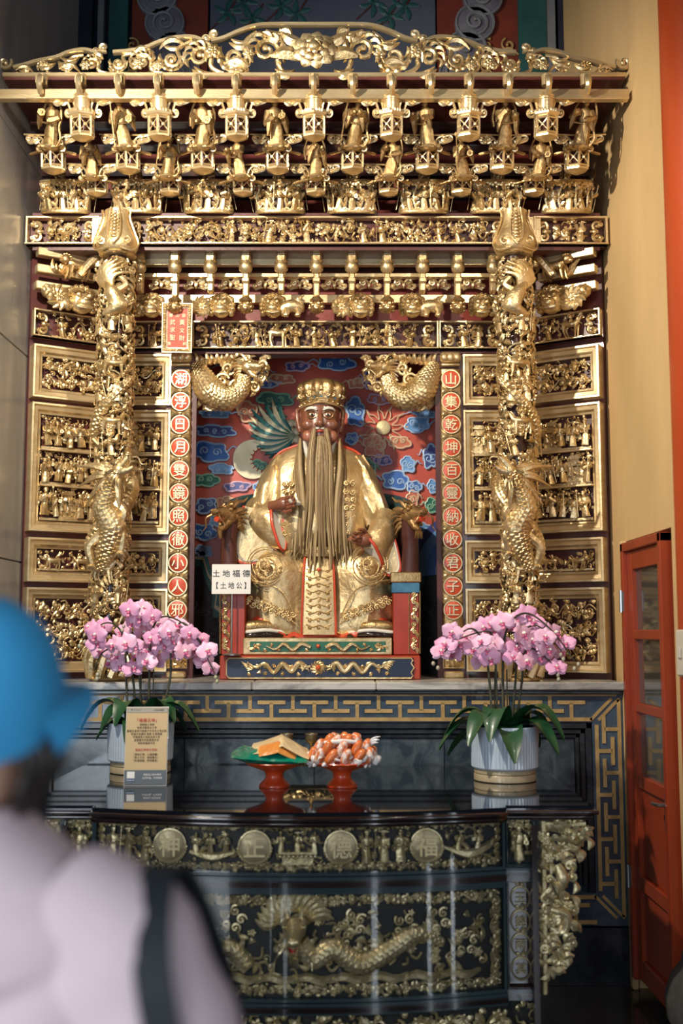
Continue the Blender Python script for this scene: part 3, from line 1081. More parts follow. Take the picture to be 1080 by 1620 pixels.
# bracket arms, lion heads and pendant ball over each angled screen
for sd, t, L in ((-1, sc_l, WL), (1, sc_r, WL)):
    xo = (.0 if sd < 0 else L)
    inn = 1 if sd < 0 else -1
    for k, (y, ln) in enumerate(((406, .40), (431, .30), (456, .34))):
        z = W(500, y, 5.36)[1] + .0
        m = MB()
        m.box((xo + inn * ln / 2, -.06 - .012 * (2 - k), z), (ln, .05, .042), bev=.004)
        m.build('bracket_arm', 'gold_flat', t, None)
    m = MB()
    zb = W(500, 463, 5.33)[1]
    m.blob((xo + inn * .055, -.10, zb), .035, None, 10, 8)
    for k in range(6):
        a = k * PI / 3
        m.leaf((xo + inn * .055 + .012 * cos(a), -.13, zb + .012 * sin(a)), (xo + inn * .055 + .036 * cos(a), -.12, zb + .036 * sin(a)), .02)
    m.build('pendant_bud', 'gold', t, 50)
    m = MB()
    zc = W(500, 437, 5.42)[1]
    beast(m, (xo + inn * .2, -.12, zc - .04), .15, -inn, 5)
    for k in range(7):
        m.leaf((xo + inn * .12, -.1, zc - .02), (xo + inn * (.07 + .02 * k), -.11, zc + .05 - .02 * (k % 4)), .03, .2)
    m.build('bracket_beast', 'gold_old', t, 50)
    m = MB()
    m.lathe([(.03, 0), (.034, .01), (.03, .03), (.033, .045), (.028, .055)], 12, (xo + inn * .3, -.12, W(500, 425, 5.42)[1]))
    m.tube(bez([(xo + inn * .34, -.14, W(500, 400, 5.4)[1]), (xo + inn * .28, -.15, W(500, 408, 5.4)[1]), (xo + inn * .2, -.13, W(500, 440, 5.4)[1])], 4), .02, 6)
    m.build('bracket_block', 'gold', t, 50)


# ------------------------------------------------------------------ dragon columns
def column(sd, label):
    xc, yc, R = sd * .97, 5.25, .078
    t = thing('dragon_column', label, 'column', (xc, yc, ZL))
    z = lambda py: W(500, py, yc)[1] - ZL
    H = z(405)
    inn = -sd                                  # towards the deity
    MB().lathe([(.05, 0), (.05, H)], 14).build('core', 'dark_wood', t, 60)

    def wrap(m, m2=None):
        for i, v in enumerate(m.v):
            a = -PI / 2 + v[:, 0] / R
            r = R - v[:, 1]
            m.v[i] = np.stack([r * np.cos(a), r * np.sin(a), v[:, 2]], 1)
        return m
    hw = PI * R
    rg = random.Random(40 + sd)
    # pierced ground: branches, clouds and waves
    m = MB()
    foliage(m, -hw, hw, .02, H - .03, .012, 300 + sd, 1500, .045, .02)
    for k in range(15):
        zz = .12 + (H - .2) * k / 14
        vine(m, -hw * .98, hw * .98, zz - .04, zz + .04, .002, 400 + k, .09, .006, .02)
    wrap(m).build('pierced_ground', 'gold', t, 50)
    m = MB()
    for zz in (.0, H - .008):
        m.lathe([(R + .004, zz), (R + .012, zz + .008), (R + .004, zz + .018)], 24)
    for k in range(10):                        # foaming waves at the foot
        a = 2 * PI * k / 10
        m.blob((cos(a) * R, sin(a) * R, .11 + .03 * (k % 2)), (.035, .035, .05), None, 8, 6)
        m.tube([(cos(a) * (R + .008) * (1), sin(a) * (R + .008), .02), (cos(a + .3) * (R + .025), sin(a + .3) * (R + .025), .10), (cos(a + .55) * (R + .012), sin(a + .55) * (R + .012), .18)], [.022, .02, .006], 6)
    m.build('wave_base', 'gold', t, 50)
    # little warriors and horses in tiers
    m = MB()
    tiers = ((530, 'f', 3), (600, 'h', 1), (640, 'f', 2), (690, 'h', 1), (725, 'f', 3), (922, 'h', 1), (955, 'f', 2))
    for q, (py, kd, n) in enumerate(tiers):
        for k in range(n):
            u = (k - (n - 1) / 2) * .085 + rg.uniform(-.02, .02)
            if kd == 'f':
                figurine(m, (u, -.008, z(py)), .105, q * 7 + k, rg.uniform(-.8, .8), rg.uniform(-.25, .25), detail=0, staff=True)
            else:
                beast(m, (u, -.010, z(py) - .005), .105, inn, q, horse=True, rider=True)
                figurine(m, (u + inn * .06, -.006, z(py) - .02), .08, q, .4, .1, detail=0, staff=True)
    wrap(m).build('warriors', 'gold', t, 50)
    # crane with spread wing at the top
    m = MB()
    cz = z(478)
    for k in range(8):
        a = rad(35 + 17 * k)
        p0 = np.array((inn * .0, -.012, cz + .01))
        p1 = p0 + np.array((inn * (.075 * cos(a) + .01), -.012, .05 + .125 * sin(a)))
        pm = (p0 + p1) / 2 + np.array((inn * -.035, -.012, .025))
        m.tube(bez([p0, pm, p1], 5), [.007, .011, .009, .003], 6)
    m.tube(bez([(inn * -.03, -.02, cz + .07), (inn * .0, -.03, cz + .02), (inn * .02, -.03, cz - .05), (inn * -.03, -.025, cz - .09)], 5), [.012, .028, .034, .012], 9)
    m.tube(bez([(inn * .02, -.03, cz + .03), (inn * .045, -.035, cz + .06), (inn * .03, -.04, cz + .09), (inn * .055, -.04, cz + .085)], 4), [.016, .01, .011, .003], 6)
    wrap(m).build('crane', 'gold', t, 50)
    # dragon: scaly body winding round the shaft, head rearing towards the deity
    pts, rads = [], []
    z0, z1 = z(960), z(560)
    for k in range(90):
        q = k / 89
        a = -PI / 2 + inn * (1.2 + 2 * PI * 2.1 * (q - .42))
        zz = z0 + (z1 - z0) * q
        pts.append(((R + .004) * cos(a), (R + .004) * sin(a), zz))
    m = MB()
    scaly_tube(m, pts, [.020, .034, .042, .040, .032, .02, .008], 8, .024, .2)
    m.build('dragon_coil', 'gold', t, None)
    m = MB()
    body = bez([(inn * -.035, -R - .01, z(905)), (inn * .01, -R - .035, z(868)), (inn * .03, -R - .05, z(838)), (inn * -.01, -R - .06, z(808)), (inn * .02, -R - .07, z(775)), (inn * .055, -R - .09, z(752))], 8)
    scaly_tube(m, body, [.018, .048, .062, .05, .04, .036], 9, .024, .2)
    m.build('dragon_chest', 'gold', t, None)
    m = MB()
    Rz = (0 if inn > 0 else PI)
    dragon_head(m, (inn * .075, -R - .10, z(752)), .12, rz=Rz + (-.35 if inn > 0 else .35), ry=-.75)
    hd = np.array((inn * .05, -R - .085, z(758)))
    for k in range(16):                         # flame mane swept outwards
        a = rad(150 + 9 * k)
        ln = .085 + .035 * (k % 3)
        p1 = hd + np.array((inn * ln * cos(a) * 1.25, .03 + .01 * (k % 2), ln * sin(a) * 1.35))
        m.tube(bez([hd, (hd + p1) / 2 + np.array((0, -.02, .012)), p1], 4), [.016, .014, .003], 6)
    for (x0, zz0, x1, zz1, x2, zz2) in ((.03, 800, .085, 815, .06, 835), (-.02, 850, -.075, 868, -.06, 895), (.04, 838, .08, 850, .07, 875)):   # legs with claws
        p = bez([(inn * x0, -R - .05, z(zz0)), (inn * x1, -R - .06, z(zz1)), (inn * x2, -R - .05, z(zz2))], 4)
        m.tube(p, [.026, .02, .016], 7)
        for k in range(4):
            e = p[-1] + np.array(((k - 1.5) * .016, -.015, -.028))
            m.tube([p[-1], (p[-1] + e) / 2 + np.array((0, -.012, 0)), e], [.009, .008, .002], 5)
    m.build('dragon_head', 'gold', t, 50)
    # capital: swelling scrolled cap clasping the frieze
    m = MB()
    zt = z(338)
    h = zt - H
    rings = []
    for q, (rx, ry, f) in enumerate(((.070, .062, 0), (.092, .075, .05), (.104, .085, .16), (.105, .085, .28), (.094, .078, .42), (.078, .07, .58), (.066, .062, .75), (.062, .06, .9), (.064, .062, 1.0))):
        rings.append([(x, y - .02, H + h * f) for x, y, _ in ring_pts(0, 0, 0, rx, ry, 20)])
    m.loft(rings)
    m.build('capital', 'gold_robe', t, 60)
    m = MB()
    for s_ in (-1, 1):
        m.spiral((s_ * .06, -.088, H + h * .22), .022, PI / 2, 1.3, -s_, .006)
        m.tube(bez([(s_ * .03, -.10, H + h * .05), (s_ * .085, -.075, H + h * .02), (s_ * .108, -.045, H + h * .2), (s_ * .088, -.05, H + h * .5), (s_ * .066, -.05, H + h * .8), (s_ * .07, -.045, H + h * 1.0)], 5), .006, 5)
        m.tube(bez([(s_ * .02, -.085, H + h), (s_ * .03, -.09, H + h * .6), (s_ * .028, -.105, H + h * .3), (0, -.108, H + h * .12)], 5), .005, 5)
    for k in range(8):
        zz = H + h * (.3 + .085 * k)
        m.blob((0, -.104 + .0035 * k, zz), (.016 - .0008 * k, .008, .010), None, 6, 4)
        for s_ in (-1, 1):
            m.blob((s_ * .016, -.098 + .003 * k, zz + .006), (.008, .006, .007), None, 5, 4)
    m.build('capital_scrolls', 'gold', t, 50)
    return t


column(-1, 'gilded openwork dragon column on the left of the deity')
column(1, 'gilded openwork dragon column on the right of the deity')

# ------------------------------------------------------------------ crest and eaves
S = .3532


def acanthus(m, pts, t, leafw, seed=0, y0=0.0, both=True, n=6, spread=.42):
    """leafy stem along a smooth curve; leaves spring from both sides and sweep along it"""
    rg = random.Random(seed)
    P = bez(pts, 6)
    m.tube(P, [t * .9, t * 1.35, t * 1.1, t * .6], 7)
    N = len(P)
    for k in range(n):
        i = int((k + .6) / n * (N - 2)) + 1
        i = min(i, N - 2)
        tg = P[i + 1] - P[i - 1]
        tg /= max(np.linalg.norm(tg), 1e-9)
        nr = np.array((-tg[2], 0, tg[0]))
        for s_ in ((-1, 1) if both else (1,)):
            ln = leafw * rg.uniform(1.7, 2.6)
            p0 = P[i] + np.array((0, -.003, 0))
            p1 = p0 + tg * ln * .8 + nr * s_ * ln * spread
            m.leaf(p0, p1, leafw * .85, -.26 * s_, leafw * .45)
            m.leaf(p0, p0 + tg * ln * 1.1 + nr * s_ * ln * spread * .35, leafw * .6, -.2 * s_, leafw * .6)
    return m


DC = 4.86
crest = thing('crest_board', 'long gilded openwork crest with scrolling leaves and central peony', 'carving', (0, DC, 0))
zr_ = lambda x, y: W(x, y, DC)
prof_px = [(497, 40), (560, 40), (590, 42), (615, 50), (640, 61), (660, 66)]
prof2 = [(672, 66), (690, 60), (715, 61), (740, 67), (765, 77), (790, 82), (815, 84)]
prof3 = [(838, 86), (860, 80), (885, 84), (905, 92), (935, 98), (955, 104), (972, 108)]
m = MB()
mid = W(497, 80, DC)[0]


def mir(px_, py, sd):
    x, z = W(px_, py, DC)
    x = x - mid
    return (sd * x, 0, z)


for sd in (-1, 1):
    for pr in (prof_px, prof2, prof3):
        P = bez([mir(x, y, sd) for x, y in pr], 5)
        m.tube(P, .014, 6, flat=(1, 1.4))
    for (x, y, r, a) in ((655, 55, 9, -2.2), (668, 62, 6, 0), (830, 76, 8, -2.2), (842, 82, 5, 0), (986, 100, 12, 2.6)):
        c = mir(x, y, sd)
        m.spiral(c, r * DC / FPX, a if sd > 0 else PI - a, 1.15, sd, .010, n=6)
m.build('top_rail', 'gold_flat', crest, 60)
zc0 = W(500, 121, DC)[1]
MB().box((0, 0, zc0), (2.87, .05, .020), bev=.004).build('bottom_rail', 'gold_flat', crest, None)
k_c = DC / FPX
for sd in (-1, 1):
    m = MB()
    q = lambda x, y, dy=0: tuple(np.array(mir(x, y, sd)) + np.array((0, dy, 0)))
    # big S-scrolls: (centre, radius px, start angle, turn direction, tail point)
    for k, (x, y, r, a0, sg, tx, ty) in enumerate(((573, 82, 22, 200, -1, 545, 116), (622, 92, 20, 150, 1, 588, 52), (677, 92, 19, 200, -1, 640, 117), (722, 96, 15, 140, 1, 690, 66), (768, 99, 15, 200, -1, 735, 117), (806, 102, 11, 140, 1, 775, 84),
                                                   (848, 103, 11, 200, -1, 820, 117), (888, 104, 9, 140, 1, 862, 88), (925, 108, 7, 200, -1, 900, 117), (952, 111, 5, 140, 1, 930, 100))):
        a0 = rad(a0) if sd > 0 else PI - rad(a0)
        c_ = q(x, y, -.004)
        m.spiral(c_, r * k_c, a0, 1.35, sg * sd, .0125 * (r / 22) ** .45, tail=q(tx, ty), n=7)
        for e in range(7):                           # long blades curling round the scroll
            a_ = a0 + sg * sd * (.25 + .55 * e)
            p0 = np.array(c_) + r * k_c * .86 * np.array((cos(a_), 0, sin(a_)))
            a2 = a_ + sg * sd * .75
            p1 = np.array(c_) + r * k_c * 1.42 * np.array((cos(a2), -.15, sin(a2)))
            zlim = q(x, 117)[2]
            p1[2] = max(p1[2], zlim)
            m.leaf(p0, p1, r * k_c * .42, -.30 * sg * sd, .012, n=6)
    # blades filling the tapering gaps along the rail and the foot
    for k, (x, y, x2, y2, w) in enumerate(((528, 112, 500 + 62, 118, 9), (600, 112, 640, 104, 10), (596, 66, 632, 70, 9), (648, 76, 668, 100, 8), (655, 116, 690, 112, 8), (700, 72, 742, 80, 8), (740, 92, 752, 114, 7), (750, 84, 786, 92, 7), (786, 116, 822, 110, 7),
                                           (830, 94, 845, 90, 6), (868, 92, 902, 100, 6), (866, 116, 900, 111, 6), (905, 100, 935, 106, 5), (940, 116, 968, 113, 5), (535, 50, 578, 56, 9), (532, 62, 552, 50, 8), (545, 100, 530, 76, 9))):
        m.leaf(q(x, y, -.004), q(x2, y2, -.008), w * k_c * 1.3, .28 * (1 if k % 2 else -1) * sd, .012, n=6)
        m.leaf(q(x, y, -.002), q(x + (x2 - x) * .8 + 4, y + (y2 - y) * .8 - 6, -.006), w * k_c, -.2 * sd, .008, n=6)
    m.build('leaf_scrolls', 'gold', crest, 40)
    for k, (x, y, r) in enumerate(((657, 84, 14), (775, 104, 12), (745, 108, 9), (858, 106, 10), (600, 88, 11))):
        MB().flower(q(x, y, -.02), r * DC / FPX, 6, lay=2).build('blossom', 'gold', crest, 50)
m = MB()
c = np.array((0, -.02, W(497, 86, DC)[1]))
for l, (r, n) in enumerate(((.105, 9), (.075, 8), (.045, 6))):
    for k in range(n):
        a = 2 * PI * k / n + l * .35
        d = np.array((cos(a), 0, sin(a) * .85))
        m.leaf(c + d * r * .15 + np.array((0, -.014 * l, 0)), c + d * r + np.array((0, -.01 - .016 * l, 0)), r * .62, 0, .02, th=.3)
m.blob(c + np.array((0, -.055, 0)), (.03, .02, .026), None, 8, 6)
for s_ in (-1, 1):
    m.leaf(c + np.array((s_ * .06, .01, -.03)), c + np.array((s_ * .2, 0, -.02)), .06, .15 * s_, .01)
    m.leaf(c + np.array((s_ * .05, .01, .05)), c + np.array((s_ * .15, 0, .09)), .05, -.15 * s_, .01)
m.build('peony', 'gold', crest, 40)

eave = thing('eave_beam', 'gilded eave beam with hooked rafter ends under the crest', 'beam', (0, 0, 0))
z0, z1 = W(500, 156, 4.80)[1], W(500, 140, 4.80)[1]
MB().box((0, 4.82, (z0 + z1) / 2), (2.87, .04, z1 - z0), bev=.003).build('fascia', 'gold_flat', eave, None)
zd = W(500, 128, 4.86)[1]
MB().box((0, 5.25, zd + .01), (2.86, .8, .02)).build('soffit_deck', 'maroon', eave, None)
hook = MB()
hook.lathe([(.024, 0), (.024, .05)], 10, (0, .0, zd - .055))
hook.tube(bez([(0, -.005, zd - .02), (0, -.045, zd - .035), (0, -.055, zd - .075), (0, -.02, zd - .10)], 4), .014, 6)
hook.box((0, -.05, zd - .05), (.034, .012, .03))
hook = hook.mesh('rafter_end', 'gold_flat', 50)
for k in range(-7, 8):
    link('rafter_end', hook, eave, (k * S / 2, 4.80, 0))
MB().box((0, 5.67, (zd + ZTOP) / 2 + .12), (2.84, .04, zd - ZTOP - .24)).build('backboard', 'dark_red', eave, None)
m = MB()
for y, D in ((200, 5.1), (236, 5.2), (275, 5.32), (310, 5.42)):
    m.box((0, D + .1, W(500, y, D + .1)[1]), (2.8, .03, .035))
m.build('tier_beams', 'dark_wood', eave, None)

# hexagonal openwork lanterns
lant = MB()
for k in range(6):
    a = PI / 6 + k * PI / 3
    b = a + PI / 3
    p, q = np.array((.047 * cos(a), .047 * sin(a), 0)), np.array((.047 * cos(b), .047 * sin(b), 0))
    u = np.array((0, 0, 1.))
    lant.tube([p + u * .012, p + u * .085], .0055, 5)
    lant.tube([p + u * .02, q + u * .02], .004, 4)
    lant.tube([p + u * .078, q + u * .078], .004, 4)
    mid_ = (p + q) / 2
    lant.tube([p + u * .024, mid_ + u * .05, q + u * .024], .003, 4)
    lant.tube([p + u * .076, mid_ + u * .05, q + u * .076], .003, 4)
    lant.blob(mid_ + u * .05, .008, None, 5, 4)
    for c_ in (.25, .5, .75):
        lant.blob(p + (q - p) * c_ * 1.0 + u * .108 + (p + q) * .06, (.007, .007, .009), None, 5, 4)
lant_cage = lant.mesh('cage', 'gold_flat', 40)
lant_cap = MB().lathe([(.046, .084), (.058, .092), (.060, .100), (.052, .104), (.03, .106)], 6, a0=PI / 6).mesh('cap', 'gold_flat', 30)
lant_base = MB().lathe([(.012, -.012), (.03, -.006), (.05, .004), (.050, .012), (.044, .016)], 6, a0=PI / 6).mesh('base', 'gold_flat', 30)
lant_core = MB().lathe([(.022, .012), (.022, .086)], 6).mesh('core', 'maroon', 30)


def lantern(x, D, ytop, ybot, label, group, post=None):
    z0, z1 = W(500, ybot, D)[1], W(500, ytop, D)[1]
    t = thing('hanging_lantern', label, 'lantern', (x, D, z0), 0, group)
    t.rotation_euler = (.16, 0, 0)
    s_ = (z1 - z0) / .118
    for nm, me in (('cage', lant_cage), ('cap', lant_cap), ('base', lant_base), ('core', lant_core)):
        o = link(nm, me, t, (0, 0, .012 * s_))
        o.scale = (s_, s_, s_)
    if post:
        h = W(500, post, D)[1] - z1
        b = z1 - z0
        MB().lathe([(.036, b - .005), (.036, b + h * .62), (.041, b + h * .64), (.041, b + h * .72), (.034, b + h * .74), (.04, b + h * .84), (.028, b + h)], 16).build('post', 'gold_flat', t, 40)
        o = link('side_scrolls', side_scroll, t, (0, .02, b + h * .52))
        o.scale = (1.15, 1, 1.35)
    return t


# pierced leaf brackets that flank posts and figures
ss = MB()
for s_ in (-1, 1):
    ss.spiral((s_ * .075, 0, .012), .022, PI / 2, 1.2, -s_, .0055, tail=(s_ * .03, 0, -.02), n=5)
    ss.spiral((s_ * .112, 0, .022), .016, PI / 2, 1.1, -s_, .005, tail=(s_ * .05, 0, -.025), n=5)
    ss.spiral((s_ * .06, 0, -.03), .014, -PI / 2, 1.1, s_, .0045, tail=(s_ * .03, 0, .0), n=5)
    for k in range(5):
        a = rad(20 + 32 * k)
        ss.leaf((s_ * .085, -.004, -.004), (s_ * (.085 + .04 * cos(a)), -.006, -.004 + .035 * sin(a)), .014, .1)
    ss.tube([(s_ * .02, 0, .042), (s_ * .14, 0, .046)], .005, 4)
side_scroll = ss.mesh('side_scrolls', 'gold_flat', 45)
arm = MB().box((.07, .04, 0), (.09, .012, .009), rotm(0, 0, .55))
arm = arm.mesh('bracket_arm', 'gold_old')

figs = []
for k in range(7):
    f_ = MB()
    figurine(f_, (0, 0, 0), 1.0, 20 + k, (-.5, .35, -.2, .5, 0, -.6, .2)[k], (.10, -.12, .06, -.06, .12, -.1, 0)[k], 1, scarf=k % 2 == 0, staff=k % 3 == 1)
    for q in range(6):
        a = q * 1.05 + k
        f_.blob((.2 * cos(a), .16 * sin(a), .02), (.09, .08, .05), None, 6, 4)
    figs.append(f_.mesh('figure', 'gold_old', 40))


def statuette(x, D, ytop, ybot, k, label, group, scroll=True, turn=0.0):
    z0, z1 = W(500, ybot, D)[1], W(500, ytop, D)[1]
    t = thing('statuette', label, 'figurine', (x, D, z0), 0, group)
    o = link('figure', figs[k % 7], t, (0, 0, .006))
    h = z1 - z0
    o.scale = (h * 1.02, h * .95, h)
    o.rotation_euler = (.40, 0, turn)
    o.location = (0, .04, .006)
    MB().lathe([(.030, -.008), (.038, -.002), (.036, .006), (.03, .010)], 10, (0, .03, 0)).build('pedestal', 'gold', t, 40)
    if scroll:
        o = link('side_scrolls', side_scroll, t, (0, .05, .035))
        o.scale = (.92, 1, .92)
        for s_ in (-1, 1):
            link('bracket_arm', arm, t, (0, .03, -.002)).scale = (s_, 1, 1)
    return t


n7, n8 = [k for k in range(-3, 4)], [k + .5 for k in range(-4, 4)]
for i, k in enumerate(n7):
    lantern(k * S, 4.85, 181, 224, 'gilded lantern with cylindrical post, %s of seven under the eave beam' % ordinal(i, 7), 'post lanterns under the eave beam', post=152)
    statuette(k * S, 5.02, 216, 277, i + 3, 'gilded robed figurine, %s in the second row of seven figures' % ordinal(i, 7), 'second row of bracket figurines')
    lantern(k * S, 5.18, 274, 312, 'gilded hexagonal lantern, %s of seven in the lowest lantern row' % ordinal(i, 7), 'lowest row of lanterns')
for i, k in enumerate(n8):
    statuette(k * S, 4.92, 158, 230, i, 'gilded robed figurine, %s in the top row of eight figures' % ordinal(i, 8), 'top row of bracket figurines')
    lantern(k * S, 5.03, 232, 276, 'gilded hexagonal lantern, %s of eight under the top row of figurines' % ordinal(i, 8), 'middle row of lanterns')
    statuette(k * S, 5.20, 262, 298, i + 5, 'small gilded figurine, %s of eight above the openwork drums' % ordinal(i, 8), 'bottom row of bracket figurines', False)

drums = []
for v in range(3):
    d = MB()
    for zz in (.006, .138):
        d.tube([(.108 * cos(a), .06 * sin(a), zz) for a in np.linspace(0, 2 * PI, 24)[:-1]], .008, 5, closed=True)
    for k in range(9):
        a = rad(190 + 20 * k)
        if k % 2 == 0:
            figurine(d, (.098 * cos(a), .052 * sin(a), .012), .112, v * 9 + k, a + PI / 2, (-.15, .2, 0, .15, -.2)[k // 2] * (1 if v else -1), 0, staff=k % 4 == 0)
        else:
            d.tube(bez([(.1 * cos(a), .054 * sin(a), .01), (.108 * cos(a + .12), .06 * sin(a + .12), .07), (.1 * cos(a - .1), .055 * sin(a - .1), .135)], 4), .006, 5)
            for q in range(6):
                zz = .03 + .018 * q
                b = a + (.16 if q % 2 else -.16)
                d.leaf((.102 * cos(a), .055 * sin(a), zz), (.112 * cos(b), .064 * sin(b), zz + .018), .018)
    for q in range(60):
        a = rad(182 + 176 * ((q * .618) % 1))
        zz = .015 + .115 * ((q * .3819) % 1)
        b = a + .22 * (1 if q % 2 else -1)
        d.tube(bez([(.096 * cos(a), .05 * sin(a), zz), (.106 * cos((a + b) / 2), .058 * sin((a + b) / 2), zz + .014), (.1 * cos(b), .054 * sin(b), zz + .004)], 3), .0045, 4)
    for q in range(40):
        a = rad(182 + 176 * q / 39)
        d.blob((.104 * cos(a), .057 * sin(a), .016 + .004 * sin(q * 1.7)), (.009, .008, .008), None, 5, 4)
    for q in range(26):
        a = rad(185 + 170 * q / 25)
        d.blob((.105 * cos(a), .058 * sin(a), .126 + .006 * sin(q * 2.2)), (.010, .009, .010), None, 5, 4)
    drums.append(d.mesh('openwork', 'gold', 40))
drum_core = MB().lathe([(.085, .0), (.085, .14)], 14, sy=.45).mesh('core', 'maroon', 40)
for i, k in enumerate(n8):
    z0, z1 = W(500, 342, 5.28)[1], W(500, 293, 5.28)[1]
    t = thing('openwork_drum', 'gilded oval drum carved with tiny warriors, %s of eight on the main frieze' % ordinal(i, 8), 'carving', (k * S, 5.28, z0 + .012), 0, 'openwork drums on the main frieze')
    t.rotation_euler = (.28, 0, 0)
    s_ = (z1 - z0) / .146
    for nm, me in (('openwork', drums[i % 3]), ('core', drum_core)):
        o = link(nm, me, t)
        o.scale = (s_ * (-1 if i % 2 and nm == 'openwork' else 1), s_, s_)

# main frieze carried by the columns
DF = 5.29
mf = thing('main_frieze', 'broad gilded frieze of carved scenes spanning both dragon columns', 'frieze', (0, DF, 0))
z0, z1 = W(500, 389, DF)[1], W(500, 344, DF)[1]
for (a, b, sd_) in ((42, 158, 1), (198, 803, 2), (843, 960, 3)):
    frieze(mf, W(a, 365, DF)[0], W(b, 365, DF)[0], z0, z1, 500 + sd_ * 31, True, 'mixed', .011, 'frieze')
for x in (178, 823):
    MB().box((W(x, 365, DF)[0], .004, (z0 + z1) / 2), (.2, .04, z1 - z0), bev=.003).build('plain_block', 'gold_flat', mf, None)
MB().box((0, .17, z0 - .012), (2.8, .34, .02)).build('soffit', 'maroon', mf, None)
MB().box((0, .16, z1 + .008), (2.8, .36, .014)).build('shelf', 'maroon', mf, None)

# second bracket tier
tier = thing('bracket_tier', 'tier of gilded beams on red boards between the two friezes', 'beam', (0, 0, 0))
Xh = .93
MB().box((0, 5.62, (W(500, 385, 5.6)[1] + W(500, 515, 5.6)[1]) / 2), (2.1, .03, .46)).build('backboard', 'dark_red', tier, None)
for y0, y1, D, nm, mt in ((406, 419, 5.42, 'beam', 'gold_flat'), (432, 438, 5.46, 'beam', 'gold_flat'), (466, 479, 5.54, 'beam', 'gold_flat'), (392, 404, 5.46, 'board', 'dark_wood'), (421, 431, 5.50, 'board', 'dark_wood')):
    za, zb_ = W(500, y1, D)[1], W(500, y0, D)[1]
    MB().box((0, D + .02, (za + zb_) / 2), (2 * Xh, .04, zb_ - za), bev=.002).build(nm, mt, tier, None)
sp = MB()
for s_ in (-1, 1):
    sp.spiral((s_ * .028, 0, .012), .018, PI / 2, 1.2, -s_, .006, tail=(0, 0, -.018), n=5)
    sp.spiral((s_ * .052, 0, -.004), .012, -PI / 2, 1.0, s_, .005, tail=(s_ * .02, 0, .02), n=5)
    sp.leaf((s_ * .01, -.004, -.016), (s_ * .05, -.004, -.028), .016, .2 * s_)
    sp.leaf((s_ * .02, -.004, .028), (s_ * .064, -.004, .030), .014, .1 * s_)
sp.blob((0, -.006, 0), (.010, .01, .02), None, 6, 5)
sp.tube([(-.066, 0, .036), (.066, 0, .036)], .004, 4)
sp = sp.mesh('scroll_panel', 'gold_flat', 45)
for k in range(-5, 5):
    link('scroll_panel', sp, tier, ((k + .5) * S / 2, 5.50, W(500, 451, 5.5)[1]))
zz = lambda y, D: W(500, y, D)[1]
for i, k in enumerate(range(-5, 6)):
    ball = k % 2 == 0
    t = thing('bracket_post', 'gilded stepped bracket post, %s of eleven below the main frieze' % ordinal(i, 11) + (', with flower bud' if ball else ''), 'bracket', (k * S / 2, 5.36, 0), 0, 'bracket posts below the main frieze')
    MB().box((0, .0, (zz(390, 5.36) + zz(418, 5.36)) / 2), (.05, .05, zz(390, 5.36) - zz(418, 5.36)), bev=.008).build('upper_block', 'gold', t, 30)
    m = MB()
    m.lathe([(.02, zz(432, 5.36)), (.032, zz(428, 5.36)), (.036, zz(422, 5.36)), (.03, zz(417, 5.36)), (.034, zz(414, 5.36))], 10)
    m.build('collar', 'gold', t, 40)
    yb = 470 if ball else 462
    m = MB()
    m.box((0, .03, (zz(430, 5.38) + zz(yb, 5.38)) / 2), (.030, .06, zz(430, 5.38) - zz(yb, 5.38)), bev=.005)
    m.box((0, -.004, zz(446, 5.38)), (.038, .03, .024), bev=.005)
    m.build('lower_stem', 'gold', t, 30)
    if ball:
        m = MB()
        c_ = (0, .02, zz(486, 5.38))
        m.blob(c_, (.036, .036, .034), None, 10, 8)
        for q in range(14):
            a, e = q * 2.4, -.6 + q * .1
            m.blob((c_[0] + .033 * cos(a) * cos(e), c_[1] + .033 * sin(a) * cos(e), c_[2] + .032 * sin(e)), (.011, .011, .011), None, 5, 4)
        m.lathe([(.03, 0), (.036, .01), (.02, .025)], 10, (0, .02, zz(478, 5.38)))
        m.build('flower_bud', 'gold_old', t, 50)


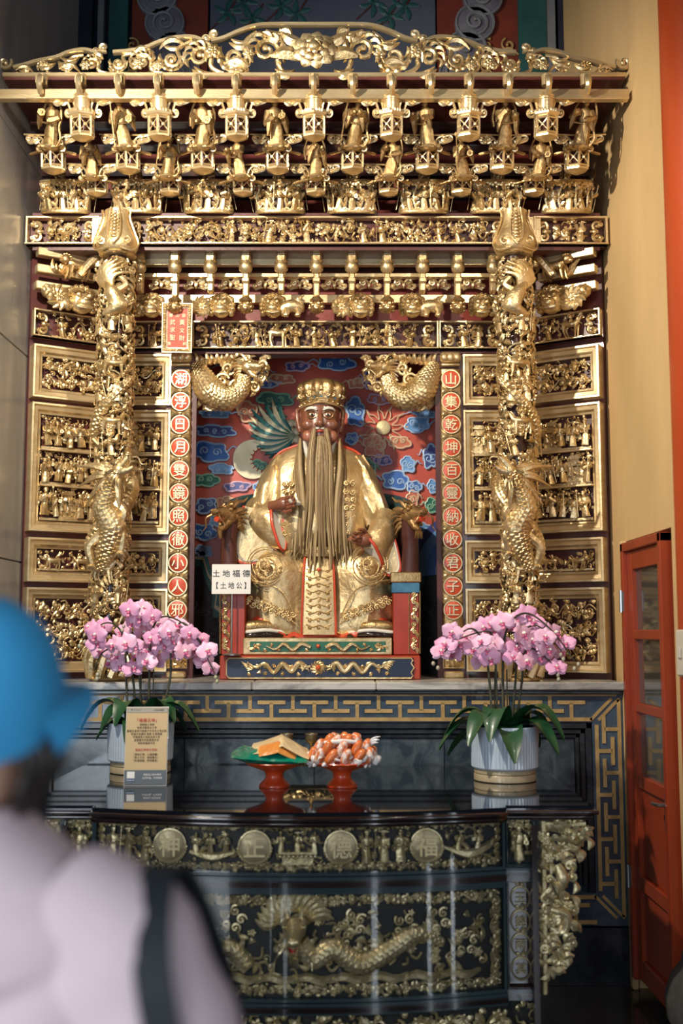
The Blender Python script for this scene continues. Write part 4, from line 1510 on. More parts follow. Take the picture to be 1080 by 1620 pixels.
def lion_block(flip, v):
    a, b = MB(), MB()
    s_ = -1 if flip else 1
    hx = s_ * .045
    a.blob((hx, -.02, .062), (.052, .045, .056), None, 12, 9)
    a.blob((hx, -.062, .045), (.032, .028, .024), None, 9, 7)
    a.tube([(hx - .03, -.068, .026), (hx, -.08, .020), (hx + .03, -.068, .026)], .007, 5)
    a.blob((hx, -.086, .056), (.013, .01, .009), None, 6, 5)
    for e in (-1, 1):
        a.blob((hx + e * .022, -.062, .078), (.012, .011, .012), None, 7, 6)
        a.tube(bez([(hx + e * .008, -.066, .094), (hx + e * .024, -.066, .101), (hx + e * .042, -.05, .092)], 3), .006, 5)
        a.blob((hx + e * .05, -.02, .10), (.016, .012, .018), None, 6, 5)
    for q in range(13):
        an = rad(-30 + 20 * q)
        a.blob((hx + .058 * cos(an), -.012, .062 + .062 * sin(an)), (.016, .022, .016), None, 7, 5)
        a.spiral((hx + .056 * cos(an), -.034, .062 + .06 * sin(an)), .011, an, 1.0, 1, .003, n=4)
    bx = -s_ * .05
    if v % 2:
        for q in range(11):
            an = rad(20 + 32 * q)
            b.leaf((bx, -.03, .05), (bx + .055 * cos(an), -.035, .06 + .058 * sin(an)), .028, .2, .012)
        b.flower((bx, -.045, .06), .024, 6, lay=2)
    else:
        b.tube(bez([(bx + s_ * .05, -.01, .05), (bx, -.02, .07), (bx - s_ * .04, -.01, .06), (bx - s_ * .03, -.02, .11)], 4), [.035, .034, .03, .01], 9)
        for q in range(2):
            x = bx + (q - .5) * .06
            b.tube([(x, -.03, .05), (x + .008, -.05, .03), (x, -.05, .006)], [.018, .013, .014], 7)
            b.blob((x, -.06, .008), (.016, .018, .009), None, 6, 5)
        for q in range(7):
            b.leaf((bx - s_ * .03, -.02, .07), (bx - s_ * (.03 + .035 * cos(q)), -.03, .085 + .035 * sin(q * 1.3)), .018, .2)
    return a.mesh('lion_head', 'gold', 50), b.mesh('leafy_body', 'gold', 50)


for i, k in enumerate((-5, -3, -1, 1, 3, 5)):
    z0 = zz(509, 5.52)
    la, lb = lion_block(k > 0 if abs(k) != 1 else k < 0, i)
    t = thing('lion_block', 'gilded carved block with lion face, %s of six above the inner lintel' % ordinal(i, 6), 'carving', (k * S / 2, 5.49, z0), 0, 'lion blocks above the inner lintel')
    link('lion_head', la, t)
    link('leafy_body', lb, t)

for t, xo, inn in ((sc_l, 0, 1), (sc_r, WL, -1)):
    la, lb = lion_block(inn < 0, 1)
    for nm, me in (('lion_head', la), ('leafy_body', lb)):
        o = link(nm, me, t, (xo + inn * .17, -.07, W(500, 499, 5.40)[1]))
        o.scale = (1.25, 1.2, 1.15)
# inner lintel
DL = 5.56
il = thing('inner_lintel', 'gilded carved lintel above the painted niche', 'lintel', (0, DL, 0))
z0, z1 = W(500, 553, DL)[1], W(500, 509, DL)[1]
for (a, b, q) in ((205, 302, 1), (304, 693, 2), (694, 795, 3)):
    frieze(il, W(a, 530, DL)[0], W(b, 530, DL)[0], z0, z1, 700 + q * 13, True, 'mixed', .009, 'frieze')
MB().box((0, .05, z0 - .012), (2.06, .09, .02), bev=.003).build('soffit', 'maroon', il, None)

# ------------------------------------------------------------------ painted niche behind the deity
mat('backdrop_red', (0.52, 0.07, 0.04), (0.62, 0.125, 0.08), 0.35, 0, 2.0, coat=0.35)
mat('cloud_blue', (0.025, 0.11, 0.42), (0.04, 0.16, 0.52), 0.4, 0, 6, coat=0.2)
mat('cloud_sky', (0.12, 0.30, 0.62), (0.2, 0.4, 0.7), 0.4, 0, 6, coat=0.2)
mat('cloud_navy', (0.045, 0.06, 0.24), (0.07, 0.09, 0.3), 0.4, 0, 6, coat=0.2)
mat('cloud_green', (0.02, 0.13, 0.10), (0.03, 0.18, 0.13), 0.4, 0, 6, coat=0.2)
mat('cloud_salmon', (0.52, 0.13, 0.07), (0.60, 0.18, 0.10), 0.4, 0, 6, coat=0.2)
mat('rim_blue', (0.42, 0.60, 0.85), None, 0.4)
mat('rim_green', (0.30, 0.55, 0.40), None, 0.4)
mat('rim_peach', (0.80, 0.55, 0.36), None, 0.4)
mat('rim_lilac', (0.62, 0.45, 0.62), None, 0.4)
mat('cream', (0.78, 0.70, 0.48), (0.66, 0.58, 0.36), 0.45, 0.1, 12)
mat('teal_paint', (0.02, 0.16, 0.16), (0.04, 0.25, 0.22), 0.4, 0, 8)
mat('grey_scroll', (0.10, 0.10, 0.12), (0.14, 0.13, 0.15), 0.5, 0, 8)
mat('niche_dark', (0.02, 0.018, 0.022), (0.035, 0.025, 0.03), 0.5, 0, 6)

DK = 6.08
nb = thing('painted_backdrop', 'red painted niche wall with blue and green clouds, sun and moon behind the deity', 'backdrop', (0, DK, 0))
zt, zb = W(500, 545, DB)[1] + .12, ZL
MB().box((0, .03, (zt + zb) / 2), (1.64, .04, zt - zb)).build('backdrop_board', 'backdrop_red', nb, None)
for sd in (-1, 1):
    MB().box((sd * .80, -.20, (zt + zb) / 2), (.03, .38, zt - zb)).build('niche_side', 'maroon', nb, None)
MB().box((0, -.20, zt + .0), (1.62, .38, .03)).build('niche_top', 'teal_paint', nb, None)


def wp(x, y, d=0.0):
    a = W(x, y, DK)
    return (a[0], d, a[1])


def cloud(x, y, w, h, mt, rim, seed, tails=1):
    """flat painted cloud: lobed raised piece with pale rim and curls"""
    rg = random.Random(seed)
    k = DK / FPX
    cx, _, cz = wp(x, y)
    W2, H2 = w * k / 2 * .95, h * k / 2 * 1.02
    nl = max(5, int(w / 11))
    out = []
    N = nl * 6
    ph = rg.uniform(0, 6)
    for j in range(N):
        a = 2 * PI * j / N
        lob = abs(sin(nl * a / 2 + ph))
        r = .74 + .26 * lob + .1 * sin(2 * a + ph)
        c_, s_ = cos(a), sin(a)
        out.append((cx + W2 * r * math.copysign(abs(c_) ** .8, c_), cz + H2 * r * math.copysign(abs(s_) ** .8, s_)))
    c = MB().prism(out, -.004, .012).build('cloud', mt, nb, None)
    m = MB()
    m.tube([(px_, -.005, pz) for px_, pz in out], .006, 5, closed=True)
    for q in range(max(2, nl // 2)):
        u = (q + .5) / max(2, nl // 2) * 2 - 1
        m.spiral((cx + W2 * .66 * u, -.006, cz + H2 * rg.uniform(-.25, .3)), min(H2 * .42, .03), rg.uniform(0, 6), 1.3, rg.choice((-1, 1)), .0045, n=4, ball=False)
    sg = rg.choice((-1, 1))
    if tails:
        m.tube(bez([(cx + sg * W2 * .9, -.004, cz), (cx + sg * W2 * 1.25, -.005, cz + H2 * .5), (cx + sg * W2 * 1.6, -.004, cz + H2 * .1), (cx + sg * W2 * 1.9, -.003, cz + H2 * .2)], 4), [.005, .0045, .003, .001], 5)
    m.build('cloud_lines', rim, c, 60)


CL = [(375, 583, 52, 24, 'cloud_navy', 'rim_blue'), (402, 590, 40, 22, 'cloud_navy', 'rim_blue'), (532, 575, 62, 26, 'cloud_blue', 'rim_blue'), (420, 608, 40, 14, 'cloud_blue', 'rim_blue'),
      (435, 632, 62, 24, 'cloud_green', 'rim_green'), (392, 652, 36, 34, 'cloud_salmon', 'rim_peach'), (340, 682, 70, 20, 'cloud_navy', 'rim_blue'), (333, 715, 62, 34, 'cloud_blue', 'rim_blue'),
      (325, 760, 44, 22, 'cloud_green', 'rim_green'), (375, 770, 44, 16, 'cloud_navy', 'rim_lilac'), (325, 800, 40, 24, 'cloud_navy', 'rim_blue'), (322, 842, 42, 28, 'cloud_blue', 'rim_blue'),
      (322, 872, 30, 18, 'cloud_sky', 'rim_blue'), (357, 795, 30, 20, 'cloud_salmon', 'rim_peach'), (562, 652, 34, 46, 'cloud_blue', 'rim_blue'), (556, 694, 22, 18, 'cloud_blue', 'rim_blue'), (565, 607, 30, 18, 'cloud_salmon', 'rim_peach'),
      (585, 600, 26, 30, 'cloud_navy', 'rim_lilac'), (660, 672, 46, 24, 'cloud_sky', 'rim_blue'), (592, 706, 42, 34, 'cloud_salmon', 'rim_peach'), (632, 700, 36, 20, 'cloud_salmon', 'rim_peach'),
      (625, 760, 50, 28, 'cloud_blue', 'rim_blue'), (645, 735, 26, 24, 'cloud_sky', 'rim_blue'), (681, 722, 24, 42, 'cloud_navy', 'rim_blue'), (685, 770, 20, 22, 'cloud_sky', 'rim_blue'),
      (684, 800, 24, 24, 'cloud_green', 'rim_green'), (612, 800, 32, 22, 'cloud_green', 'rim_green'), (652, 790, 20, 30, 'cloud_salmon', 'rim_peach'), (668, 840, 36, 26, 'cloud_sky', 'rim_blue'),
      (585, 745, 20, 40, 'cloud_green', 'rim_green'), (410, 740, 30, 24, 'cloud_green', 'rim_green'), (645, 640, 30, 16, 'cloud_navy', 'rim_lilac'), (340, 655, 60, 12, 'cloud_sky', 'rim_blue'), (672, 655, 40, 12, 'cloud_sky', 'rim_blue'),
      (470, 580, 40, 18, 'cloud_navy', 'rim_lilac'), (445, 600, 46, 16, 'cloud_salmon', 'rim_peach'), (600, 632, 40, 18, 'cloud_salmon', 'rim_lilac'), (350, 742, 44, 16, 'cloud_sky', 'rim_blue'), (415, 770, 30, 20, 'cloud_blue', 'rim_blue'), (605, 728, 30, 18, 'cloud_navy', 'rim_lilac'), (655, 770, 24, 20, 'cloud_blue', 'rim_blue'), (640, 815, 30, 18, 'cloud_navy', 'rim_blue'), (345, 825, 28, 18, 'cloud_sky', 'rim_blue'), (665, 870, 24, 20, 'cloud_blue', 'rim_blue'), (430, 665, 26, 20, 'cloud_salmon', 'rim_peach')]
for k, c_ in enumerate(CL):
    cloud(*c_, seed=k + 5)
# sun with flames
c_ = np.array(wp(606, 677))
m = MB()
m.lathe([(.040, 0), (.040, .012), (.034, .016)], 24, c_, rot=rotm(PI / 2))
m.build('sun_disc', 'gold_pale', nb, 50)
m = MB()
for k in range(11):
    a = 2 * PI * k / 11
    p = lambda r, da, : c_ + np.array((r * cos(a + da), -.004, r * sin(a + da)))
    m.tube(bez([p(.05, -.25), p(.085, -.1), p(.105, .06), p(.14, .02), p(.10, .16), p(.07, .2), p(.052, .28)], 3), .0036, 4)
m.build('sun_flames', 'rim_peach', nb, 60)
# crescent moon
cm = np.array(wp(400, 727))
out = [(cm[0] + .11 * cos(a), cm[2] + .11 * sin(a)) for a in np.linspace(rad(52), rad(308), 28)]
out += [(cm[0] + .062 + .066 * cos(a), cm[2] + .066 * sin(a)) for a in np.linspace(rad(262), rad(98), 20)]
MB().prism(out, -.012, .012).build('moon', 'cream', nb, None)
m = MB()
for k in range(9):
    a = rad(100 + 20 * k)
    m.tube([(cm[0] + .062 + .06 * cos(a), -.014, cm[2] + .06 * sin(a)), (cm[0] + .062 + .078 * cos(a), -.014, cm[2] + .078 * sin(a))], .003, 4)
m.build('moon_edge', 'red_paint', nb, 60)
# phoenix tail plumes
m, m2 = MB(), MB()
for k in range(13):
    a = rad(112 + 8.5 * k)
    p0 = np.array(wp(468, 690, -.01))
    L_ = .30 - .012 * abs(k - 4)
    p1 = p0 + L_ * np.array((cos(a), 0, sin(a) * .9))
    (m if k % 2 else m2).leaf(p0, p1, .026, .12, .012, th=.25, n=7)
    for q in range(2):
        f_ = .5 + .22 * q
        pm = p0 + (p1 - p0) * f_
        m2.leaf(pm, pm + .06 * np.array((cos(a + .5), 0, sin(a + .5))), .012, .1)
m.build('cream_plumes', 'cream', nb, 50)
m2.build('teal_plumes', 'teal_paint', nb, 50)
m = MB()
for k in range(9):
    m.blob(np.array(wp(452 + (k % 3) * 9, 670 + (k // 3) * 13, -.012)), (.022, .008, .024), None, 7, 5)
m.build('plume_scales', 'cream', nb, 60)
# lower border: stepped green bands, dark scrollwork, and the curved blue wave at right
for sd in (-1, 1):
    xe = 303 if sd < 0 else 693
    f = lambda dx, y: (W(xe - sd * dx, y, DK)[0], W(xe, y, DK)[1])
    for q, (o_, mt) in enumerate(((0, 'teal_paint'), (9, 'cream'), (14, 'cloud_green'), (24, 'niche_dark'))):
        outl = [f(-40, 868 + o_), f(22 - o_ * .3, 872 + o_), f(30 - o_ * .3, 898 + o_), f(48 - o_ * .6, 918 + o_), f(44 - o_ * .6, 948 + o_), f(64 - o_ * .5, 965 + o_), f(90, 985 + o_), f(90, 1066), f(-40, 1066)]
        MB().prism(outl, -.004 - .004 * q, .012).build('border_band', mt, nb, None)
    m = MB()
    for k in range(16):
        rg = random.Random(k + 90)
        x, z_ = f(rg.uniform(-10, 48), rg.uniform(945, 1062))
        m.spiral((x, -.02, z_), rg.uniform(.02, .036), rg.uniform(0, 6), 1.4, rg.choice((-1, 1)), .006, n=4)
    m.build('border_scrolls', 'grey_scroll', nb, 60)
for k, mt in enumerate(('cloud_navy', 'cloud_sky', 'cloud_blue', 'rim_blue')):
    cc = wp(745, 905)
    r = (.34, .30, .25, .20)[k]
    out = [(cc[0] + r * cos(a), cc[2] + r * sin(a)) for a in np.linspace(rad(95), rad(185), 16)] + [(cc[0], cc[2])]
    MB().prism(out, -.03 - .005 * k, -.024).build('wave_band', mt, nb, None)

# ------------------------------------------------------------------ dragon-fish spandrels in the upper corners
def spandrel(sd, label):
    xa = W(305, 600, 5.62)[0] if sd < 0 else W(694, 600, 5.62)[0]
    t = thing('dragon_spandrel', label, 'carving', (xa, 5.62, W(500, 556, 5.62)[1]))
    s_ = -sd            # towards the centre
    k = 5.62 / FPX
    q = lambda x, y, d=0: np.array((s_ * x * k, d, -y * k))     # px from the outer top corner, y downwards
    m = MB()
    scaly_tube(m, bez([q(6, 22, -.02), q(18, 48, -.045), q(32, 70, -.055), q(56, 80, -.05), q(78, 66, -.045), q(84, 44, -.04)], 8), [.03, .058, .075, .066, .046, .034], 11, .02, .16)
    m.build('scaly_body', 'gold', t, None)
    m = MB()
    dragon_head(m, q(92, 32, -.05), .125, rz=(0 if s_ > 0 else PI) + (-.5 if s_ > 0 else .5), ry=.25)
    m.build('head', 'gold', t, 50)
    m = MB()
    for kk in range(9):
        p0 = q(8 + kk * 7, 26 - kk * 1.2, -.03)
        p1 = q(2 + kk * 9, 3 + (kk % 2) * 5, -.045)
        m.tube(bez([p0, (p0 + p1) / 2 + np.array((s_ * .012, -.015, 0)), p1], 3), [.014, .012, .003], 6)
    for kk in range(7):
        p0 = q(40 + kk * 8, 84 - kk * 3, -.05)
        p1 = q(34 + kk * 9, 100 - kk * 5, -.06)
        m.leaf(p0, p1, .03, .2, .01)
    for kk in range(8):
        m.leaf(q(14, 70, -.02), q(-0 + kk * 6, 98 - (kk % 3) * 3, -.02), .022, .2, .008)
    m.build('fins', 'gold', t, 50)
    m = MB()
    for kk, (x, y, r) in enumerate(((58, 30, 12), (70, 60, 11), (100, 62, 10), (112, 24, 10), (88, 14, 9), (48, 50, 12), (110, 45, 8), (30, 92, 8), (64, 12, 9), (118, 10, 6))):
        m.spiral(q(x, y, -.028 - .004 * (kk % 3)), r * k, kk * 1.3, 1.4, 1 if kk % 2 else -1, .0085, n=6)
        for e in range(3):
            a = kk + e * 2
            m.leaf(q(x, y, -.02), q(x + r * 1.6 * cos(a), y + r * 1.6 * sin(a), -.03), .022, .2, .01)
    for (xa_, ya_, xb_, yb_) in ((48, 50, 30, 92), (58, 30, 48, 50), (58, 30, 64, 12), (64, 12, 88, 14), (88, 14, 112, 24), (112, 24, 118, 10), (112, 24, 110, 45), (110, 45, 100, 62), (100, 62, 70, 60), (70, 60, 48, 50)):
        m.tube([q(xa_, ya_, -.02), q((xa_ + xb_) / 2 + 2, (ya_ + yb_) / 2, -.028), q(xb_, yb_, -.02)], .006, 5)
    m.build('cloud_scrolls', 'gold', t, 50)
    MB().tube(bez([q(2, 4, -.01), q(60, 3, -.01), q(124, 6, -.01)], 4), .008, 5).build('top_rail', 'gold', t, 50)
    return t


spandrel(-1, 'gilded dragon-fish corner bracket in the upper left of the niche')
spandrel(1, 'gilded dragon-fish corner bracket in the upper right of the niche')

# ------------------------------------------------------------------ couplet boards
mat('medallion_red', (0.62, 0.085, 0.03), (0.54, 0.065, 0.022), 0.4, 0, 10, 0.1, 90, coat=0.2)


def couplet(xpx, chars, label, sd):
    x = (W(xpx[0], 800, 5.56)[0] + W(xpx[1], 800, 5.56)[0]) / 2
    t = thing('couplet_board', label, 'plaque', (x, 5.56, 0))
    k = 5.56 / FPX
    z = lambda y: W(500, y, 5.56)[1]
    wd = .105
    MB().box((0, .03, (z(556) + ZL) / 2), (wd + .05, .03, z(556) - ZL)).build('backing', 'maroon', t, None)
    rings = []
    for a in np.linspace(0, PI, 9):
        rings.append((wd / 2 * cos(a), -.018 * sin(a)))
    m = MB()
    V = [(x_, y_ + .014, z(1010)) for x_, y_ in rings] + [(x_, y_ + .014, z(584)) for x_, y_ in rings]
    n = len(rings)
    m.add(V, [(i, i + 1, i + 1 + n, i + n) for i in range(n - 1)] + [tuple(range(n))[::-1], tuple(range(n, 2 * n))])
    m.build('board', 'gold_old', t, 60)
    m = MB()
    m.box((0, -.004, z(566)), (wd, .05, .055), bev=.012)
    for s_ in (-1, 0, 1):
        m.blob((s_ * .032, -.028, z(567)), (.02, .014, .022), None, 8, 6)
    m.box((0, -.0, z(578)), (wd * .9, .04, .014), bev=.004)
    m.build('lotus_cap', 'gold_robe', t, 50)
    for i, ch in enumerate(chars):
        zc = z(600.5) - i * (z(600.5) - z(965)) / 10
        d = MB().lathe([(.044, 0), (.044, .010), (.041, .012)], 24, (0, -.002, zc), rot=rotm(PI / 2)).build('medallion', 'medallion_red', t, 50)
        MB().tube([(.046 * cos(a), -.013, zc + .046 * sin(a)) for a in np.linspace(0, 2 * PI, 29)[:-1]], .0045, 6, closed=True).build('ring', 'gold_flat', d, 60)
        text_part('character', ch, .066, 'gold_flat', d, (0, -.016, zc), bold=.006, ext=.05)
        if i < 10:
            zm = zc - (z(600.5) - z(965)) / 20
            m = MB()
            for s_ in (-1, 1):
                m.leaf((s_ * .012, -.012, zm), (s_ * .05, -.006, zm + .022), .018, -.2 * s_, .006)
                m.leaf((s_ * .012, -.012, zm), (s_ * .05, -.006, zm - .022), .018, .2 * s_, .006)
                m.spiral((s_ * .036, -.010, zm), .011, 0 if s_ > 0 else PI, 1.1, s_, .0035, n=4)
            m.blob((0, -.012, zm), (.008, .006, .008), None, 6, 4)
            m.build('leaf_ornament', 'gold', t, 50)
    m = MB()
    moulding(m, -wd * .5, wd * .5, z(1057), z(1018), .010, 0, .02)
    carve(m, -wd * .4, wd * .4, z(1054), z(1021), .0, 800 + sd, 'floral', .015)
    m.box((0, .01, (z(1057) + z(1018)) / 2), (wd, .02, z(1018) - z(1057)), bev=.006)
    m.build('carved_foot', 'gold', t, 50)
    MB().box((0, -.005, (z(1062) + ZL) / 2 + .001), (wd * .92, .06, z(1062) - ZL), bev=.008).build('plinth', 'gold_robe', t, 40)
    return t


couplet((266, 301), '湖浮日月雙鏡照徹小人邪', 'vertical couplet board with red character medallions left of the deity', -1)
couplet((697, 732), '山集乾坤百靈納收君子正', 'vertical couplet board with red character medallions right of the deity', 1)

# red dedication plaque hung in front of the lintel
x0, x1, y0, y1 = 256, 305, 481, 557
D_ = 5.40
a, b = W(x0, y1, D_), W(x1, y0, D_)
w_, h_ = b[0] - a[0], b[1] - a[1]
pq = thing('dedication_plaque', 'small red plaque with gold characters in a carved gilt frame', 'plaque', ((a[0] + b[0]) / 2, D_, (a[1] + b[1]) / 2))
pq.rotation_euler = (rad(10), rad(1.5), 0)
MB().box((0, .006, 0), (w_ - .01, .012, h_ - .01)).build('red_field', 'medallion_red', pq, None)
fr = moulding(MB(), -w_ / 2, w_ / 2, -h_ / 2, h_ / 2, .026, 0, .016).build('frame', 'gold_flat', pq, 30)
m = MB()
rg = random.Random(3)
for k in range(60):
    u = k / 60 * 2 * (w_ + h_ - .05)
    W_, H_ = w_ - .026, h_ - .026
    if u < W_: p = (u - W_ / 2, H_ / 2)
    elif u < W_ + H_: p = (W_ / 2, H_ / 2 - (u - W_))
    elif u < 2 * W_ + H_: p = (W_ / 2 - (u - W_ - H_), -H_ / 2)
    else: p = (-W_ / 2, -H_ / 2 + (u - 2 * W_ - H_))
    m.spiral((p[0], -.013, p[1]), .007, k, 1.1, 1 if k % 2 else -1, .0022, n=4)
m.build('frame_scrolls', 'gold', fr, 50)
for ch, x, z_, s_ in (('鄉', -.032, .062, .021), ('山', 0, .062, .019), ('泉', .032, .062, .021), ('黃', .024, .028, .030), ('文', .024, -.012, .026), ('財', .024, -.050, .030),
                      ('武', -.024, .028, .028), ('求', -.024, -.010, .028), ('聖', -.024, -.048, .030), ('敬', -.038, -.078, .018), ('獻', .038, -.078, .019)):
    text_part('character', ch, s_, 'cream', pq, (x, -.004, z_), bold=.006, ext=.03)

# ------------------------------------------------------------------ throne and seated deity
mat('skin_brown', (0.17, 0.060, 0.032), (0.24, 0.085, 0.045), 0.28, 0, 7, coat=0.5)
mat('skin_warm', (0.30, 0.11, 0.06), (0.36, 0.14, 0.08), 0.32, 0, 7, coat=0.3)
mat('lip_red', (0.42, 0.06, 0.03), None, 0.35)
mat('eye_white', (0.72, 0.66, 0.52), None, 0.2)
mat('eye_dark', (0.02, 0.012, 0.01), None, 0.12)
mat('white_paint', (0.72, 0.68, 0.58), (0.6, 0.55, 0.46), 0.5, 0, 12)
mat('beard', (0.27, 0.175, 0.075), (0.13, 0.08, 0.035), 0.5, 0, 30, 0.2, 200, stretch=(6, 6, .4))
mat('beard_light', (0.42, 0.30, 0.145), (0.29, 0.195, 0.09), 0.48, 0, 30, stretch=(6, 6, .4))
mat('throne_red', (0.40, 0.045, 0.018), (0.30, 0.03, 0.014), 0.4, 0, 6, coat=0.2)
mat('throne_dark', (0.10, 0.03, 0.02), (0.06, 0.018, 0.014), 0.45, 0, 8)
mat('throne_teal', (0.012, 0.05, 0.055), (0.02, 0.075, 0.075), 0.45, 0, 6)
mat('navy_panel', (0.012, 0.022, 0.05), (0.02, 0.03, 0.07), 0.35, 0, 6)
mat('green_panel', (0.015, 0.10, 0.06), (0.025, 0.14, 0.08), 0.4, 0, 9)
mat('blue_tile', (0.03, 0.12, 0.22), (0.05, 0.18, 0.3), 0.4, 0, 20)
mat('dragon_brown', (0.20, 0.10, 0.04), (0.42, 0.26, 0.10), 0.42, 0.6, 18, 0.3, 90)
mat('jewel', (0.6, 0.08, 0.02), None, 0.15, coat=0.8)


def bw(mb, name, m, root, smooth=50, part=None):
    """build world-placed shapes as a part of root (or as a sub-part)"""
    if part is not None:
        return mb.build(name, m, part, smooth)
    return mb.build(name, m, root, smooth, loc=tuple(-Vector(root.location)))


def p3(x, y, D):
    a = W(x, y, D)
    return np.array((a[0], D, a[1]))


th = thing('throne', 'red and navy carved throne with gilded dragon-head arms under the deity', 'throne', (.02, 5.65, ZL))


def wbox(x0, y0, x1, y1, D0, D1, bev=.004):
    a, b = W(x0, y1, D0), W(x1, y0, D0)
    return MB().box(((a[0] + b[0]) / 2, (D0 + D1) / 2, (a[1] + b[1]) / 2), (b[0] - a[0], D1 - D0, b[1] - a[1]), bev=bev)


zb_ = ZL
a, b = W(347, 1077, 5.36), W(665, 1037, 5.36)
m = MB().box(((a[0] + b[0]) / 2, 5.66, (zb_ + b[1]) / 2), (b[0] - a[0], .60, b[1] - zb_), bev=.006)
base = bw(m, 'base', 'throne_red', th, 30)
m = wbox(358, 1041, 654, 1072, 5.352, 5.37, .002)
bw(m, 'base_panel', 'navy_panel', th, None, base)
m = MB()
pts = [p3(x, y, 5.35) for x, y in ((362, 1041), (650, 1041), (653, 1045), (650, 1049), (655, 1056), (650, 1064), (653, 1069), (650, 1073), (362, 1073), (358, 1068), (358, 1046))]
m.tube(pts, .004, 5, closed=True)
for sd in (-1, 1):
    q = lambda x, y, d=0: p3(503 + sd * x, y, 5.348 - d)
    m.tube(bez([q(18, 1057), q(30, 1049, .006), q(42, 1062, .004), q(56, 1050, .008), q(70, 1064, .004), q(84, 1050, .006), q(98, 1056, .002), q(112, 1048)], 5), [.011, .014, .013, .011, .008, .003], 7)
    for k in range(7):
        x = 26 + 13 * k
        m.leaf(q(x, 1058), q(x + 6, 1047 + (k % 2) * 18, .006), .014, .3)
        m.spiral(q(x + 5, 1066 - (k % 2) * 12), .010, k, 1.1, sd, .003, n=4)
    dragon_head(m, q(20, 1056, .01), .035, rz=(0 if sd < 0 else PI), ry=0)
    for k in range(6):
        m.leaf(q(100, 1054), q(122 - k * 2, 1046 + 3 * k, .003), .008, .1)
for k in range(10):
    a_ = 2 * PI * k / 10
    m.leaf(p3(503, 1056, 5.346), p3(503 + 13 * cos(a_), 1056 + 12 * sin(a_), 5.346), .012, .3)
bw(m, 'base_dragons', 'gold', th, 50, base)
m = MB().blob(p3(503, 1056, 5.342), .012, None, 10, 8)
bw(m, 'jewel', 'jewel', th, 60, base)
# foot step
m = wbox(384, 1009, 620, 1036, 5.385, 5.6)
st = bw(m, 'foot_step', 'gold_robe', th, 30)
m = wbox(395, 1015, 610, 1031, 5.380, 5.39, .002)
bw(m, 'step_panel', 'green_panel', th, None, st)
m = MB()
for sd in (-1, 1):
    q = lambda x, y, d=0: p3(503 + sd * x, y, 5.377 - d)
    m.tube(bez([q(12, 1024), q(26, 1019, .005), q(40, 1028, .003), q(54, 1019, .005), q(68, 1027, .003), q(82, 1022)], 5), [.009, .010, .009, .006, .003], 6)
    for k in range(8):
        m.spiral(q(18 + 11 * k, 1028 - (k % 2) * 8), .009, k, 1.1, sd, .0026, n=4)
        m.leaf(q(100, 1024), q(100 - 12 * sin(k), 1018 + k * 1.6), .01, .2)
bw(m, 'step_dragons', 'gold', th, 50, st)
bw(MB().blob(p3(503, 1022, 5.374), .010, None, 10, 8), 'jewel', 'jewel', th, 60, st)
# seat block and side panels
bw(wbox(386, 880, 622, 1036, 5.56, 5.95), 'seat_block', 'throne_red', th, 30)
for sd in (-1, 1):
    x0, x1 = ((350, 388) if sd < 0 else (622, 662))
    sp_ = bw(wbox(x0, 912, x1, 1036, 5.40, 5.92), 'side_panel', 'throne_red', th, 30)
    m = MB()
    xg = (356 if sd < 0 else 655)
    for k in range(8):
        y = 940 + 12 * k
        m.spiral(p3(xg, y, 5.395), .013, k, 1.2, 1 if k % 2 else -1, .004, n=5)
        m.leaf(p3(xg, y, 5.395), p3(xg + (6 if k % 2 else -5), y + 10, 5.392), .016, .2)
    m.tube([p3(xg - 8, 935, 5.397), p3(xg - 8, 1034, 5.397)], .003, 4)
    m.tube([p3(xg + 9, 935, 5.397), p3(xg + 9, 1034, 5.397)], .003, 4)
    bw(m, 'gilt_relief', 'gold', th, 50, sp_)
    bw(wbox(x0 - 2, 922, x1 + 2, 938, 5.392, 5.93), 'tile_band', 'blue_tile', th, 30)
    bw(wbox(x0 - 4, 905, x1 + 4, 921, 5.388, 5.93), 'side_cap', 'gold_old', th, 30)
    # arm: post, curved rail, dragon head
    xp = 363 if sd < 0 else 648
    m = MB()
    m.tube(bez([p3(xp, 908, 5.50), p3(xp + sd * 1, 860, 5.48), p3(xp - sd * 2, 822, 5.46)], 5), [.045, .04, .05], 10)
    m.tube(bez([p3(xp, 905, 5.58), p3(xp - sd * 10, 860, 5.62), p3(xp - sd * 14, 820, 5.60)], 5), [.04, .035, .04], 8)
    bw(m, 'arm_post', 'throne_dark', th, 60)
    m = MB()
    m.tube(bez([p3(xp, 815, 5.44), p3(xp - sd * 4, 808, 5.60), p3(xp - sd * 22, 800, 5.82), p3(505 + sd * 60, 790, 5.93)], 6), [.045, .05, .055, .05], 12)
    bw(m, 'arm_rail', 'throne_teal', th, 60)
    m = MB()
    hd = p3(xp + sd * 2, 818, 5.42)
    dragon_head(m, hd, .15, rz=-PI / 2 + sd * .62, ry=.12, mouth=.6)
    for k in range(10):
        a_ = 2 * PI * k / 10
        m.spiral(hd + np.array((.05 * cos(a_), .03, .055 * sin(a_))), .016, a_, 1.1, 1, .006, n=5)
    bw(m, 'arm_dragon_head', 'dragon_brown', th, 50)
    bw(MB().tube([hd + np.array((sd * .03, -.04, -.012)), hd + np.array((sd * .05, -.075, -.018))], [.02, .014], 7), 'dragon_tongue', 'red_paint', th, 60)
a_, b_ = W(405, 760, 5.95), W(605, 760, 5.95)
m = MB()
out = [(505 + 100 * cos(t_), 900 - 150 * sin(t_)) for t_ in np.linspace(0, PI, 20)]
poly = [tuple(p3(x, y, 5.95)[[0, 2]]) for x, y in out] + [tuple(p3(405, 1000, 5.95)[[0, 2]]), tuple(p3(605, 1000, 5.95)[[0, 2]])]
m.prism(poly, 5.93, 5.97)
bw(m, 'back_panel', 'throne_teal', th, None)

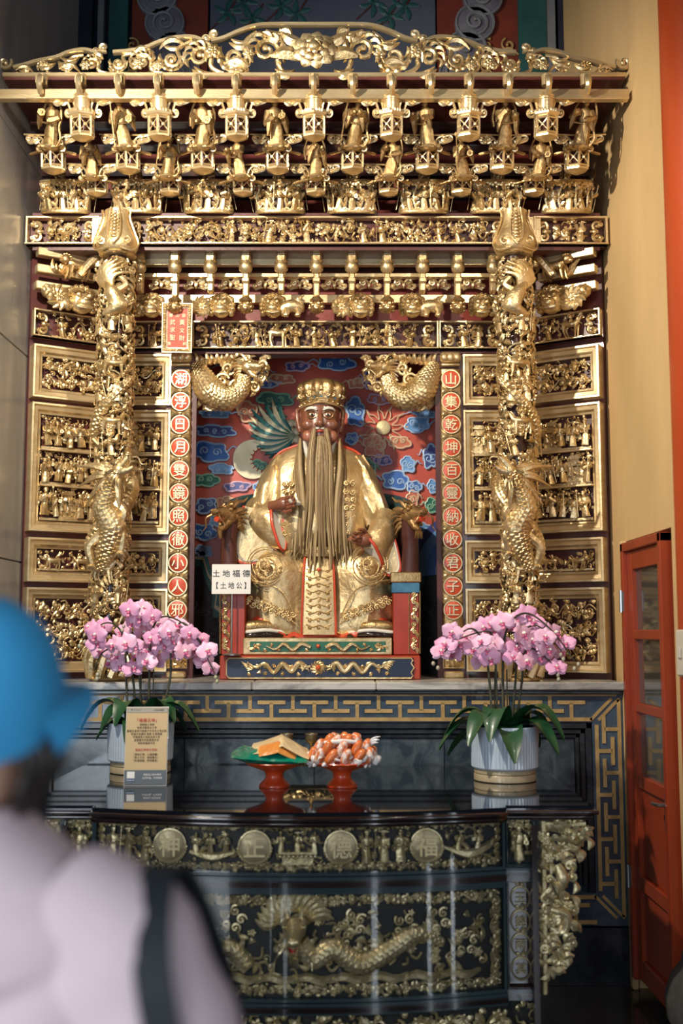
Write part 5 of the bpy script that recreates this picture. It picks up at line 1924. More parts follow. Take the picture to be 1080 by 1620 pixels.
# ---- the deity
dz = W(503, 1005, 5.45)[1]
de = thing('deity_statue', 'seated gilded deity statue with long beard, crown and raised hand', 'statue', (.02, 5.6, W(503, 1009, 5.42)[1]))
K = 5.55 / FPX
# skirt and lap
rows = [(1006, 116, 5.455, 5.80), (1000, 118, 5.445, 5.80), (985, 120, 5.445, 5.80), (965, 122, 5.45, 5.80), (940, 122, 5.455, 5.82), (915, 121, 5.455, 5.84), (897, 119, 5.46, 5.86), (884, 115, 5.475, 5.86), (873, 108, 5.50, 5.86), (864, 98, 5.54, 5.86), (856, 84, 5.59, 5.85)]
rings = []
for (y, hw, d0, d1) in rows:
    r_ = []
    n = 72
    for j in range(n):
        a_ = 2 * PI * j / n
        c_, s_ = cos(a_), sin(a_)
        xx = math.copysign(abs(c_) ** .62, c_) * hw
        yy = math.copysign(abs(s_) ** .62, s_)
        D = (d0 + d1) / 2 + yy * (d1 - d0) / 2
        lift = 0
        if s_ < .1:
            knee = math.exp(-((abs(xx) - 78) / 34) ** 2)
            D -= .045 * knee * (1 if y > 870 else .6) - .02
            valley = math.exp(-(xx / 34) ** 2)
            D += .04 * valley * min(1, max(0, (1000 - y) / 60))
            if y > 905:
                D += .007 * sin(xx * .33 + y * .01) * min(1, (y - 905) / 40)
        if y > 990:
            lift = -26 * math.exp(-((abs(xx) - 96) / 24) ** 2) + 3 * sin(xx * .22)
        r_.append(p3(503 + xx, y + lift, D))
    rings.append(r_)
m = MB().loft(rings)
sk = bw(m, 'robe_skirt', 'gold_robe', de, 60)
m = MB()
hem = [q_ + np.array((0, -.004, 0)) for q_ in rings[0][36:72]] + [rings[0][0]]
m.tube(hem, .013, 6)
bw(m, 'hem_edge', 'red_paint', de, 60, sk)
# embossed hem borders and knee medallions
for sd in (-1, 1):
    m = MB()
    q = lambda x, y, d=0: p3(503 + sd * x, y, 5.432 - d + .02 * max(0, (abs(x - 78) - 20) / 40))
    for o_ in (0, 34):
        m.tube(bez([q(34, 988 - o_ * .2), q(55, 972 - o_), q(80, 955 - o_ * .9), q(100, 950 - o_ * .9), q(117, 945 - o_ * .8, -.05)], 4), .004, 5)
    for k in range(16):
        x = 40 + 4.8 * k
        m.spiral(q(x, 972 - .62 * (x - 40) * .6 + 8 * (k % 2)), .016, k * 1.7, 1.2, 1 if k % 2 else -1, .0045, n=5)
    bw(m, 'hem_embroidery', 'gold_emboss', de, 50, sk)
for sd in (-1, 1):
    m = MB()
    cx_, cy_ = (420, 896) if sd < 0 else (584, 894)
    f = lambda r, a_, d=0: p3(cx_ + r * cos(a_) * .95, cy_ + r * sin(a_), 5.418 + .00022 * (r * cos(a_)) ** 2 * .25 + .0009 * max(0, -r * sin(a_)) - d)
    for r in (31, 27):
        m.tube([f(r, t_, -.001) for t_ in np.linspace(0, 2 * PI, 36)[:-1]], .003, 5, closed=True)
    m.tube([f(4 + 18 * t_, 6 * t_ * 1.6, .0) for t_ in np.linspace(0.1, 1, 34)], [.003, .005, .003], 6)
    for k in range(46):
        r, a__ = 4 + 21 * ((k * .618) % 1), k * 2.4
        c0 = f(r, a__)
        m.spiral(c0, .009, a__, 1.1, 1 if k % 2 else -1, .0028, n=4)
    dragon_head(m, f(4, 1, .006), .03, rz=-PI / 2 + .5, ry=0)
    bw(m, 'knee_medallion', 'gold_emboss', de, 50, sk)
# front apron panel
rows = [(1004, 27, 5.425), (985, 27, 5.43), (960, 26, 5.435), (930, 25, 5.445), (905, 24, 5.455), (885, 22, 5.475), (872, 20, 5.50)]
rings = [[p3(504 + u * w_, y, D - .008 * (1 - u * u)) for u in np.linspace(-1, 1, 9)] + [p3(504 + u * w_, y, D + .02) for u in np.linspace(1, -1, 9)] for y, w_, D in rows]
ap = bw(MB().loft(rings), 'front_apron', 'gold_robe', de, 60)
m = MB()
for s_ in (-1, 1):
    m.tube([p3(504 + s_ * w_, y, D - .006) for y, w_, D in rows], .0055, 5)
bw(m, 'apron_edging', 'red_paint', de, 60, ap)
m = MB()
for k in range(9):
    y = 900 + 11 * k
    D = np.interp(y, (870, 905, 960, 1004), (5.50, 5.455, 5.435, 5.425)) - .010
    m.tube(bez([p3(484, y, D + .006), p3(494, y + 4, D), p3(504, y + 1, D - .002), p3(514, y + 4, D), p3(524, y, D + .006)], 4), .0032, 4)
    for q_ in (490, 504, 518):
        m.spiral(p3(q_, y + 5, D), .010, k, 1.1, 1, .003, n=4)
bw(m, 'apron_embroidery', 'gold_emboss', de, 50, ap)
bw(MB().blob(p3(504, 901, 5.435), (.010, .006, .010), None, 10, 8), 'jewel', 'jewel', de, 60, ap)
# shoes
for sd in (-1, 1):
    cx_ = 503 + sd * 92
    up = MB()
    up.tube(bez([p3(cx_ - sd * 38, 996, 5.47), p3(cx_ - sd * 10, 991, 5.45), p3(cx_ + sd * 18, 992, 5.44), p3(cx_ + sd * 34, 996, 5.45)], 5), [.02, .034, .03, .016], 10)
    so = bw(up, 'shoe', 'gold_old', de, 60)
    m = MB().tube(bez([p3(cx_ - sd * 44, 1001, 5.455), p3(cx_ - sd * 10, 997, 5.425), p3(cx_ + sd * 20, 1000, 5.42), p3(cx_ + sd * 38, 1001, 5.45)], 5), [.008, .012, .011, .005], 7)
    bw(m, 'white_welt', 'white_paint', de, 60, so)
    m = MB().tube(bez([p3(cx_ - sd * 46, 1006, 5.455), p3(cx_ - sd * 10, 1003, 5.42), p3(cx_ + sd * 20, 1005, 5.415), p3(cx_ + sd * 40, 1003, 5.45)], 5), [.009, .013, .012, .005], 7)
    bw(m, 'dark_sole', 'eye_dark', de, 60, so)
# torso
rows = [(890, 84, 5.64, .10), (872, 82, 5.63, .112), (858, 78, 5.615, .135), (838, 76, 5.605, .15), (810, 75, 5.61, .148), (780, 77, 5.62, .14), (755, 79, 5.63, .13), (738, 77, 5.635, .118), (724, 70, 5.64, .10), (714, 56, 5.645, .085), (706, 40, 5.645, .07), (700, 28, 5.645, .062), (694, 24, 5.645, .058)]
rings = []
for y, hw, D, dp in rows:
    r_ = []
    for j in range(44):
        a_ = 2 * PI * j / 44
        fold = (.009 * sin(j * 1.9 + y * .03) + .004 * sin(j * 4.1)) * min(1, max(0, (y - 725) / 40))
        r_.append(p3(504 + hw * cos(a_) * (1 if y < 800 else 1), y, D + dp * math.copysign(abs(sin(a_)) ** .8, sin(a_)) + fold))
    rings.append(r_)
to = bw(MB().loft(rings), 'robe_torso', 'gold_robe', de, 60)
m = MB()
for s_ in (-1, 1):
    m.tube(bez([p3(504 + s_ * 24, 700, 5.585), p3(504 + s_ * 16, 722, 5.545), p3(504 + s_ * 5, 745, 5.50)], 5), [.014, .016, .012], 7)
bw(m, 'white_collar', 'white_paint', de, 60, to)
m = MB()
for s_ in (-1, 1):
    m.tube(bez([p3(504 + s_ * 30, 703, 5.60), p3(504 + s_ * 60, 715, 5.62), p3(504 + s_ * 76, 735, 5.62), p3(504 + s_ * 86, 770, 5.60)], 5), .006, 5)
bw(m, 'shoulder_piping', 'red_paint', de, 60, to)
for s_ in (-1, 1):
    m = MB()
    for k in range(14):
        y = 765 + (k // 2) * 13
        x = 504 + s_ * (44 + 10 * (k % 2))
        m.spiral(p3(x, y, 5.485 + .016 * (k % 2) + max(0, (770 - y)) * .001), .015, k, 1.2, s_, .0045, n=5)
    bw(m, 'chest_embroidery', 'gold_emboss', de, 50, to)
bt = bw(MB().loft([[p3(504 + 24 * u, y, 5.452 + .02 * u * u) for u in np.linspace(-1, 1, 9)] + [p3(504 + 24 * u, y, 5.50) for u in np.linspace(1, -1, 9)] for y in (880, 865)]), 'belt_plaque', 'gold_old', de, 40)
m = MB()
for k in range(5):
    m.spiral(p3(488 + 8 * k, 872.5, 5.449 + .012 * abs(k - 2) * .5), .009, k, 1.2, 1, .003, n=4)
bw(m, 'belt_relief', 'gold', de, 50, bt)


def sleeve(name, path, wid, hgt, drop):
    """bell sleeve: rings along the arm that grow taller and hang lower towards the cuff"""
    P = bez(path, 6)
    N = len(P)
    rings = []
    wid = np.interp(np.linspace(0, 1, N), np.linspace(0, 1, len(wid)), wid)
    hgt = np.interp(np.linspace(0, 1, N), np.linspace(0, 1, len(hgt)), hgt)
    drop = np.interp(np.linspace(0, 1, N), np.linspace(0, 1, len(drop)), drop)
    for i in range(N):
        t_ = P[min(i + 1, N - 1)] - P[max(i - 1, 0)]
        t_ /= np.linalg.norm(t_)
        up = np.array((0, 0, 1.)) - t_ * t_[2]
        if np.linalg.norm(up) < .35:
            up = np.array((0, -1., 0)) - t_ * (-t_[1])
        up /= np.linalg.norm(up)
        sd_ = np.cross(t_, up)
        rings.append([P[i] + sd_ * wid[i] * cos(a_) * (1 + .05 * sin(5 * a_ + i * .4)) + up * (hgt[i] * sin(a_)) + np.array((0, 0, -drop[i])) for a_ in np.linspace(0, 2 * PI, 25)[:-1]])
    return rings


def arm_set(sd, sh, sl_path, wid, hgt, drop, label):
    # upper arm
    up = MB()
    U = bez(sh, 6)
    N = len(U)
    n = 22
    rads = np.interp(np.linspace(0, 1, N), np.linspace(0, 1, 4), (.045, .066, .072, .07))
    pts = []
    up.tube(U, rads, n)
    for i, v in enumerate(up.v):
        for j in range(N):
            for k in range(n):
                v[j * n + k] += np.array((0, -.011 * sin(k * 1.7 + j * .22), .005 * sin(k * 2.6 + j * .5)))
    s_ = bw(up, 'upper_sleeve', 'gold_robe', de, 60)
    R_ = sleeve('sleeve', sl_path, wid, hgt, drop)
    s2 = bw(MB().loft(R_, cap=False), 'bell_sleeve', 'gold_robe', de, 60)
    end = R_[-1]
    c_ = sum(end) / len(end)
    ax = np.array(bez(sl_path, 6)[-1]) - np.array(bez(sl_path, 6)[-3])
    ax /= np.linalg.norm(ax)
    inner = [[c_ + (q_ - c_) * f_ - ax * dd for q_ in end] for f_, dd in ((.97, -.004), (.9, .01), (.7, .07))]
    bw(MB().loft([inner[2], inner[1], inner[0]], cap=True), 'sleeve_lining', 'white_paint', de, 60, s2)
    bw(MB().tube(end, .008, 6, closed=True), 'sleeve_edge', 'red_paint', de, 60, s2)
    return s_


arm_set(-1, [p3(448, 726, 5.635), p3(436, 752, 5.62), p3(424, 785, 5.60), p3(418, 810, 5.58)],
        [p3(404, 806, 5.60), p3(412, 812, 5.55), p3(426, 808, 5.51), p3(440, 803, 5.485)], (.06, .07, .06, .05), (.075, .09, .115, .12), (0, .03, .075, .10), 'l')
arm_set(1, [p3(562, 726, 5.635), p3(574, 756, 5.62), p3(588, 795, 5.59), p3(600, 828, 5.57)],
        [p3(608, 818, 5.58), p3(606, 836, 5.54), p3(598, 850, 5.50), p3(588, 858, 5.475)], (.07, .072, .06, .05), (.075, .085, .09, .095), (0, .015, .035, .05), 'r')
# hanging lower sleeve folds with red and white edges
for pts, sd in (([(386, 800), (372, 850), (374, 884), (398, 892), (428, 880), (444, 850), (448, 815)], -1), ([(590, 868), (600, 900), (622, 912), (633, 898), (626, 860), (614, 830)], 1)):
    out = [p3(x, y, 5.50)[[0, 2]] for x, y in pts]
    P = bez([(x, 0, z_) for x, z_ in out], 5)
    m = MB().prism([(q_[0], q_[2]) for q_ in P], 5.505, 5.56)
    fo = bw(m, 'sleeve_fold', 'gold_robe', de, 40)
    bw(MB().tube([q_ + np.array((0, 5.508, 0)) for q_ in P], .008, 6), 'fold_edge', 'red_paint', de, 60, fo)
    c_ = sum(P) / len(P)
    bw(MB().tube([c_ + (q_ - c_) * .86 + np.array((0, 5.503, 0)) for q_ in P], .006, 6), 'fold_lining', 'white_paint', de, 60, fo)


def hand(sd, wrist, palm, dirs, curl, name='hand'):
    m = MB()
    wrist, palm = np.array(wrist), np.array(palm)
    d = palm - wrist
    d /= np.linalg.norm(d)
    m.tube([wrist - d * .03, wrist, (wrist + palm) / 2, palm, palm + d * .02], [.030, .029, .034, .038, .030], 12)
    side = np.cross(d, np.array((0, -1., 0)))
    side /= max(np.linalg.norm(side), 1e-6)
    fr = np.array((0, -1., 0))
    for k in range(4):
        b = palm + d * .02 + side * (.024 - .016 * k) + fr * .008
        L_ = (.062, .070, .066, .052)[k]
        c = curl
        q1 = b + d * L_ * .45 + fr * L_ * .10
        q2 = q1 + d * L_ * .28 * (1 - c) + fr * L_ * .30
        q3 = q2 - d * L_ * .16 * c + fr * L_ * .18
        m.tube([b - d * .01, b, q1, q2, q3], [.011, .0115, .0105, .0095, .007], 8)
    b = palm - d * .012 + side * .03
    m.tube([b, b + d * .02 + side * .018 + fr * .02, b + d * .045 + side * .012 + fr * .036], [.013, .012, .008], 8)
    return bw(m, name, 'skin_brown', de, 60)


hand(-1, p3(436, 800, 5.475), p3(449, 797, 5.455), None, .5)
hand(1, p3(588, 856, 5.465), p3(575, 854, 5.445), None, .6)
m = MB().lathe([(.012, -.012), (.03, -.006), (.036, .004), (.028, .012), (.012, .018)], 14, p3(466, 795, 5.425), sy=.7, rot=rotm(0, .3, 0))
bw(m, 'ingot', 'white_paint', de, 50)
m = MB().lathe([(.012, -.012), (.034, -.004), (.036, .006), (.020, .014)], 14, p3(560, 852, 5.41), sy=.7, rot=rotm(0, -.3, 0))
bw(m, 'ingot', 'skin_warm', de, 50)
# ---- head
hc = p3(506, 662, 5.60)
k_ = 5.60 / FPX
m = MB()
rings = []
prof = [(712, 14, .045, .0), (705, 21, .062, -.012), (697, 26, .078, -.016), (688, 29.5, .088, -.014), (678, 31.5, .095, -.010), (668, 32, .099, -.006), (658, 31.5, .10, 0), (648, 31.5, .10, .002), (638, 31, .10, .004), (628, 28, .095, .008), (615, 20, .07, .01), (606, 6, .03, .01)]
for y, hw, dp, off in prof:
    r_ = []
    for j in range(40):
        a_ = 2 * PI * j / 40
        r_.append(p3(506 + hw * math.copysign(abs(cos(a_)) ** .9, cos(a_)), y, 5.605 + off + dp * sin(a_)))
    rings.append(r_)
m.loft(rings)
FD = lambda y: 5.605 + np.interp(y, [606, 615, 628, 638, 648, 658, 668, 678, 688, 697, 705, 712], [.01, .01, .008, .004, .002, 0, -.006, -.010, -.014, -.016, -.012, 0]) - np.interp(y, [606, 615, 628, 638, 648, 658, 668, 678, 688, 697, 705, 712], [.03, .07, .095, .10, .10, .10, .099, .095, .088, .078, .062, .045])
m.tube(bez([p3(506, 650, FD(650) + .004), p3(506, 660, FD(660) - .008), p3(506, 669, FD(669) - .020), p3(506, 673, FD(673) - .010)], 4), [.009, .013, .017, .012], 10)
for s_ in (-1, 1):
    m.blob(p3(506 + s_ * 5.5, 671, FD(671) - .008), (.011, .010, .009), None, 8, 6)
    m.blob(p3(506 + s_ * 17, 672, FD(671) + .026), (.040, .025, .030), None, 10, 8)
    m.blob(p3(506 + s_ * 13, 656, FD(656) + .012), (.026, .014, .020), None, 10, 8)
    # ears
    m.tube(bez([p3(506 + s_ * 31, 648, 5.60), p3(506 + s_ * 36, 650, 5.615), p3(506 + s_ * 35.5, 664, 5.61), p3(506 + s_ * 32.5, 678, 5.60), p3(506 + s_ * 31, 684, 5.595)], 4), [.008, .013, .012, .014, .010], 8)
hd_ = bw(m, 'head', 'skin_brown', de, 70)
m = MB()
m.blob(p3(506, 640, FD(640) + .008), (.055, .012, .016), None, 10, 8)
bw(m, 'warm_brow', 'skin_warm', de, 70, hd_)
for s_ in (-1, 1):
    m = MB()
    m.blob(p3(506 + s_ * 17, 690, FD(688) + .030), (.036, .022, .032), None, 10, 8)
    bw(m, 'warm_cheek', 'skin_warm', de, 70, hd_)
for s_ in (-1, 1):
    bw(MB().blob(p3(506 + s_ * 12.5, 656, FD(656) - .001), (.0145, .007, .0062), None, 12, 8), 'eye', 'eye_white', de, 70, hd_)
    bw(MB().blob(p3(506 + s_ * 12.5, 656, FD(656) - .0062), (.0072, .0042, .0058), None, 10, 8), 'iris', 'eye_dark', de, 70, hd_)
    bw(MB().tube([p3(506 + s_ * 12.5 + 8.2 * cos(t_), 656 + 5.6 * sin(t_), FD(656) - .003 + .004 * abs(cos(t_))) for t_ in np.linspace(0, 2 * PI, 21)[:-1]], .0026, 5, closed=True), 'eyelid', 'gold_old', de, 60, hd_)
    bw(MB().tube(bez([p3(506 + s_ * 5, 648.5, FD(648) - .006), p3(506 + s_ * 12, 645, FD(645) - .006), p3(506 + s_ * 20, 646.5, FD(646) + .008), p3(506 + s_ * 24, 650, FD(650) + .022)], 4), [.004, .008, .007, .003], 6, flat=(1, .8)), 'eyebrow', 'white_paint', de, 60, hd_)
bw(MB().tube(bez([p3(499, 683, FD(683) - .002), p3(506, 681.5, FD(682) - .008), p3(513, 683, FD(683) - .002)], 4), [.003, .008, .003], 7), 'lips', 'lip_red', de, 60, hd_)
m = MB()
for s_ in (-1, 1):
    m.blob(p3(506 + s_ * 4, 677.5, FD(678) - .007), (.012, .006, .006), None, 8, 6)
bw(m, 'white_moustache', 'white_paint', de, 60, hd_)
# crown
cr = MB()
rings = []
for y, f_, lo in ((637, .96, 0), (634, .99, 0), (630, 1.0, .02), (626, 1.03, .10), (620, 1.07, .15), (613, 1.10, .17), (606, 1.09, .18), (601, 1.0, .18), (598, .86, .16), (599, .6, .08), (600, .25, .03)):
    r_ = []
    for j in range(72):
        a_ = 2 * PI * j / 72
        lb = 1 + lo * (abs(cos(5.5 * a_ + .2)) - .5)
        r_.append(p3(508 + 33.5 * f_ * lb * cos(a_), y + (11 * abs(cos(a_)) ** 2 * min(1, max(0, (y - 608) / 20))) + (7 * abs(cos(a_)) ** 2 if y < 608 else 0), 5.607 + .115 * f_ * lb * sin(a_)))
    rings.append(r_)
cr.loft(rings[::1])
crown = bw(cr, 'crown', 'gold_old', de, 60)
m = MB()
for (y, r) in ((636, .0055), (629, .004)):
    m.tube([p3(508 + 33.6 * cos(t_), y + 11 * abs(cos(t_)) ** 2, 5.607 + .116 * sin(t_)) for t_ in np.linspace(0, 2 * PI, 49)[:-1]], r, 5, closed=True)
for k in range(11):
    a_ = PI + PI * (k + .5) / 11
    c0 = p3(508 + 34.5 * cos(a_), 632.5 + 11 * abs(cos(a_)) ** 2, 5.607 + .119 * sin(a_))
    m.blob(c0, .006, None, 6, 5)
    c1 = p3(508 + 35.5 * cos(a_), 622 + 7 * abs(cos(a_)) ** 2, 5.607 + .124 * sin(a_))
    m.spiral(c1, .013, k, 1.2, 1 if k % 2 else -1, .0035, n=5)
    c2 = p3(508 + 36.2 * cos(a_), 613 + 2 * abs(cos(a_)), 5.607 + .127 * sin(a_))
    m.spiral(c2, .010, k + 2, 1.1, 1 if k % 2 else -1, .003, n=5)
bw(m, 'crown_relief', 'gold', de, 50, crown)
m = MB()
for x in (487, 497, 508, 518, 530):
    m.blob(p3(x, 627 + 8 * ((x - 508) / 34) ** 2, 5.607 - .118 * math.sqrt(max(0, 1 - ((x - 508) / 34) ** 2))), (.006, .005, .006), None, 7, 6)
bw(m, 'crown_jewels', 'blue_tile', de, 60, crown)
# beard: locks hanging from chin, lip and temples
rg = random.Random(12)
mA, mB = MB(), MB()


def lock(x0, y0, x1, y1, D0, D1, w, dark, sway=0):
    pts = [p3(x0, y0, D0), p3(x0 + (x1 - x0) * .3 + sway, y0 + (y1 - y0) * .25, D0 * .4 + D1 * .6 - .01), p3(x0 + (x1 - x0) * .6 - sway, y0 + (y1 - y0) * .6, D1), p3(x1, y1, D1 - .015)]
    (mA if dark else mB).tube(bez(pts, 6), np.array((.5, 1.0, 1.15, 1.0, .75, .3)) * w, 7)


for k in range(17):                                    # chin
    u = (k - 8) / 8
    lock(506 + u * 13, 690 + 3 * abs(u), 506 + u * 27 + rg.uniform(-3, 3), 868 + rg.uniform(-8, 26) - 6 * abs(u) + (20 if 2 <= k <= 14 else 0), FD(690) - .004, 5.455 + .012 * abs(u) + rg.uniform(-.006, .008), .0105, k % 2, rg.uniform(-1.5, 1.5))
for s_ in (-1, 1):
    for k in range(3):                                 # moustache
        lock(506 + s_ * (7 + 2.5 * k), 677 + k, 506 + s_ * (17 + 5 * k), 860 + rg.uniform(-10, 30), FD(678) - .006, 5.447 + .006 * k, .009, k % 2 == 0, s_ * 1.5)
    for k in range(8):                                 # temples
        lock(506 + s_ * (31 + .6 * k), 694 + 2 * k, 506 + s_ * (27 + 3.2 * k) + rg.uniform(-2, 2), 878 + rg.uniform(-16, 22), 5.56 + .008 * k, 5.462 + .006 * k, .0115, k % 2, s_ * 2)
bd = bw(mA, 'beard_locks', 'beard', de, 70)
bw(mB, 'light_locks', 'beard_light', de, 70, bd)

# name sign on a thin stand in front of the throne
D_ = 5.34
sg = thing('name_sign', 'small white name sign on a thin metal stand beside the throne', 'sign', (W(366, 1033, D_)[0], D_, W(366, 1036, D_)[1]))
a, b = W(335, 940, D_), W(397, 893, D_)
ox, oz = (a[0] + b[0]) / 2 - sg.location.x, (a[1] + b[1]) / 2 - sg.location.z
mat('sign_white', (0.74, 0.70, 0.64), None, 0.5)
mat('sign_black', (0.03, 0.03, 0.035), None, 0.5)
MB().lathe([(.004, 0), (.004, oz)], 8).build('stand_pole', 'steel', sg, 60)
MB().lathe([(.045, -.002), (.045, .004), (.010, .010)], 16).build('stand_foot', 'steel', sg, 40)
pl_ = MB().box((ox, -.008, oz), (b[0] - a[0], .005, b[1] - a[1]), bev=.001).build('plate', 'sign_white', sg, None)
text_part('lettering', '土 地 福 德', .036, 'sign_black', pl_, (ox, -.0115, oz + .028), bold=.008, ext=.01, sx=1.05)
text_part('lettering', '【 土 地 公 】', .034, 'sign_black', pl_, (ox, -.0115, oz - .030), bold=.008, ext=.01, sx=.88)

# ------------------------------------------------------------------ bow-fronted altar table
mat('black_glass', (0.008, 0.010, 0.014), None, 0.03, 0, coat=0.6, spec=0.6)
mat('table_wood', (0.014, 0.008, 0.008), (0.026, 0.011, 0.010), 0.14, 0, 4, coat=0.8)
mat('table_trim', (0.03, 0.05, 0.055), None, 0.18, 0, coat=0.7)
mat('table_gold', (0.50, 0.40, 0.20), (0.74, 0.63, 0.38), 0.36, 0.75, 14, 0.25, 90)
mat('disc_gold', (0.42, 0.34, 0.20), (0.34, 0.27, 0.15), 0.4, 0.6, 10, 0.15, 60)
mat('table_dark', (0.012, 0.012, 0.010), None, 0.6)
mat('ink_red', (0.45, 0.03, 0.02), None, 0.5)
g = bpy.data.materials.new('pane_glass')
g.use_nodes = True
nt = g.node_tree
nt.nodes.clear()
o_ = nt.nodes.new('ShaderNodeOutputMaterial')
mx = nt.nodes.new('ShaderNodeMixShader')
tr = nt.nodes.new('ShaderNodeBsdfTransparent')
gl = nt.nodes.new('ShaderNodeBsdfGlossy')
fr = nt.nodes.new('ShaderNodeFresnel')
fr.inputs['IOR'].default_value = 1.45
gl.inputs['Roughness'].default_value = 0.03
nt.links.new(fr.outputs[0], mx.inputs[0])
nt.links.new(tr.outputs[0], mx.inputs[1])
nt.links.new(gl.outputs[0], mx.inputs[2])
nt.links.new(mx.outputs[0], o_.inputs[0])
MATS['pane_glass'] = g

TX = -.023
ZT = W(500, 1211, DP)[1]
TD = 3.97                     # reference depth of the table front
tb = thing('altar_table', 'black lacquered bow-front altar table with glazed gilded carvings', 'table', (TX, TD, 0))
HP = .72                      # half width of the bowed centre
BW = .11


def bow(x):
    return -BW * (1 - min(1, abs(x) / HP) ** 2) if abs(x) < HP else 0.0


def slab(poly, z0, z1, name, m, parent, smooth=40):
    """horizontal polygon (x, y) extruded from z0 to z1"""
    n = len(poly)
    a_ = sum(poly[i][0] * poly[(i + 1) % n][1] - poly[(i + 1) % n][0] * poly[i][1] for i in range(n))
    if a_ < 0:
        poly = poly[::-1]
    V = [(x, y, z0) for x, y in poly] + [(x, y, z1) for x, y in poly]
    f = [tuple(range(n))[::-1], tuple(range(n, 2 * n))] + [(i, (i + 1) % n, (i + 1) % n + n, i + n) for i in range(n)]
    return MB().add(V, f).build(name, m, parent, smooth)


def front(off, xe=HP, n=24):
    return [(x, bow(x) + off) for x in np.linspace(-xe, xe, n + 1)]


zt_f = lambda y: W(500, y, 3.90)[1]
back = DP - TD - .015
XT, XP_ = 1.035, .835


def outline(o, xw, jog=.045):
    """plan of a table tier: bowed centre, posts set back, wings"""
    return [(-xw, back), (-xw, jog + o), (-HP - .005, jog + o)] + front(o) + [(HP + .005, jog + o), (xw, jog + o), (xw, back)]


slab(outline(-.03, XT), ZT - .012, ZT, 'glass_top', 'black_glass', tb)
slab(outline(-.045, XT + .012), ZT - .030, ZT - .013, 'top_board', 'table_wood', tb)
slab(outline(-.02, XT - .004), ZT - .052, ZT - .031, 'top_moulding', 'table_wood', tb)
for zz_, oo in ((ZT - .021, -.048), (ZT - .041, -.022)):
    ol = outline(oo, XT + (.013 if oo < -.03 else -.003))[1:-1]
    MB().tube([(x, y, zz_) for x, y in ol], .0085, 8).build('edge_bead', 'table_wood', tb, 70)
zA1, zA0 = zt_f(1294), zt_f(1382)
zB1, zB0 = zt_f(1406), zt_f(1580)
zC1 = zt_f(1600)
slab(outline(.03, XP_), .05, ZT - .053, 'carcass', 'table_dark', tb)
for za, zb, nm in ((zA0 - .002, zB1 + .002, 'waist_moulding'), (zB0 - .002, zC1 + .002, 'base_moulding')):
    h = za - zb
    slab(outline(-.025, XP_ + .004), zb + h * .3, za - h * .3, nm, 'table_wood', tb)
    slab(outline(-.012, XP_), zb, zb + h * .28, nm, 'table_trim', tb)
    slab(outline(-.012, XP_), za - h * .28, za, nm, 'table_trim', tb)
slab(outline(-.02, XP_), .02, .06, 'foot_rail', 'table_wood', tb)
for x in (-.78, .78):
    for y in (.1, back - .1):
        MB().box((x, y, .012), (.1, .1, .024), bev=.006).build('foot', 'table_wood', tb, None)


def bent(m, off):
    for i, v in enumerate(m.v):
        b_ = np.array([bow(x) for x in v[:, 0]])
        m.v[i] = np.stack([v[:, 0], v[:, 1] + b_ + off, v[:, 2]], 1)
    return m


def strip(x0, x1, z0, z1, y0, y1, n=24):
    """bent bar following the bow"""
    m = MB()
    xs = np.linspace(x0, x1, n + 1)
    m.loft([[(x, y0, z0), (x, y1, z0), (x, y1, z1), (x, y0, z1)] for x in xs])
    return m


def glazed(z0, z1, name, seed):
    fr_ = MB()
    t_ = .010
    for q in (strip(-HP, HP, z0, z0 + t_, -.004, .03), strip(-HP, HP, z1 - t_, z1, -.004, .03)):
        fr_.v += q.v
        n0 = fr_.n
        fr_.f += [tuple(i + n0 for i in f) for f in q.f]
        fr_.n += q.n
    for x in (-HP + t_ / 2, HP - t_ / 2):
        fr_.box((x, .013, (z0 + z1) / 2), (t_, .034, z1 - z0))
    f = bent(fr_, 0).build(name, 'table_trim', tb, 40)
    bent(strip(-HP + t_, HP - t_, z0 + t_, z1 - t_, .004, .006, 40), 0).build('pane', 'pane_glass', f, 60)
    return f


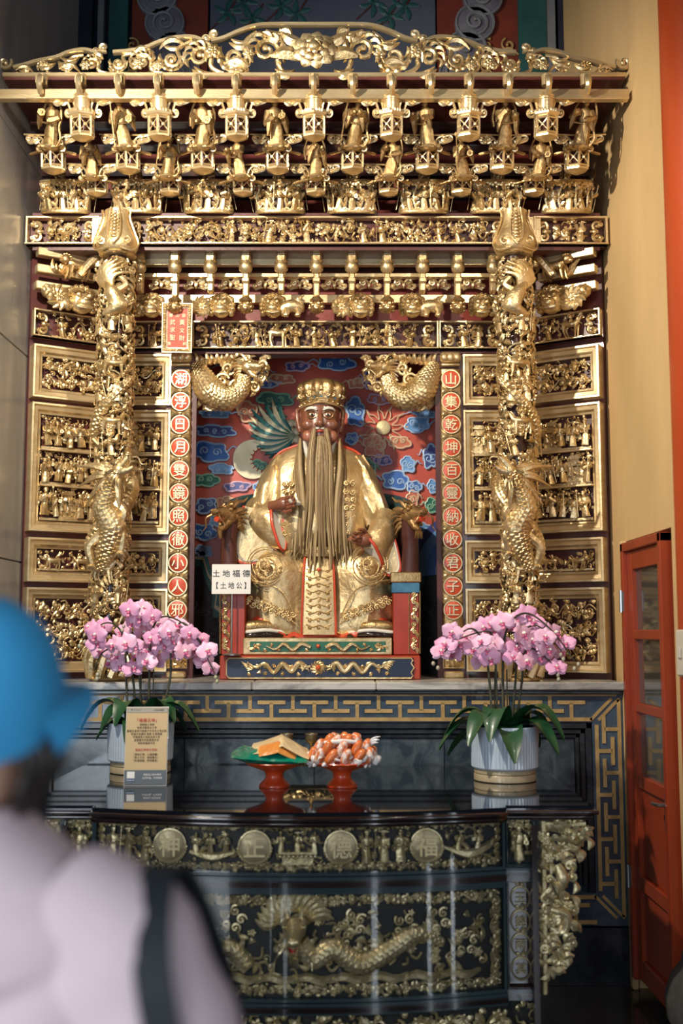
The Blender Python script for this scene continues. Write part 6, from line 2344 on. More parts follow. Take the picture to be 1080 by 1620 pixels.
# upper tier with the four characters
fA = glazed(zA0, zA1, 'upper_frame', 1)
hA = zA1 - zA0
m = MB()
for z in (zA0 + .026, zA1 - .026):
    vine(m, -HP + .02, HP - .02, z - .016, z + .016, .022, int(z * 1000), .05, .0036, .010)
    vine(m, -HP + .02, HP - .02, z - .016, z + .016, .02, int(z * 1000) + 5, .036, .003, .008)
for s_ in (-1, 1):
    for k in range(6):
        zz = zA0 + .03 + (hA - .06) * k / 5
        m.spiral((s_ * (HP - .026), .02, zz), .013, k, 1.2, s_, .004, n=4)
xs_ = [(px - 475) * 3.88 / FPX for px in (275, 408, 541, 674)]
zm = (zA0 + zA1) / 2
edges = [-HP + .04] + xs_ + [HP - .04]
rg = random.Random(77)
for k in range(5):
    xa = edges[k] + (.06 if k else 0)
    xb = edges[k + 1] - (.06 if k < 4 else 0)
    xm_, wd = (xa + xb) / 2, xb - xa
    if k in (0, 3):
        for q in range(3):
            figurine(m, (xa + wd * (q + .5) / 3, .012, zA0 + .04), .105, 40 + k * 3 + q, rg.uniform(-.5, .5), 0, 0, staff=q == 1)
    elif k == 1:
        m.tube(bez([(xa + .01, .012, zm - .02), (xm_, .008, zm - .035), (xb - .01, .012, zm - .02)], 4), [.008, .016, .008], 6)
        for q in range(3):
            figurine(m, (xa + wd * (q + .6) / 3.4, .010, zm - .028), .07, 60 + q, .3, 0, 0)
    elif k == 2:
        m.box((xm_, .012, zm - .02), (wd * .75, .02, .008))
        for q in range(9):
            m.blob((xm_ - wd * .34 + wd * .085 * q, .0, zm - .03), .006, None, 6, 4)
        m.box((xm_, .014, zm - .044), (wd * .6, .016, .03))
        for q in range(3):
            figurine(m, (xa + wd * (q + .5) / 3, .014, zm - .016), .065, 70 + q, 0, 0, 0)
    else:
        m.tube(bez([(xa, .012, zm - .01), (xm_, .006, zm - .035), (xb - .02, .012, zm - .012), (xb, .012, zm + .01)], 4), [.006, .018, .014, .006], 6)
        for q in range(2):
            figurine(m, (xa + wd * (q + .7) / 2.6, .008, zm - .03), .075, 80 + q, -.6, .2, 0)
    foliage(m, xa, xb, zA0 + .045, zA1 - .045, .024, 900 + k, 1300, .03, .014)
bent(m, .006).build('upper_carving', 'table_gold', fA, 45)
for k, (x, ch) in enumerate(zip(xs_, '神正德福')):
    m = MB()
    m.lathe([(.054, 0), (.054, .012), (.048, .016)], 28, (x, .02 + bow(x), zm), rot=rotm(PI / 2))
    d = m.build('character_disc', 'disc_gold', fA, 50)
    m = MB()
    for q in range(18):
        a_ = PI + PI * (q + .5) / 18
        m.blob((x + .057 * cos(a_), .012 + bow(x), zm + .057 * sin(a_)), .0065, None, 6, 4)
    m.tube([(x + .054 * cos(a_), .008 + bow(x), zm + .054 * sin(a_)) for a_ in np.linspace(0, 2 * PI, 29)[:-1]], .004, 5, closed=True)
    m.build('beaded_rim', 'table_gold', d, 50)
    text_part('character', ch, .078, 'gold_pale', d, (x, .003 + bow(x), zm), bold=.012, ext=.03)
# lower tier with the dragon
fB = glazed(zB0, zB1, 'lower_frame', 2)
hB = zB1 - zB0
m = MB()
for z in (zB0 + .034, zB1 - .034):
    vine(m, -HP + .02, HP - .02, z - .022, z + .022, .018, int(z * 1000), .06, .0045, .013)
    vine(m, -HP + .02, HP - .02, z - .022, z + .022, .022, int(z * 1000) + 3, .045, .0036, .010)
for s_ in (-1, 1):
    for k in range(11):
        zz = zB0 + .06 + (hB - .12) * k / 10
        m.spiral((s_ * (HP - .035), .018, zz), .017, k * 2, 1.2, s_ if k % 2 else -s_, .005, n=4)
        m.leaf((s_ * (HP - .035), .016, zz), (s_ * (HP - .035 - .02 * (-1) ** k), .014, zz + .025), .014, .2)
bent(m, .006).build('lower_border', 'table_gold', fB, 45)
m = MB()
X_ = lambda px: (px - 475) * 3.88 / FPX
Z_ = lambda py: W(500, py, 3.88)[1]
body = bez([(X_(700), .03, Z_(1500)), (X_(660), .02, Z_(1480)), (X_(615), .015, Z_(1505)), (X_(570), .015, Z_(1525)), (X_(530), .01, Z_(1500)), (X_(500), .012, Z_(1515)), (X_(478), .005, Z_(1490))], 8)
scaly_tube(m, body, [.012, .026, .032, .034, .032, .03], 9, .02, .18)
body = bez([(X_(400), .03, Z_(1530)), (X_(370), .02, Z_(1500)), (X_(345), .02, Z_(1520)), (X_(320), .03, Z_(1490))], 8)
scaly_tube(m, body, [.03, .028, .02, .008], 9, .02, .18)
bent(m, .0).build('dragon_body', 'table_gold', fB, None)
m = MB()
dragon_head(m, (X_(470), .0, Z_(1474)), .15, rz=-PI / 2, ry=.35, mouth=.25)
for k in range(14):
    a_ = rad(10 + 12.5 * k)
    m.leaf((X_(470) + .05 * cos(a_), .02, Z_(1462) + .04 * sin(a_)), (X_(470) + .135 * cos(a_), .012, Z_(1462) + .11 * sin(a_)), .028, .2)
bent(m, .0).build('dragon_face', 'table_gold', fB, 50)
m = MB().tube([(X_(468), -.045, Z_(1483)), (X_(468), -.05, Z_(1492)), (X_(468), -.04, Z_(1499))], [.014, .014, .008], 8)
bent(m, 0).build('dragon_tongue', 'ink_red', fB, 60)
m = MB()
for k in range(9):
    x = X_(330 + 56 * k)
    if abs(x) < HP - .1:
        m.tube(bez([(x - .07, .03, Z_(1556)), (x - .02, .015, Z_(1546)), (x + .03, .015, Z_(1552)), (x + .08, .03, Z_(1546))], 4), [.008, .016, .016, .008], 6)
foliage(m, -HP + .08, HP - .08, zB0 + .085, zB1 - .075, .03, 950, 900, .042, .02)
rg = random.Random(8)
for k in range(16):
    m.flower((rg.uniform(-HP + .1, HP - .1), .016, rg.uniform(zB0 + .1, zB1 - .09)), rg.uniform(.014, .024), 6, lay=2)
for k, (px, py) in enumerate(((375, 1455), (640, 1470), (690, 1460), (560, 1462), (735, 1500), (300, 1470), (250, 1500))):
    for q in range(5):
        a_ = q * 1.26 + k
        m.spiral((X_(px) + .03 * cos(a_), .016, Z_(py) + .03 * sin(a_)), .018, a_, 1.2, 1, .005, n=5)
bent(m, .004).build('landscape_carving', 'table_gold', fB, 45)
# bottom apron of the centre
m = MB()
z0, z1 = .07, zC1 - .005
vine(m, -HP, HP, (z0 + z1) / 2, z1, -.002, 31, .07, .006, .024)
foliage(m, -HP, HP, z0, z1, .0, 960, 700, .045, .02)
bent(m, .026).build('base_carving', 'table_gold', tb, 45)
# corner posts
for s_ in (-1, 1):
    xc = s_ * (HP + .06)
    hw_ = .05
    fU = moulding(MB(), xc - hw_, xc + hw_, zA0, zA1, .011, .045 - .004 + .03, .034).build('post_frame', 'table_trim', tb, 30)
    m = MB()
    figurine(m, (xc, .06, zA0 + .02), hA * .62, 91, 0, 0, 1)
    foliage(m, xc - hw_ + .014, xc + hw_ - .014, zA0 + .015, zA1 - .015, .072, 970, 2500, .03, .012)
    for q in range(8):
        m.flower((xc + (-.03 + .02 * (q % 4)), .062, zA1 - .03 - .018 * (q // 4)), .011, 5)
    m.build('post_carving', 'table_gold', fU, 45)
    fD = moulding(MB(), xc - hw_, xc + hw_, zB0, zB1, .009, .045 + .026, .03).build('post_frame', 'table_wood', tb, 30)
    MB().box((xc, .078, (zB0 + zB1) / 2), (2 * hw_, .01, hB)).build('post_board', 'table_wood', fD, None)
    for q, ch in enumerate('玉錦雨其'):
        zc = zB1 - .062 - q * (hB - .10) / 3.25
        m = MB().tube([(xc + .034 * cos(a_), .068, zc + .038 * sin(a_)) for a_ in np.linspace(0, 2 * PI, 25)[:-1]], .0035, 5, closed=True)
        for e in (-1, 1):
            m.spiral((xc + e * .009, .068, zc + .050), .008, 0, 1, e, .003, n=4)
            m.spiral((xc + e * .009, .068, zc + .044), .006, 0, 1, -e, .003, n=4)
        r_ = m.build('ring_ornament', 'disc_gold', fD, 50)
        text_part('character', ch, .042, 'disc_gold', r_, (xc, .068, zc), bold=.004, ext=.03)
    m = MB()
    foliage(m, xc - hw_ + .01, xc + hw_ - .01, .075, zC1 - .01, .06, 975, 1800, .03, .02)
    m.flower((xc, .045, (.075 + zC1) / 2), .03, 8, lay=2)
    m.build('post_foot_carving', 'table_gold', tb, 45)
    # hanging side apron
    xq = lambda px: s_ * (px - 475) * 4.0 / FPX
    zq = lambda py: W(500, py, 4.0)[1]
    out = [(846, 1300), (920, 1300), (922, 1350), (905, 1358), (893, 1352), (896, 1378), (906, 1386), (902, 1408), (898, 1425), (906, 1440), (898, 1458), (890, 1480), (897, 1505), (884, 1530), (868, 1552), (846, 1578)]
    m = MB()
    rg = random.Random(5 + s_)

    def inside(x, y):
        c = False
        for i in range(len(out)):
            x1_, y1_ = out[i]
            x2_, y2_ = out[i - 1]
            if (y1_ > y) != (y2_ > y) and x < (x2_ - x1_) * (y - y1_) / (y2_ - y1_) + x1_:
                c = not c
        return c
    cnt = 0
    while cnt < 150:
        px, py = rg.uniform(846, 922), rg.uniform(1300, 1578)
        if not inside(px, py):
            continue
        cnt += 1
        p_ = (xq(px), .06 - rg.uniform(0, .025), zq(py))
        a_ = rg.uniform(0, 6.28)
        if cnt % 3 == 0:
            m.spiral(p_, rg.uniform(.014, .024), a_, 1.2, rg.choice((-1, 1)), .006, n=5)
        elif cnt % 7 == 0:
            m.flower(p_, .022, 6, lay=2)
        else:
            m.leaf(p_, (p_[0] + .045 * cos(a_), p_[1] - .006, p_[2] + .045 * sin(a_)), .022, .25, .008)
    m.tube(bez([(xq(872), .05, zq(1370)), (xq(880), .04, zq(1390)), (xq(876), .04, zq(1410))], 4), [.018, .026, .012], 8)
    m.tube(bez([(xq(862), .045, zq(1440)), (xq(885), .035, zq(1448)), (xq(880), .04, zq(1475)), (xq(860), .045, zq(1470))], 4), [.016, .018, .014, .01], 8)
    m.tube(bez([(xq(852), .05, zq(1300)), (xq(852), .05, zq(1440)), (xq(850), .05, zq(1575))], 4), .012, 6)
    m.tube(bez([(xq(850), .05, zq(1304)), (xq(890), .05, zq(1306)), (xq(918), .05, zq(1304))], 4), .010, 6)
    m.build('side_apron', 'table_gold', tb, 45)
    MB().box((s_ * (XP_ - .012), .25, (.05 + ZT) / 2 - .03), (.02, .5, ZT - .12)).build('side_board', 'table_wood', tb, None)

# ------------------------------------------------------------------ things on the table
mat('ceramic', (0.42, 0.50, 0.60), (0.50, 0.58, 0.66), 0.3, 0, 5, coat=0.4)
mat('coaster', (0.42, 0.34, 0.22), (0.34, 0.27, 0.17), 0.4, 0, 8, coat=0.3)
mat('orchid_leaf', (0.008, 0.048, 0.018), (0.018, 0.08, 0.03), 0.35, 0, 9, coat=0.15)
mat('orchid_stem', (0.03, 0.04, 0.02), (0.06, 0.05, 0.03), 0.5, 0, 12)
mat('petal', (0.80, 0.42, 0.62), (0.88, 0.56, 0.74), 0.5, 0, 30, sss=0.1)
mat('petal_deep', (0.70, 0.30, 0.52), (0.82, 0.45, 0.66), 0.5, 0, 30, sss=0.1)
mat('lip_magenta', (0.55, 0.06, 0.25), (0.8, 0.3, 0.4), 0.45, 0, 60)
mat('column_white', (0.85, 0.80, 0.72), None, 0.5)
mat('bud_green', (0.35, 0.38, 0.22), (0.5, 0.4, 0.36), 0.5, 0, 20)
mat('soil', (0.03, 0.022, 0.015), None, 0.9)
mat('dish_orange', (0.62, 0.07, 0.012), (0.52, 0.05, 0.01), 0.3, 0, 6, coat=0.4)
mat('packet_green', (0.0, 0.14, 0.09), (0.0, 0.22, 0.14), 0.22, 0, 7, coat=0.6)
mat('packet_cream', (0.66, 0.50, 0.26), (0.72, 0.58, 0.36), 0.3, 0, 5, coat=0.5)
mat('packet_orange', (0.66, 0.20, 0.03), (0.72, 0.34, 0.08), 0.3, 0, 6, coat=0.5)
mat('candy_wrap', (0.66, 0.17, 0.05), (0.80, 0.66, 0.58), 0.25, 0, 40, coat=0.6, contrast=(0.45, 0.55))
mat('candy_orange', (0.68, 0.19, 0.05), (0.62, 0.14, 0.03), 0.25, 0, 20, coat=0.6)
mat('film', (0.85, 0.80, 0.78), None, 0.12, 0, coat=0.8)
mat('brass', (0.45, 0.34, 0.17), (0.28, 0.20, 0.09), 0.38, 0.85, 14, 0.2, 60)
mat('card_tan', (0.56, 0.40, 0.20), (0.60, 0.44, 0.24), 0.6, 0, 3)
mat('card_grey', (0.10, 0.12, 0.14), None, 0.5)
mat('card_head', (0.36, 0.33, 0.26), None, 0.5)
mat('ink_brown', (0.08, 0.04, 0.02), None, 0.6)
mat('ink_white', (0.78, 0.76, 0.72), None, 0.5)
mat('card_blue', (0.05, 0.10, 0.25), None, 0.5)

# blossom prototypes
def petal(m, ang, ln, wd, cup, y=0.0):
    d = np.array((cos(ang), 0, sin(ang)))
    s_ = np.array((-d[2], 0, d[0]))
    n, w_ = 5, 5
    rows_ = []
    for i in range(n + 1):
        t_ = i / n
        hw = wd * (sin(PI * min(1, .12 + t_ * .86)) ** .7) * .5
        rows_.append([d * ln * t_ + s_ * hw * u + np.array((0, y + cup * (t_ ** 2) * ln - .18 * wd * (1 - u * u) * t_, 0)) for u in np.linspace(-1, 1, w_)])
    V = np.array(rows_).reshape(-1, 3)
    f = [(i * w_ + j, i * w_ + j + 1, (i + 1) * w_ + j + 1, (i + 1) * w_ + j) for i in range(n) for j in range(w_ - 1)]
    V2 = V + np.array((0, .0012, 0))
    k = len(V)
    m.add(np.concatenate([V, V2]), f + [tuple(a_ + k for a_ in q[::-1]) for q in f])


bl = []
for v, mt in enumerate(('petal', 'petal_deep')):
    m = MB()
    for a_, ln, wd, c_, y in ((90, .040, .030, .1, .004), (215, .038, .028, .12, .004), (325, .038, .028, .12, .004), (12, .042, .050, .06 + .1 * v, -.002), (168, .042, .050, .06 + .1 * v, -.002)):
        petal(m, rad(a_), ln, wd, c_, y)
    me1 = m.mesh('petals', mt, 70)
    m = MB()
    m.blob((0, -.010, -.008), (.007, .009, .006), None, 8, 6)
    m.leaf((0, -.008, -.010), (0, -.016, -.024), .013, 0, .006)
    for s_ in (-1, 1):
        m.leaf((s_ * .003, -.008, -.006), (s_ * .011, -.016, -.002), .009, .2 * s_)
    me2 = m.mesh('lip', 'lip_magenta', 60)
    m = MB().blob((0, -.010, .002), (.005, .008, .006), None, 8, 6)
    bl.append((me1, me2, m.mesh('column', 'column_white', 60)))


def orchid(label, xpx, D, ytop, rpx, blossoms, seed, tips):
    x0 = W(xpx, 1200, D)[0]
    zb = ZT + .052
    t = thing('potted_orchid', label, 'orchid', (x0, D, zb))
    zt = W(xpx, ytop, D - .13)[1] - zb
    R = rpx * (D) / FPX
    m = MB()
    n = 120
    prof = [(R * .93, 0), (R * .965, .006), (R * .975, zt * .5), (R, zt - .004), (R * .985, zt), (R * .93, zt), (R * .92, zt - .03)]
    V = []
    for r, z in prof:
        for j in range(n):
            rib = 1 - .016 * (j % 2) if .003 < z < zt - .002 and r > R * .95 else 1
            a_ = 2 * PI * j / n
            V.append((r * rib * cos(a_), r * rib * sin(a_), z))
    f = [(i * n + j, i * n + (j + 1) % n, (i + 1) * n + (j + 1) % n, (i + 1) * n + j) for i in range(len(prof) - 1) for j in range(n)]
    f += [tuple(range(n))[::-1]]
    m.add(V, f)
    m.build('pot', 'ceramic', t, 30)
    MB().lathe([(R * .92, zt - .04), (R * .9, zt - .028), (R * .4, zt - .018)], 24).build('soil', 'soil', t, 60)
    rg = random.Random(seed)
    zs = zt - .03
    # strap leaves
    for k in range(13):
        a_ = 2 * PI * k / 13 + rg.uniform(-.2, .2)
        L_ = rg.uniform(.17, .27)
        rise = rg.uniform(.03, .13) if k % 3 else rg.uniform(.11, .17)
        d = np.array((cos(a_), sin(a_) * .8, 0))
        s_ = np.array((-sin(a_), cos(a_), 0))
        rows_ = []
        n_ = 9
        for i in range(n_ + 1):
            q = i / n_
            c = d * (.02 + L_ * q) + np.array((0, 0, zs + rise * sin(PI * min(1, q * .95) * .75) - L_ * .55 * q ** 2.4))
            hw = .054 * (sin(PI * (.16 + .82 * q)) ** .6)
            rows_.append([c + s_ * hw * u + np.array((0, 0, .014 * u * u)) for u in (-1, -.5, 0, .5, 1)])
        V = np.array(rows_).reshape(-1, 3)
        f = [(i * 5 + j, i * 5 + j + 1, (i + 1) * 5 + j + 1, (i + 1) * 5 + j) for i in range(n_) for j in range(4)]
        kk = len(V)
        MB().add(np.concatenate([V, V - np.array((0, 0, .003))]), f + [tuple(b_ + kk for b_ in q_[::-1]) for q_ in f]).build('leaf', 'orchid_leaf', t, 70)
    # flower stalks arching out to both sides
    for k, (bx, pts) in enumerate(tips):
        P = [np.array((bx, rg.uniform(-.02, .04), zs))]
        for (px, py, dd) in pts:
            a_ = W(px, py, D + dd)
            P.append(np.array((a_[0] - x0, dd, a_[1] - zb)))
        MB().tube(bez(P, 6), [.0055, .005, .004, .0025], 6).build('flower_stalk', 'orchid_stem', t, 60)
        e = P[-1]
        for q in range(2):
            MB().blob(e + np.array((rg.uniform(-.02, .02), 0, -.015 - .018 * q)), (.008, .008, .010), None, 8, 6).build('bud', 'bud_green', t, 60)
    for k in range(3):
        x = rg.uniform(-.05, .05)
        MB().tube([(x, .02, zs), (x + rg.uniform(-.01, .01), .02, zs + .26)], .003, 5).build('support_stick', 'orchid_stem', t, 60)
    for k, (px, py) in enumerate(blossoms):
        dd = rg.uniform(-.10, .06)
        a_ = W(px, py, D + dd)
        v = rg.random() < .35
        ms = bl[1 if v else 0]
        s_ = rg.uniform(1.02, 1.3)
        o = link('blossom', ms[0], t, (a_[0] - x0, dd, a_[1] - zb), (rg.uniform(-.5, .15), rg.uniform(-.35, .35), rg.uniform(-.7, .7) + (.5 if px > xpx else -.5) * .5))
        o.scale = (s_, s_, s_)
        link('lip', ms[1], o)
        link('column', ms[2], o)
    # saucer under the pot
    c = thing('pot_stand', label.split(' ')[0] + ' round wooden stand under the ' + ('left' if xpx < 500 else 'right') + ' orchid pot', 'stand', (x0, D, ZT))
    c['label'] = 'round glazed tan stand under the %s orchid pot' % ('left' if xpx < 500 else 'right')
    MB().lathe([(R * .86, 0), (R * .9, .004), (R * .9, .026), (R * .88, .030)], 40).build('lower_disc', 'coaster', c, 40)
    MB().lathe([(R * .86, .030), (R * .89, .034), (R * .89, .048), (R * .86, .052)], 40).build('upper_disc', 'coaster', c, 40)
    return t


LB = [(205, 965), (225, 962), (240, 975), (210, 985), (225, 1000), (195, 1000), (165, 990), (142, 993), (152, 1004), (180, 1020), (160, 1030), (175, 1048), (190, 1054), (215, 1035), (213, 1022), (235, 1030), (240, 1010), (250, 987), (265, 1000), (262, 1020), (280, 990), (285, 1010), (290, 1032), (300, 1002), (310, 1030), (318, 1012), (322, 1046), (333, 1058), (304, 1018), (270, 1034), (245, 1046), (210, 1058), (187, 1036), (232, 1046), (272, 1012), (222, 978), (152, 1018), (200, 1018), (328, 1030), (255, 1004)]
RB = [(715, 1000), (705, 1020), (697, 1032), (725, 1020), (735, 1008), (747, 1000), (765, 992), (777, 986), (762, 1015), (785, 1000), (795, 985), (807, 990), (820, 978), (832, 973), (845, 985), (852, 1000), (840, 1015), (825, 1003), (815, 1025), (800, 1020), (790, 1035), (775, 1042), (760, 1046), (835, 1030), (850, 1040), (865, 1028), (868, 1042), (880, 1056), (862, 1008), (876, 1002), (895, 1018), (830, 1048), (748, 1028), (770, 1028), (810, 1040), (718, 1034), (885, 1032), (856, 1018), (782, 1018)]
orchid('pink moth orchid in ribbed pale pot beside the tan information card', 222, 4.93, 1146, 52, LB, 21,
       [(-.05, [(200, 1090, 0), (196, 1010, -.02), (170, 985, -.04), (130, 1010, -.05)]), (.0, [(222, 1090, .02), (215, 1000, 0), (210, 960, -.02), (190, 985, -.04)]), (.03, [(236, 1080, .0), (240, 1000, -.01), (262, 975, -.03), (305, 1000, -.05), (340, 1066, -.06)]), (.06, [(268, 1080, 0), (272, 1010, -.01), (290, 985, -.04), (325, 1025, -.05)]), (-.03, [(212, 1090, .02), (200, 1030, 0), (165, 1030, -.02), (148, 1062, -.03)])])
orchid('pink moth orchid in ribbed pale pot right of the offering dishes', 798, 4.66, 1152, 53.5, RB, 22,
       [(-.05, [(775, 1090, 0), (765, 1020, -.02), (740, 995, -.04), (692, 1044, -.05)]), (.0, [(795, 1090, .02), (800, 1000, 0), (830, 970, -.02), (870, 995, -.04), (908, 1045, -.05)]), (.03, [(815, 1080, .0), (820, 1010, -.01), (850, 990, -.03), (888, 1030, -.05)]), (.05, [(825, 1080, 0), (830, 1030, -.01), (850, 1030, -.04), (885, 1062, -.05)]), (-.03, [(785, 1090, .02), (780, 1010, 0), (760, 1000, -.02), (715, 1015, -.03)])])

# information card in a clear stand
Dc = 4.47
a, b = W(196, 1247, Dc), W(264, 1125, Dc)
cd = thing('information_card', 'tan printed information card in a clear stand before the left orchid', 'sign', ((a[0] + b[0]) / 2, Dc, ZT))
cd.rotation_euler = (rad(-8), 0, rad(3))
cw, chh = (b[0] - a[0]), .305
MB().box((0, 0, chh / 2 + .004), (cw, .004, chh), bev=.001).build('card', 'card_tan', cd, None)
MB().box((0, -.001, .004 + .022 + .008), (cw, .005, .058), bev=.001).build('footer_band', 'card_grey', cd, None)
MB().box((0, -.001, chh - .007), (cw, .005, .021), bev=.001).build('header_band', 'card_head', cd, None)
MB().box((0, .05, .003), (cw, .10, .004), bev=.001).build('stand_foot', 'film', cd, None)
MB().box((0, .0045, chh / 2 + .004), (cw + .004, .002, chh + .004)).build('clear_back', 'film', cd, None)
yq = -.0042
lines = [(.258, '「福德正神」', .0155, 'ink_red', 1), (.241, '福德爺土地神', .0095, 'ink_brown', 1), (.229, '祂是守護地方之神', .0095, 'ink_brown', 1), (.216, '農業社會時代家家戶戶祈求土地五穀', .0095, 'ink_brown', 1), (.204, '祈福平安順利 事業 生意興隆', .0095, 'ink_brown', 1), (.192, '守護鄉里土地與信眾人家', .0095, 'ink_brown', 1),
         (.180, '喜慶豐年安居樂業平安', .0095, 'ink_brown', 1), (.168, '求財求福保平安', .0095, 'ink_brown', 1), (.142, '福德正神祝文籤詩', .0105, 'ink_red', 1), (.124, '「喜財正神，心誠則靈」', .0095, 'ink_brown', 1), (.112, '「家人平安，福祿壽全」', .0095, 'ink_brown', 1), (.100, '「好運常臨，財源廣進」', .0095, 'ink_brown', 1)]
for z, s_, sz, mt, bo in lines:
    text_part('printed_line', s_, sz, mt, cd, (0, yq, z), bold=.006, ext=.01, spacing=1.08)
text_part('printed_line', '掃描加入粉絲專頁', .0088, 'ink_white', cd, (.028, yq - .001, .045), bold=.004, ext=.01)
text_part('printed_line', '分享祈福，平安喜樂', .0088, 'ink_white', cd, (.028, yq - .001, .032), bold=.004, ext=.01)
MB().box((-cw / 2 + .026, yq, .044), (.030, .002, .026)).build('white_square', 'ink_white', cd, None)
MB().box((-cw / 2 + .026, yq, .024), (.030, .002, .010)).build('blue_tab', 'card_blue', cd, None)
text_part('printed_line', 'facebook', .008, 'ink_white', cd, (-cw / 2 + .026, yq - .002, .024), bold=.004, ext=.01)
text_part('printed_line', '▼ ━━━━', .008, 'ink_brown', cd, (-.045, yq, chh - .007), ext=.01)
text_part('printed_line', '土地公福德', .0085, 'ink_brown', cd, (.045, yq, chh - .007), ext=.01)


def dish(xpx, label):
    D = 4.46
    t = thing('pedestal_dish', label, 'dish', (W(xpx, 1240, D)[0], D, ZT))
    MB().lathe([(.060, 0), (.062, .006), (.056, .014), (.038, .032), (.034, .046), (.042, .062), (.075, .074), (.108, .086), (.118, .096), (.116, .099), (.105, .092), (.02, .082)], 36).build('bowl', 'dish_orange', t, 60)
    MB().lathe([(.0575, .0), (.062, .003), (.0575, .006)], 36).build('foot_ring', 'dish_orange', t, 60)
    return t


dl = dish(434, 'orange-red pedestal dish holding the green snack packet')
dr_ = dish(541, 'orange-red pedestal dish holding the orange wrapped sweets')


def pillow(w, d, h, seed, ridge=0.0, nx=28, ny=18):
    """sealed foil bag: puffed, wrinkled, with flat crimped ends"""
    rg = random.Random(seed)
    ph = [rg.uniform(0, 6) for _ in range(6)]
    V, f = [], []
    for side in (1, -1):
        for i in range(nx + 1):
            for j in range(ny + 1):
                u, v = i / nx * 2 - 1, j / ny * 2 - 1
                e = max(0, 1 - abs(u) ** 3.2) * max(0, 1 - abs(v) ** 3)
                wr = .10 * sin(9 * u + 3 * v + ph[0]) * (abs(u) ** 2 + .2) + .08 * sin(13 * v + 5 * u + ph[1]) * (1 - e) + .06 * sin(17 * u + ph[2]) * sin(7 * v + ph[3])
                V.append((u * w / 2 * (1 - .06 * v * v), v * d / 2 * (1 - .1 * u * u), side * h / 2 * (e ** .85) * (1 + wr * 2) + h * .22 * wr + ridge * (1 - abs(u)) ** 1.2))
    N = (nx + 1) * (ny + 1)
    for s_ in (0, 1):
        for i in range(nx):
            for j in range(ny):
                a_ = s_ * N + i * (ny + 1) + j
                q = (a_, a_ + ny + 1, a_ + ny + 2, a_ + 1)
                f.append(q if s_ == 0 else q[::-1])
    return V, f


gp = thing('snack_packet', 'green foil snack packet with cream top lying on left dish', 'packet', (dl.location.x - .005, 4.44, ZT + .10))
V, f = pillow(.31, .19, .06, 1)
MB().add(V, f).build('green_bag', 'packet_green', gp, 60, loc=(-.01, 0, .022), rot=(.1, .06, 0))
V, f = pillow(.23, .15, .018, 4, .045)
MB().add(V, f).build('cream_panel', 'packet_cream', gp, 60, loc=(.03, .0, .040), rot=(.22, .10, .1))
V, f = pillow(.15, .07, .014, 6, .03)
MB().add(V, f).build('orange_band', 'packet_orange', gp, 60, loc=(.02, -.055, .040), rot=(.6, .1, .1))

cp = thing('sweets_bag', 'clear bag of orange and white wrapped sweets on right dish', 'sweets', (dr_.location.x, 4.45, ZT + .10))
rg = random.Random(4)
k = 0
wrap1 = MB()
wrap1.lathe([(.004, -.034), (.012, -.030), (.017, -.018), (.0185, 0), (.017, .018), (.012, .030), (.004, .034)], 10)
wrap_m = [wrap1.mesh('sweet', 'candy_wrap', 60), wrap1.mesh('sweet', 'candy_orange', 60)]
tip = MB().tube([(0, 0, -.028), (0, -.004, -.040), (.003, -.006, -.05)], [.005, .009, .003], 7).mesh('twist', 'film', 60)
for r in range(3):
    n = (13, 10, 7)[r]
    for q in range(n):
        a_ = 2 * PI * q / n + r * .3
        rr = (.118, .098, .056)[r]
        zz = (.026, .056, .078)[r]
        o = link('sweet', wrap_m[(q + r) % 2], cp, (rr * cos(a_), rr * .75 * sin(a_), zz), (rg.uniform(.3, .7) * -sin(a_) * -1, rg.uniform(-.3, .3) + .5 * cos(a_), a_))
        link('twist', tip, o)
MB().tube(bez([(-.07, -.062, .078), (0, -.07, .084), (.07, -.06, .080)], 5), [.006, .009, .006], 6, flat=(1, .6)).build('paper_strip', 'ink_white', cp, 60)
m = MB()
for q in range(22):
    a_ = 2 * PI * q / 22
    p_ = np.array((.122 * cos(a_), .092 * sin(a_), .02))
    m.leaf(p_, p_ + np.array((.02 * cos(a_), 0, -.03 + .02 * (q % 3))), .034, .2)
m.build('film_frill', 'film', cp, 60)
m = MB()
for q in range(6):
    m.leaf((.11, -.02, .06), (.13 + .01 * q * .4, -.03, .075 + .012 * (q % 3)), .010, .2)
m.build('film_twist', 'film', cp, 60)

# brass stand with three wine cups
bs = thing('cup_stand', 'small carved brass stand behind the offering dishes', 'stand', (W(492, 1232, 4.78)[0], 4.80, ZT))
m = MB()
m.box((0, 0, .088), (.30, .09, .012), bev=.003)
m.box((0, 0, .05), (.30, .09, .012), bev=.003)
m.build('shelf', 'brass', bs, None)
m = MB()
for s_ in (-1, 1):
    m.tube(bez([(s_ * .13, -.03, .05), (s_ * .145, -.035, .03), (s_ * .125, -.03, .006)], 4), [.014, .012, .010], 7)
    m.tube(bez([(s_ * .13, .03, .05), (s_ * .145, .035, .03), (s_ * .125, .03, .006)], 4), [.014, .012, .010], 7)
m.build('feet', 'brass', bs, 60)
m = MB()
carve(m, -.135, .135, .055, .084, -.036, 33, 'floral', .012)
m.build('pierced_gallery', 'brass', bs, 50)
MB().box((0, .0, .07), (.27, .05, .03)).build('core', 'table_dark', bs, None)
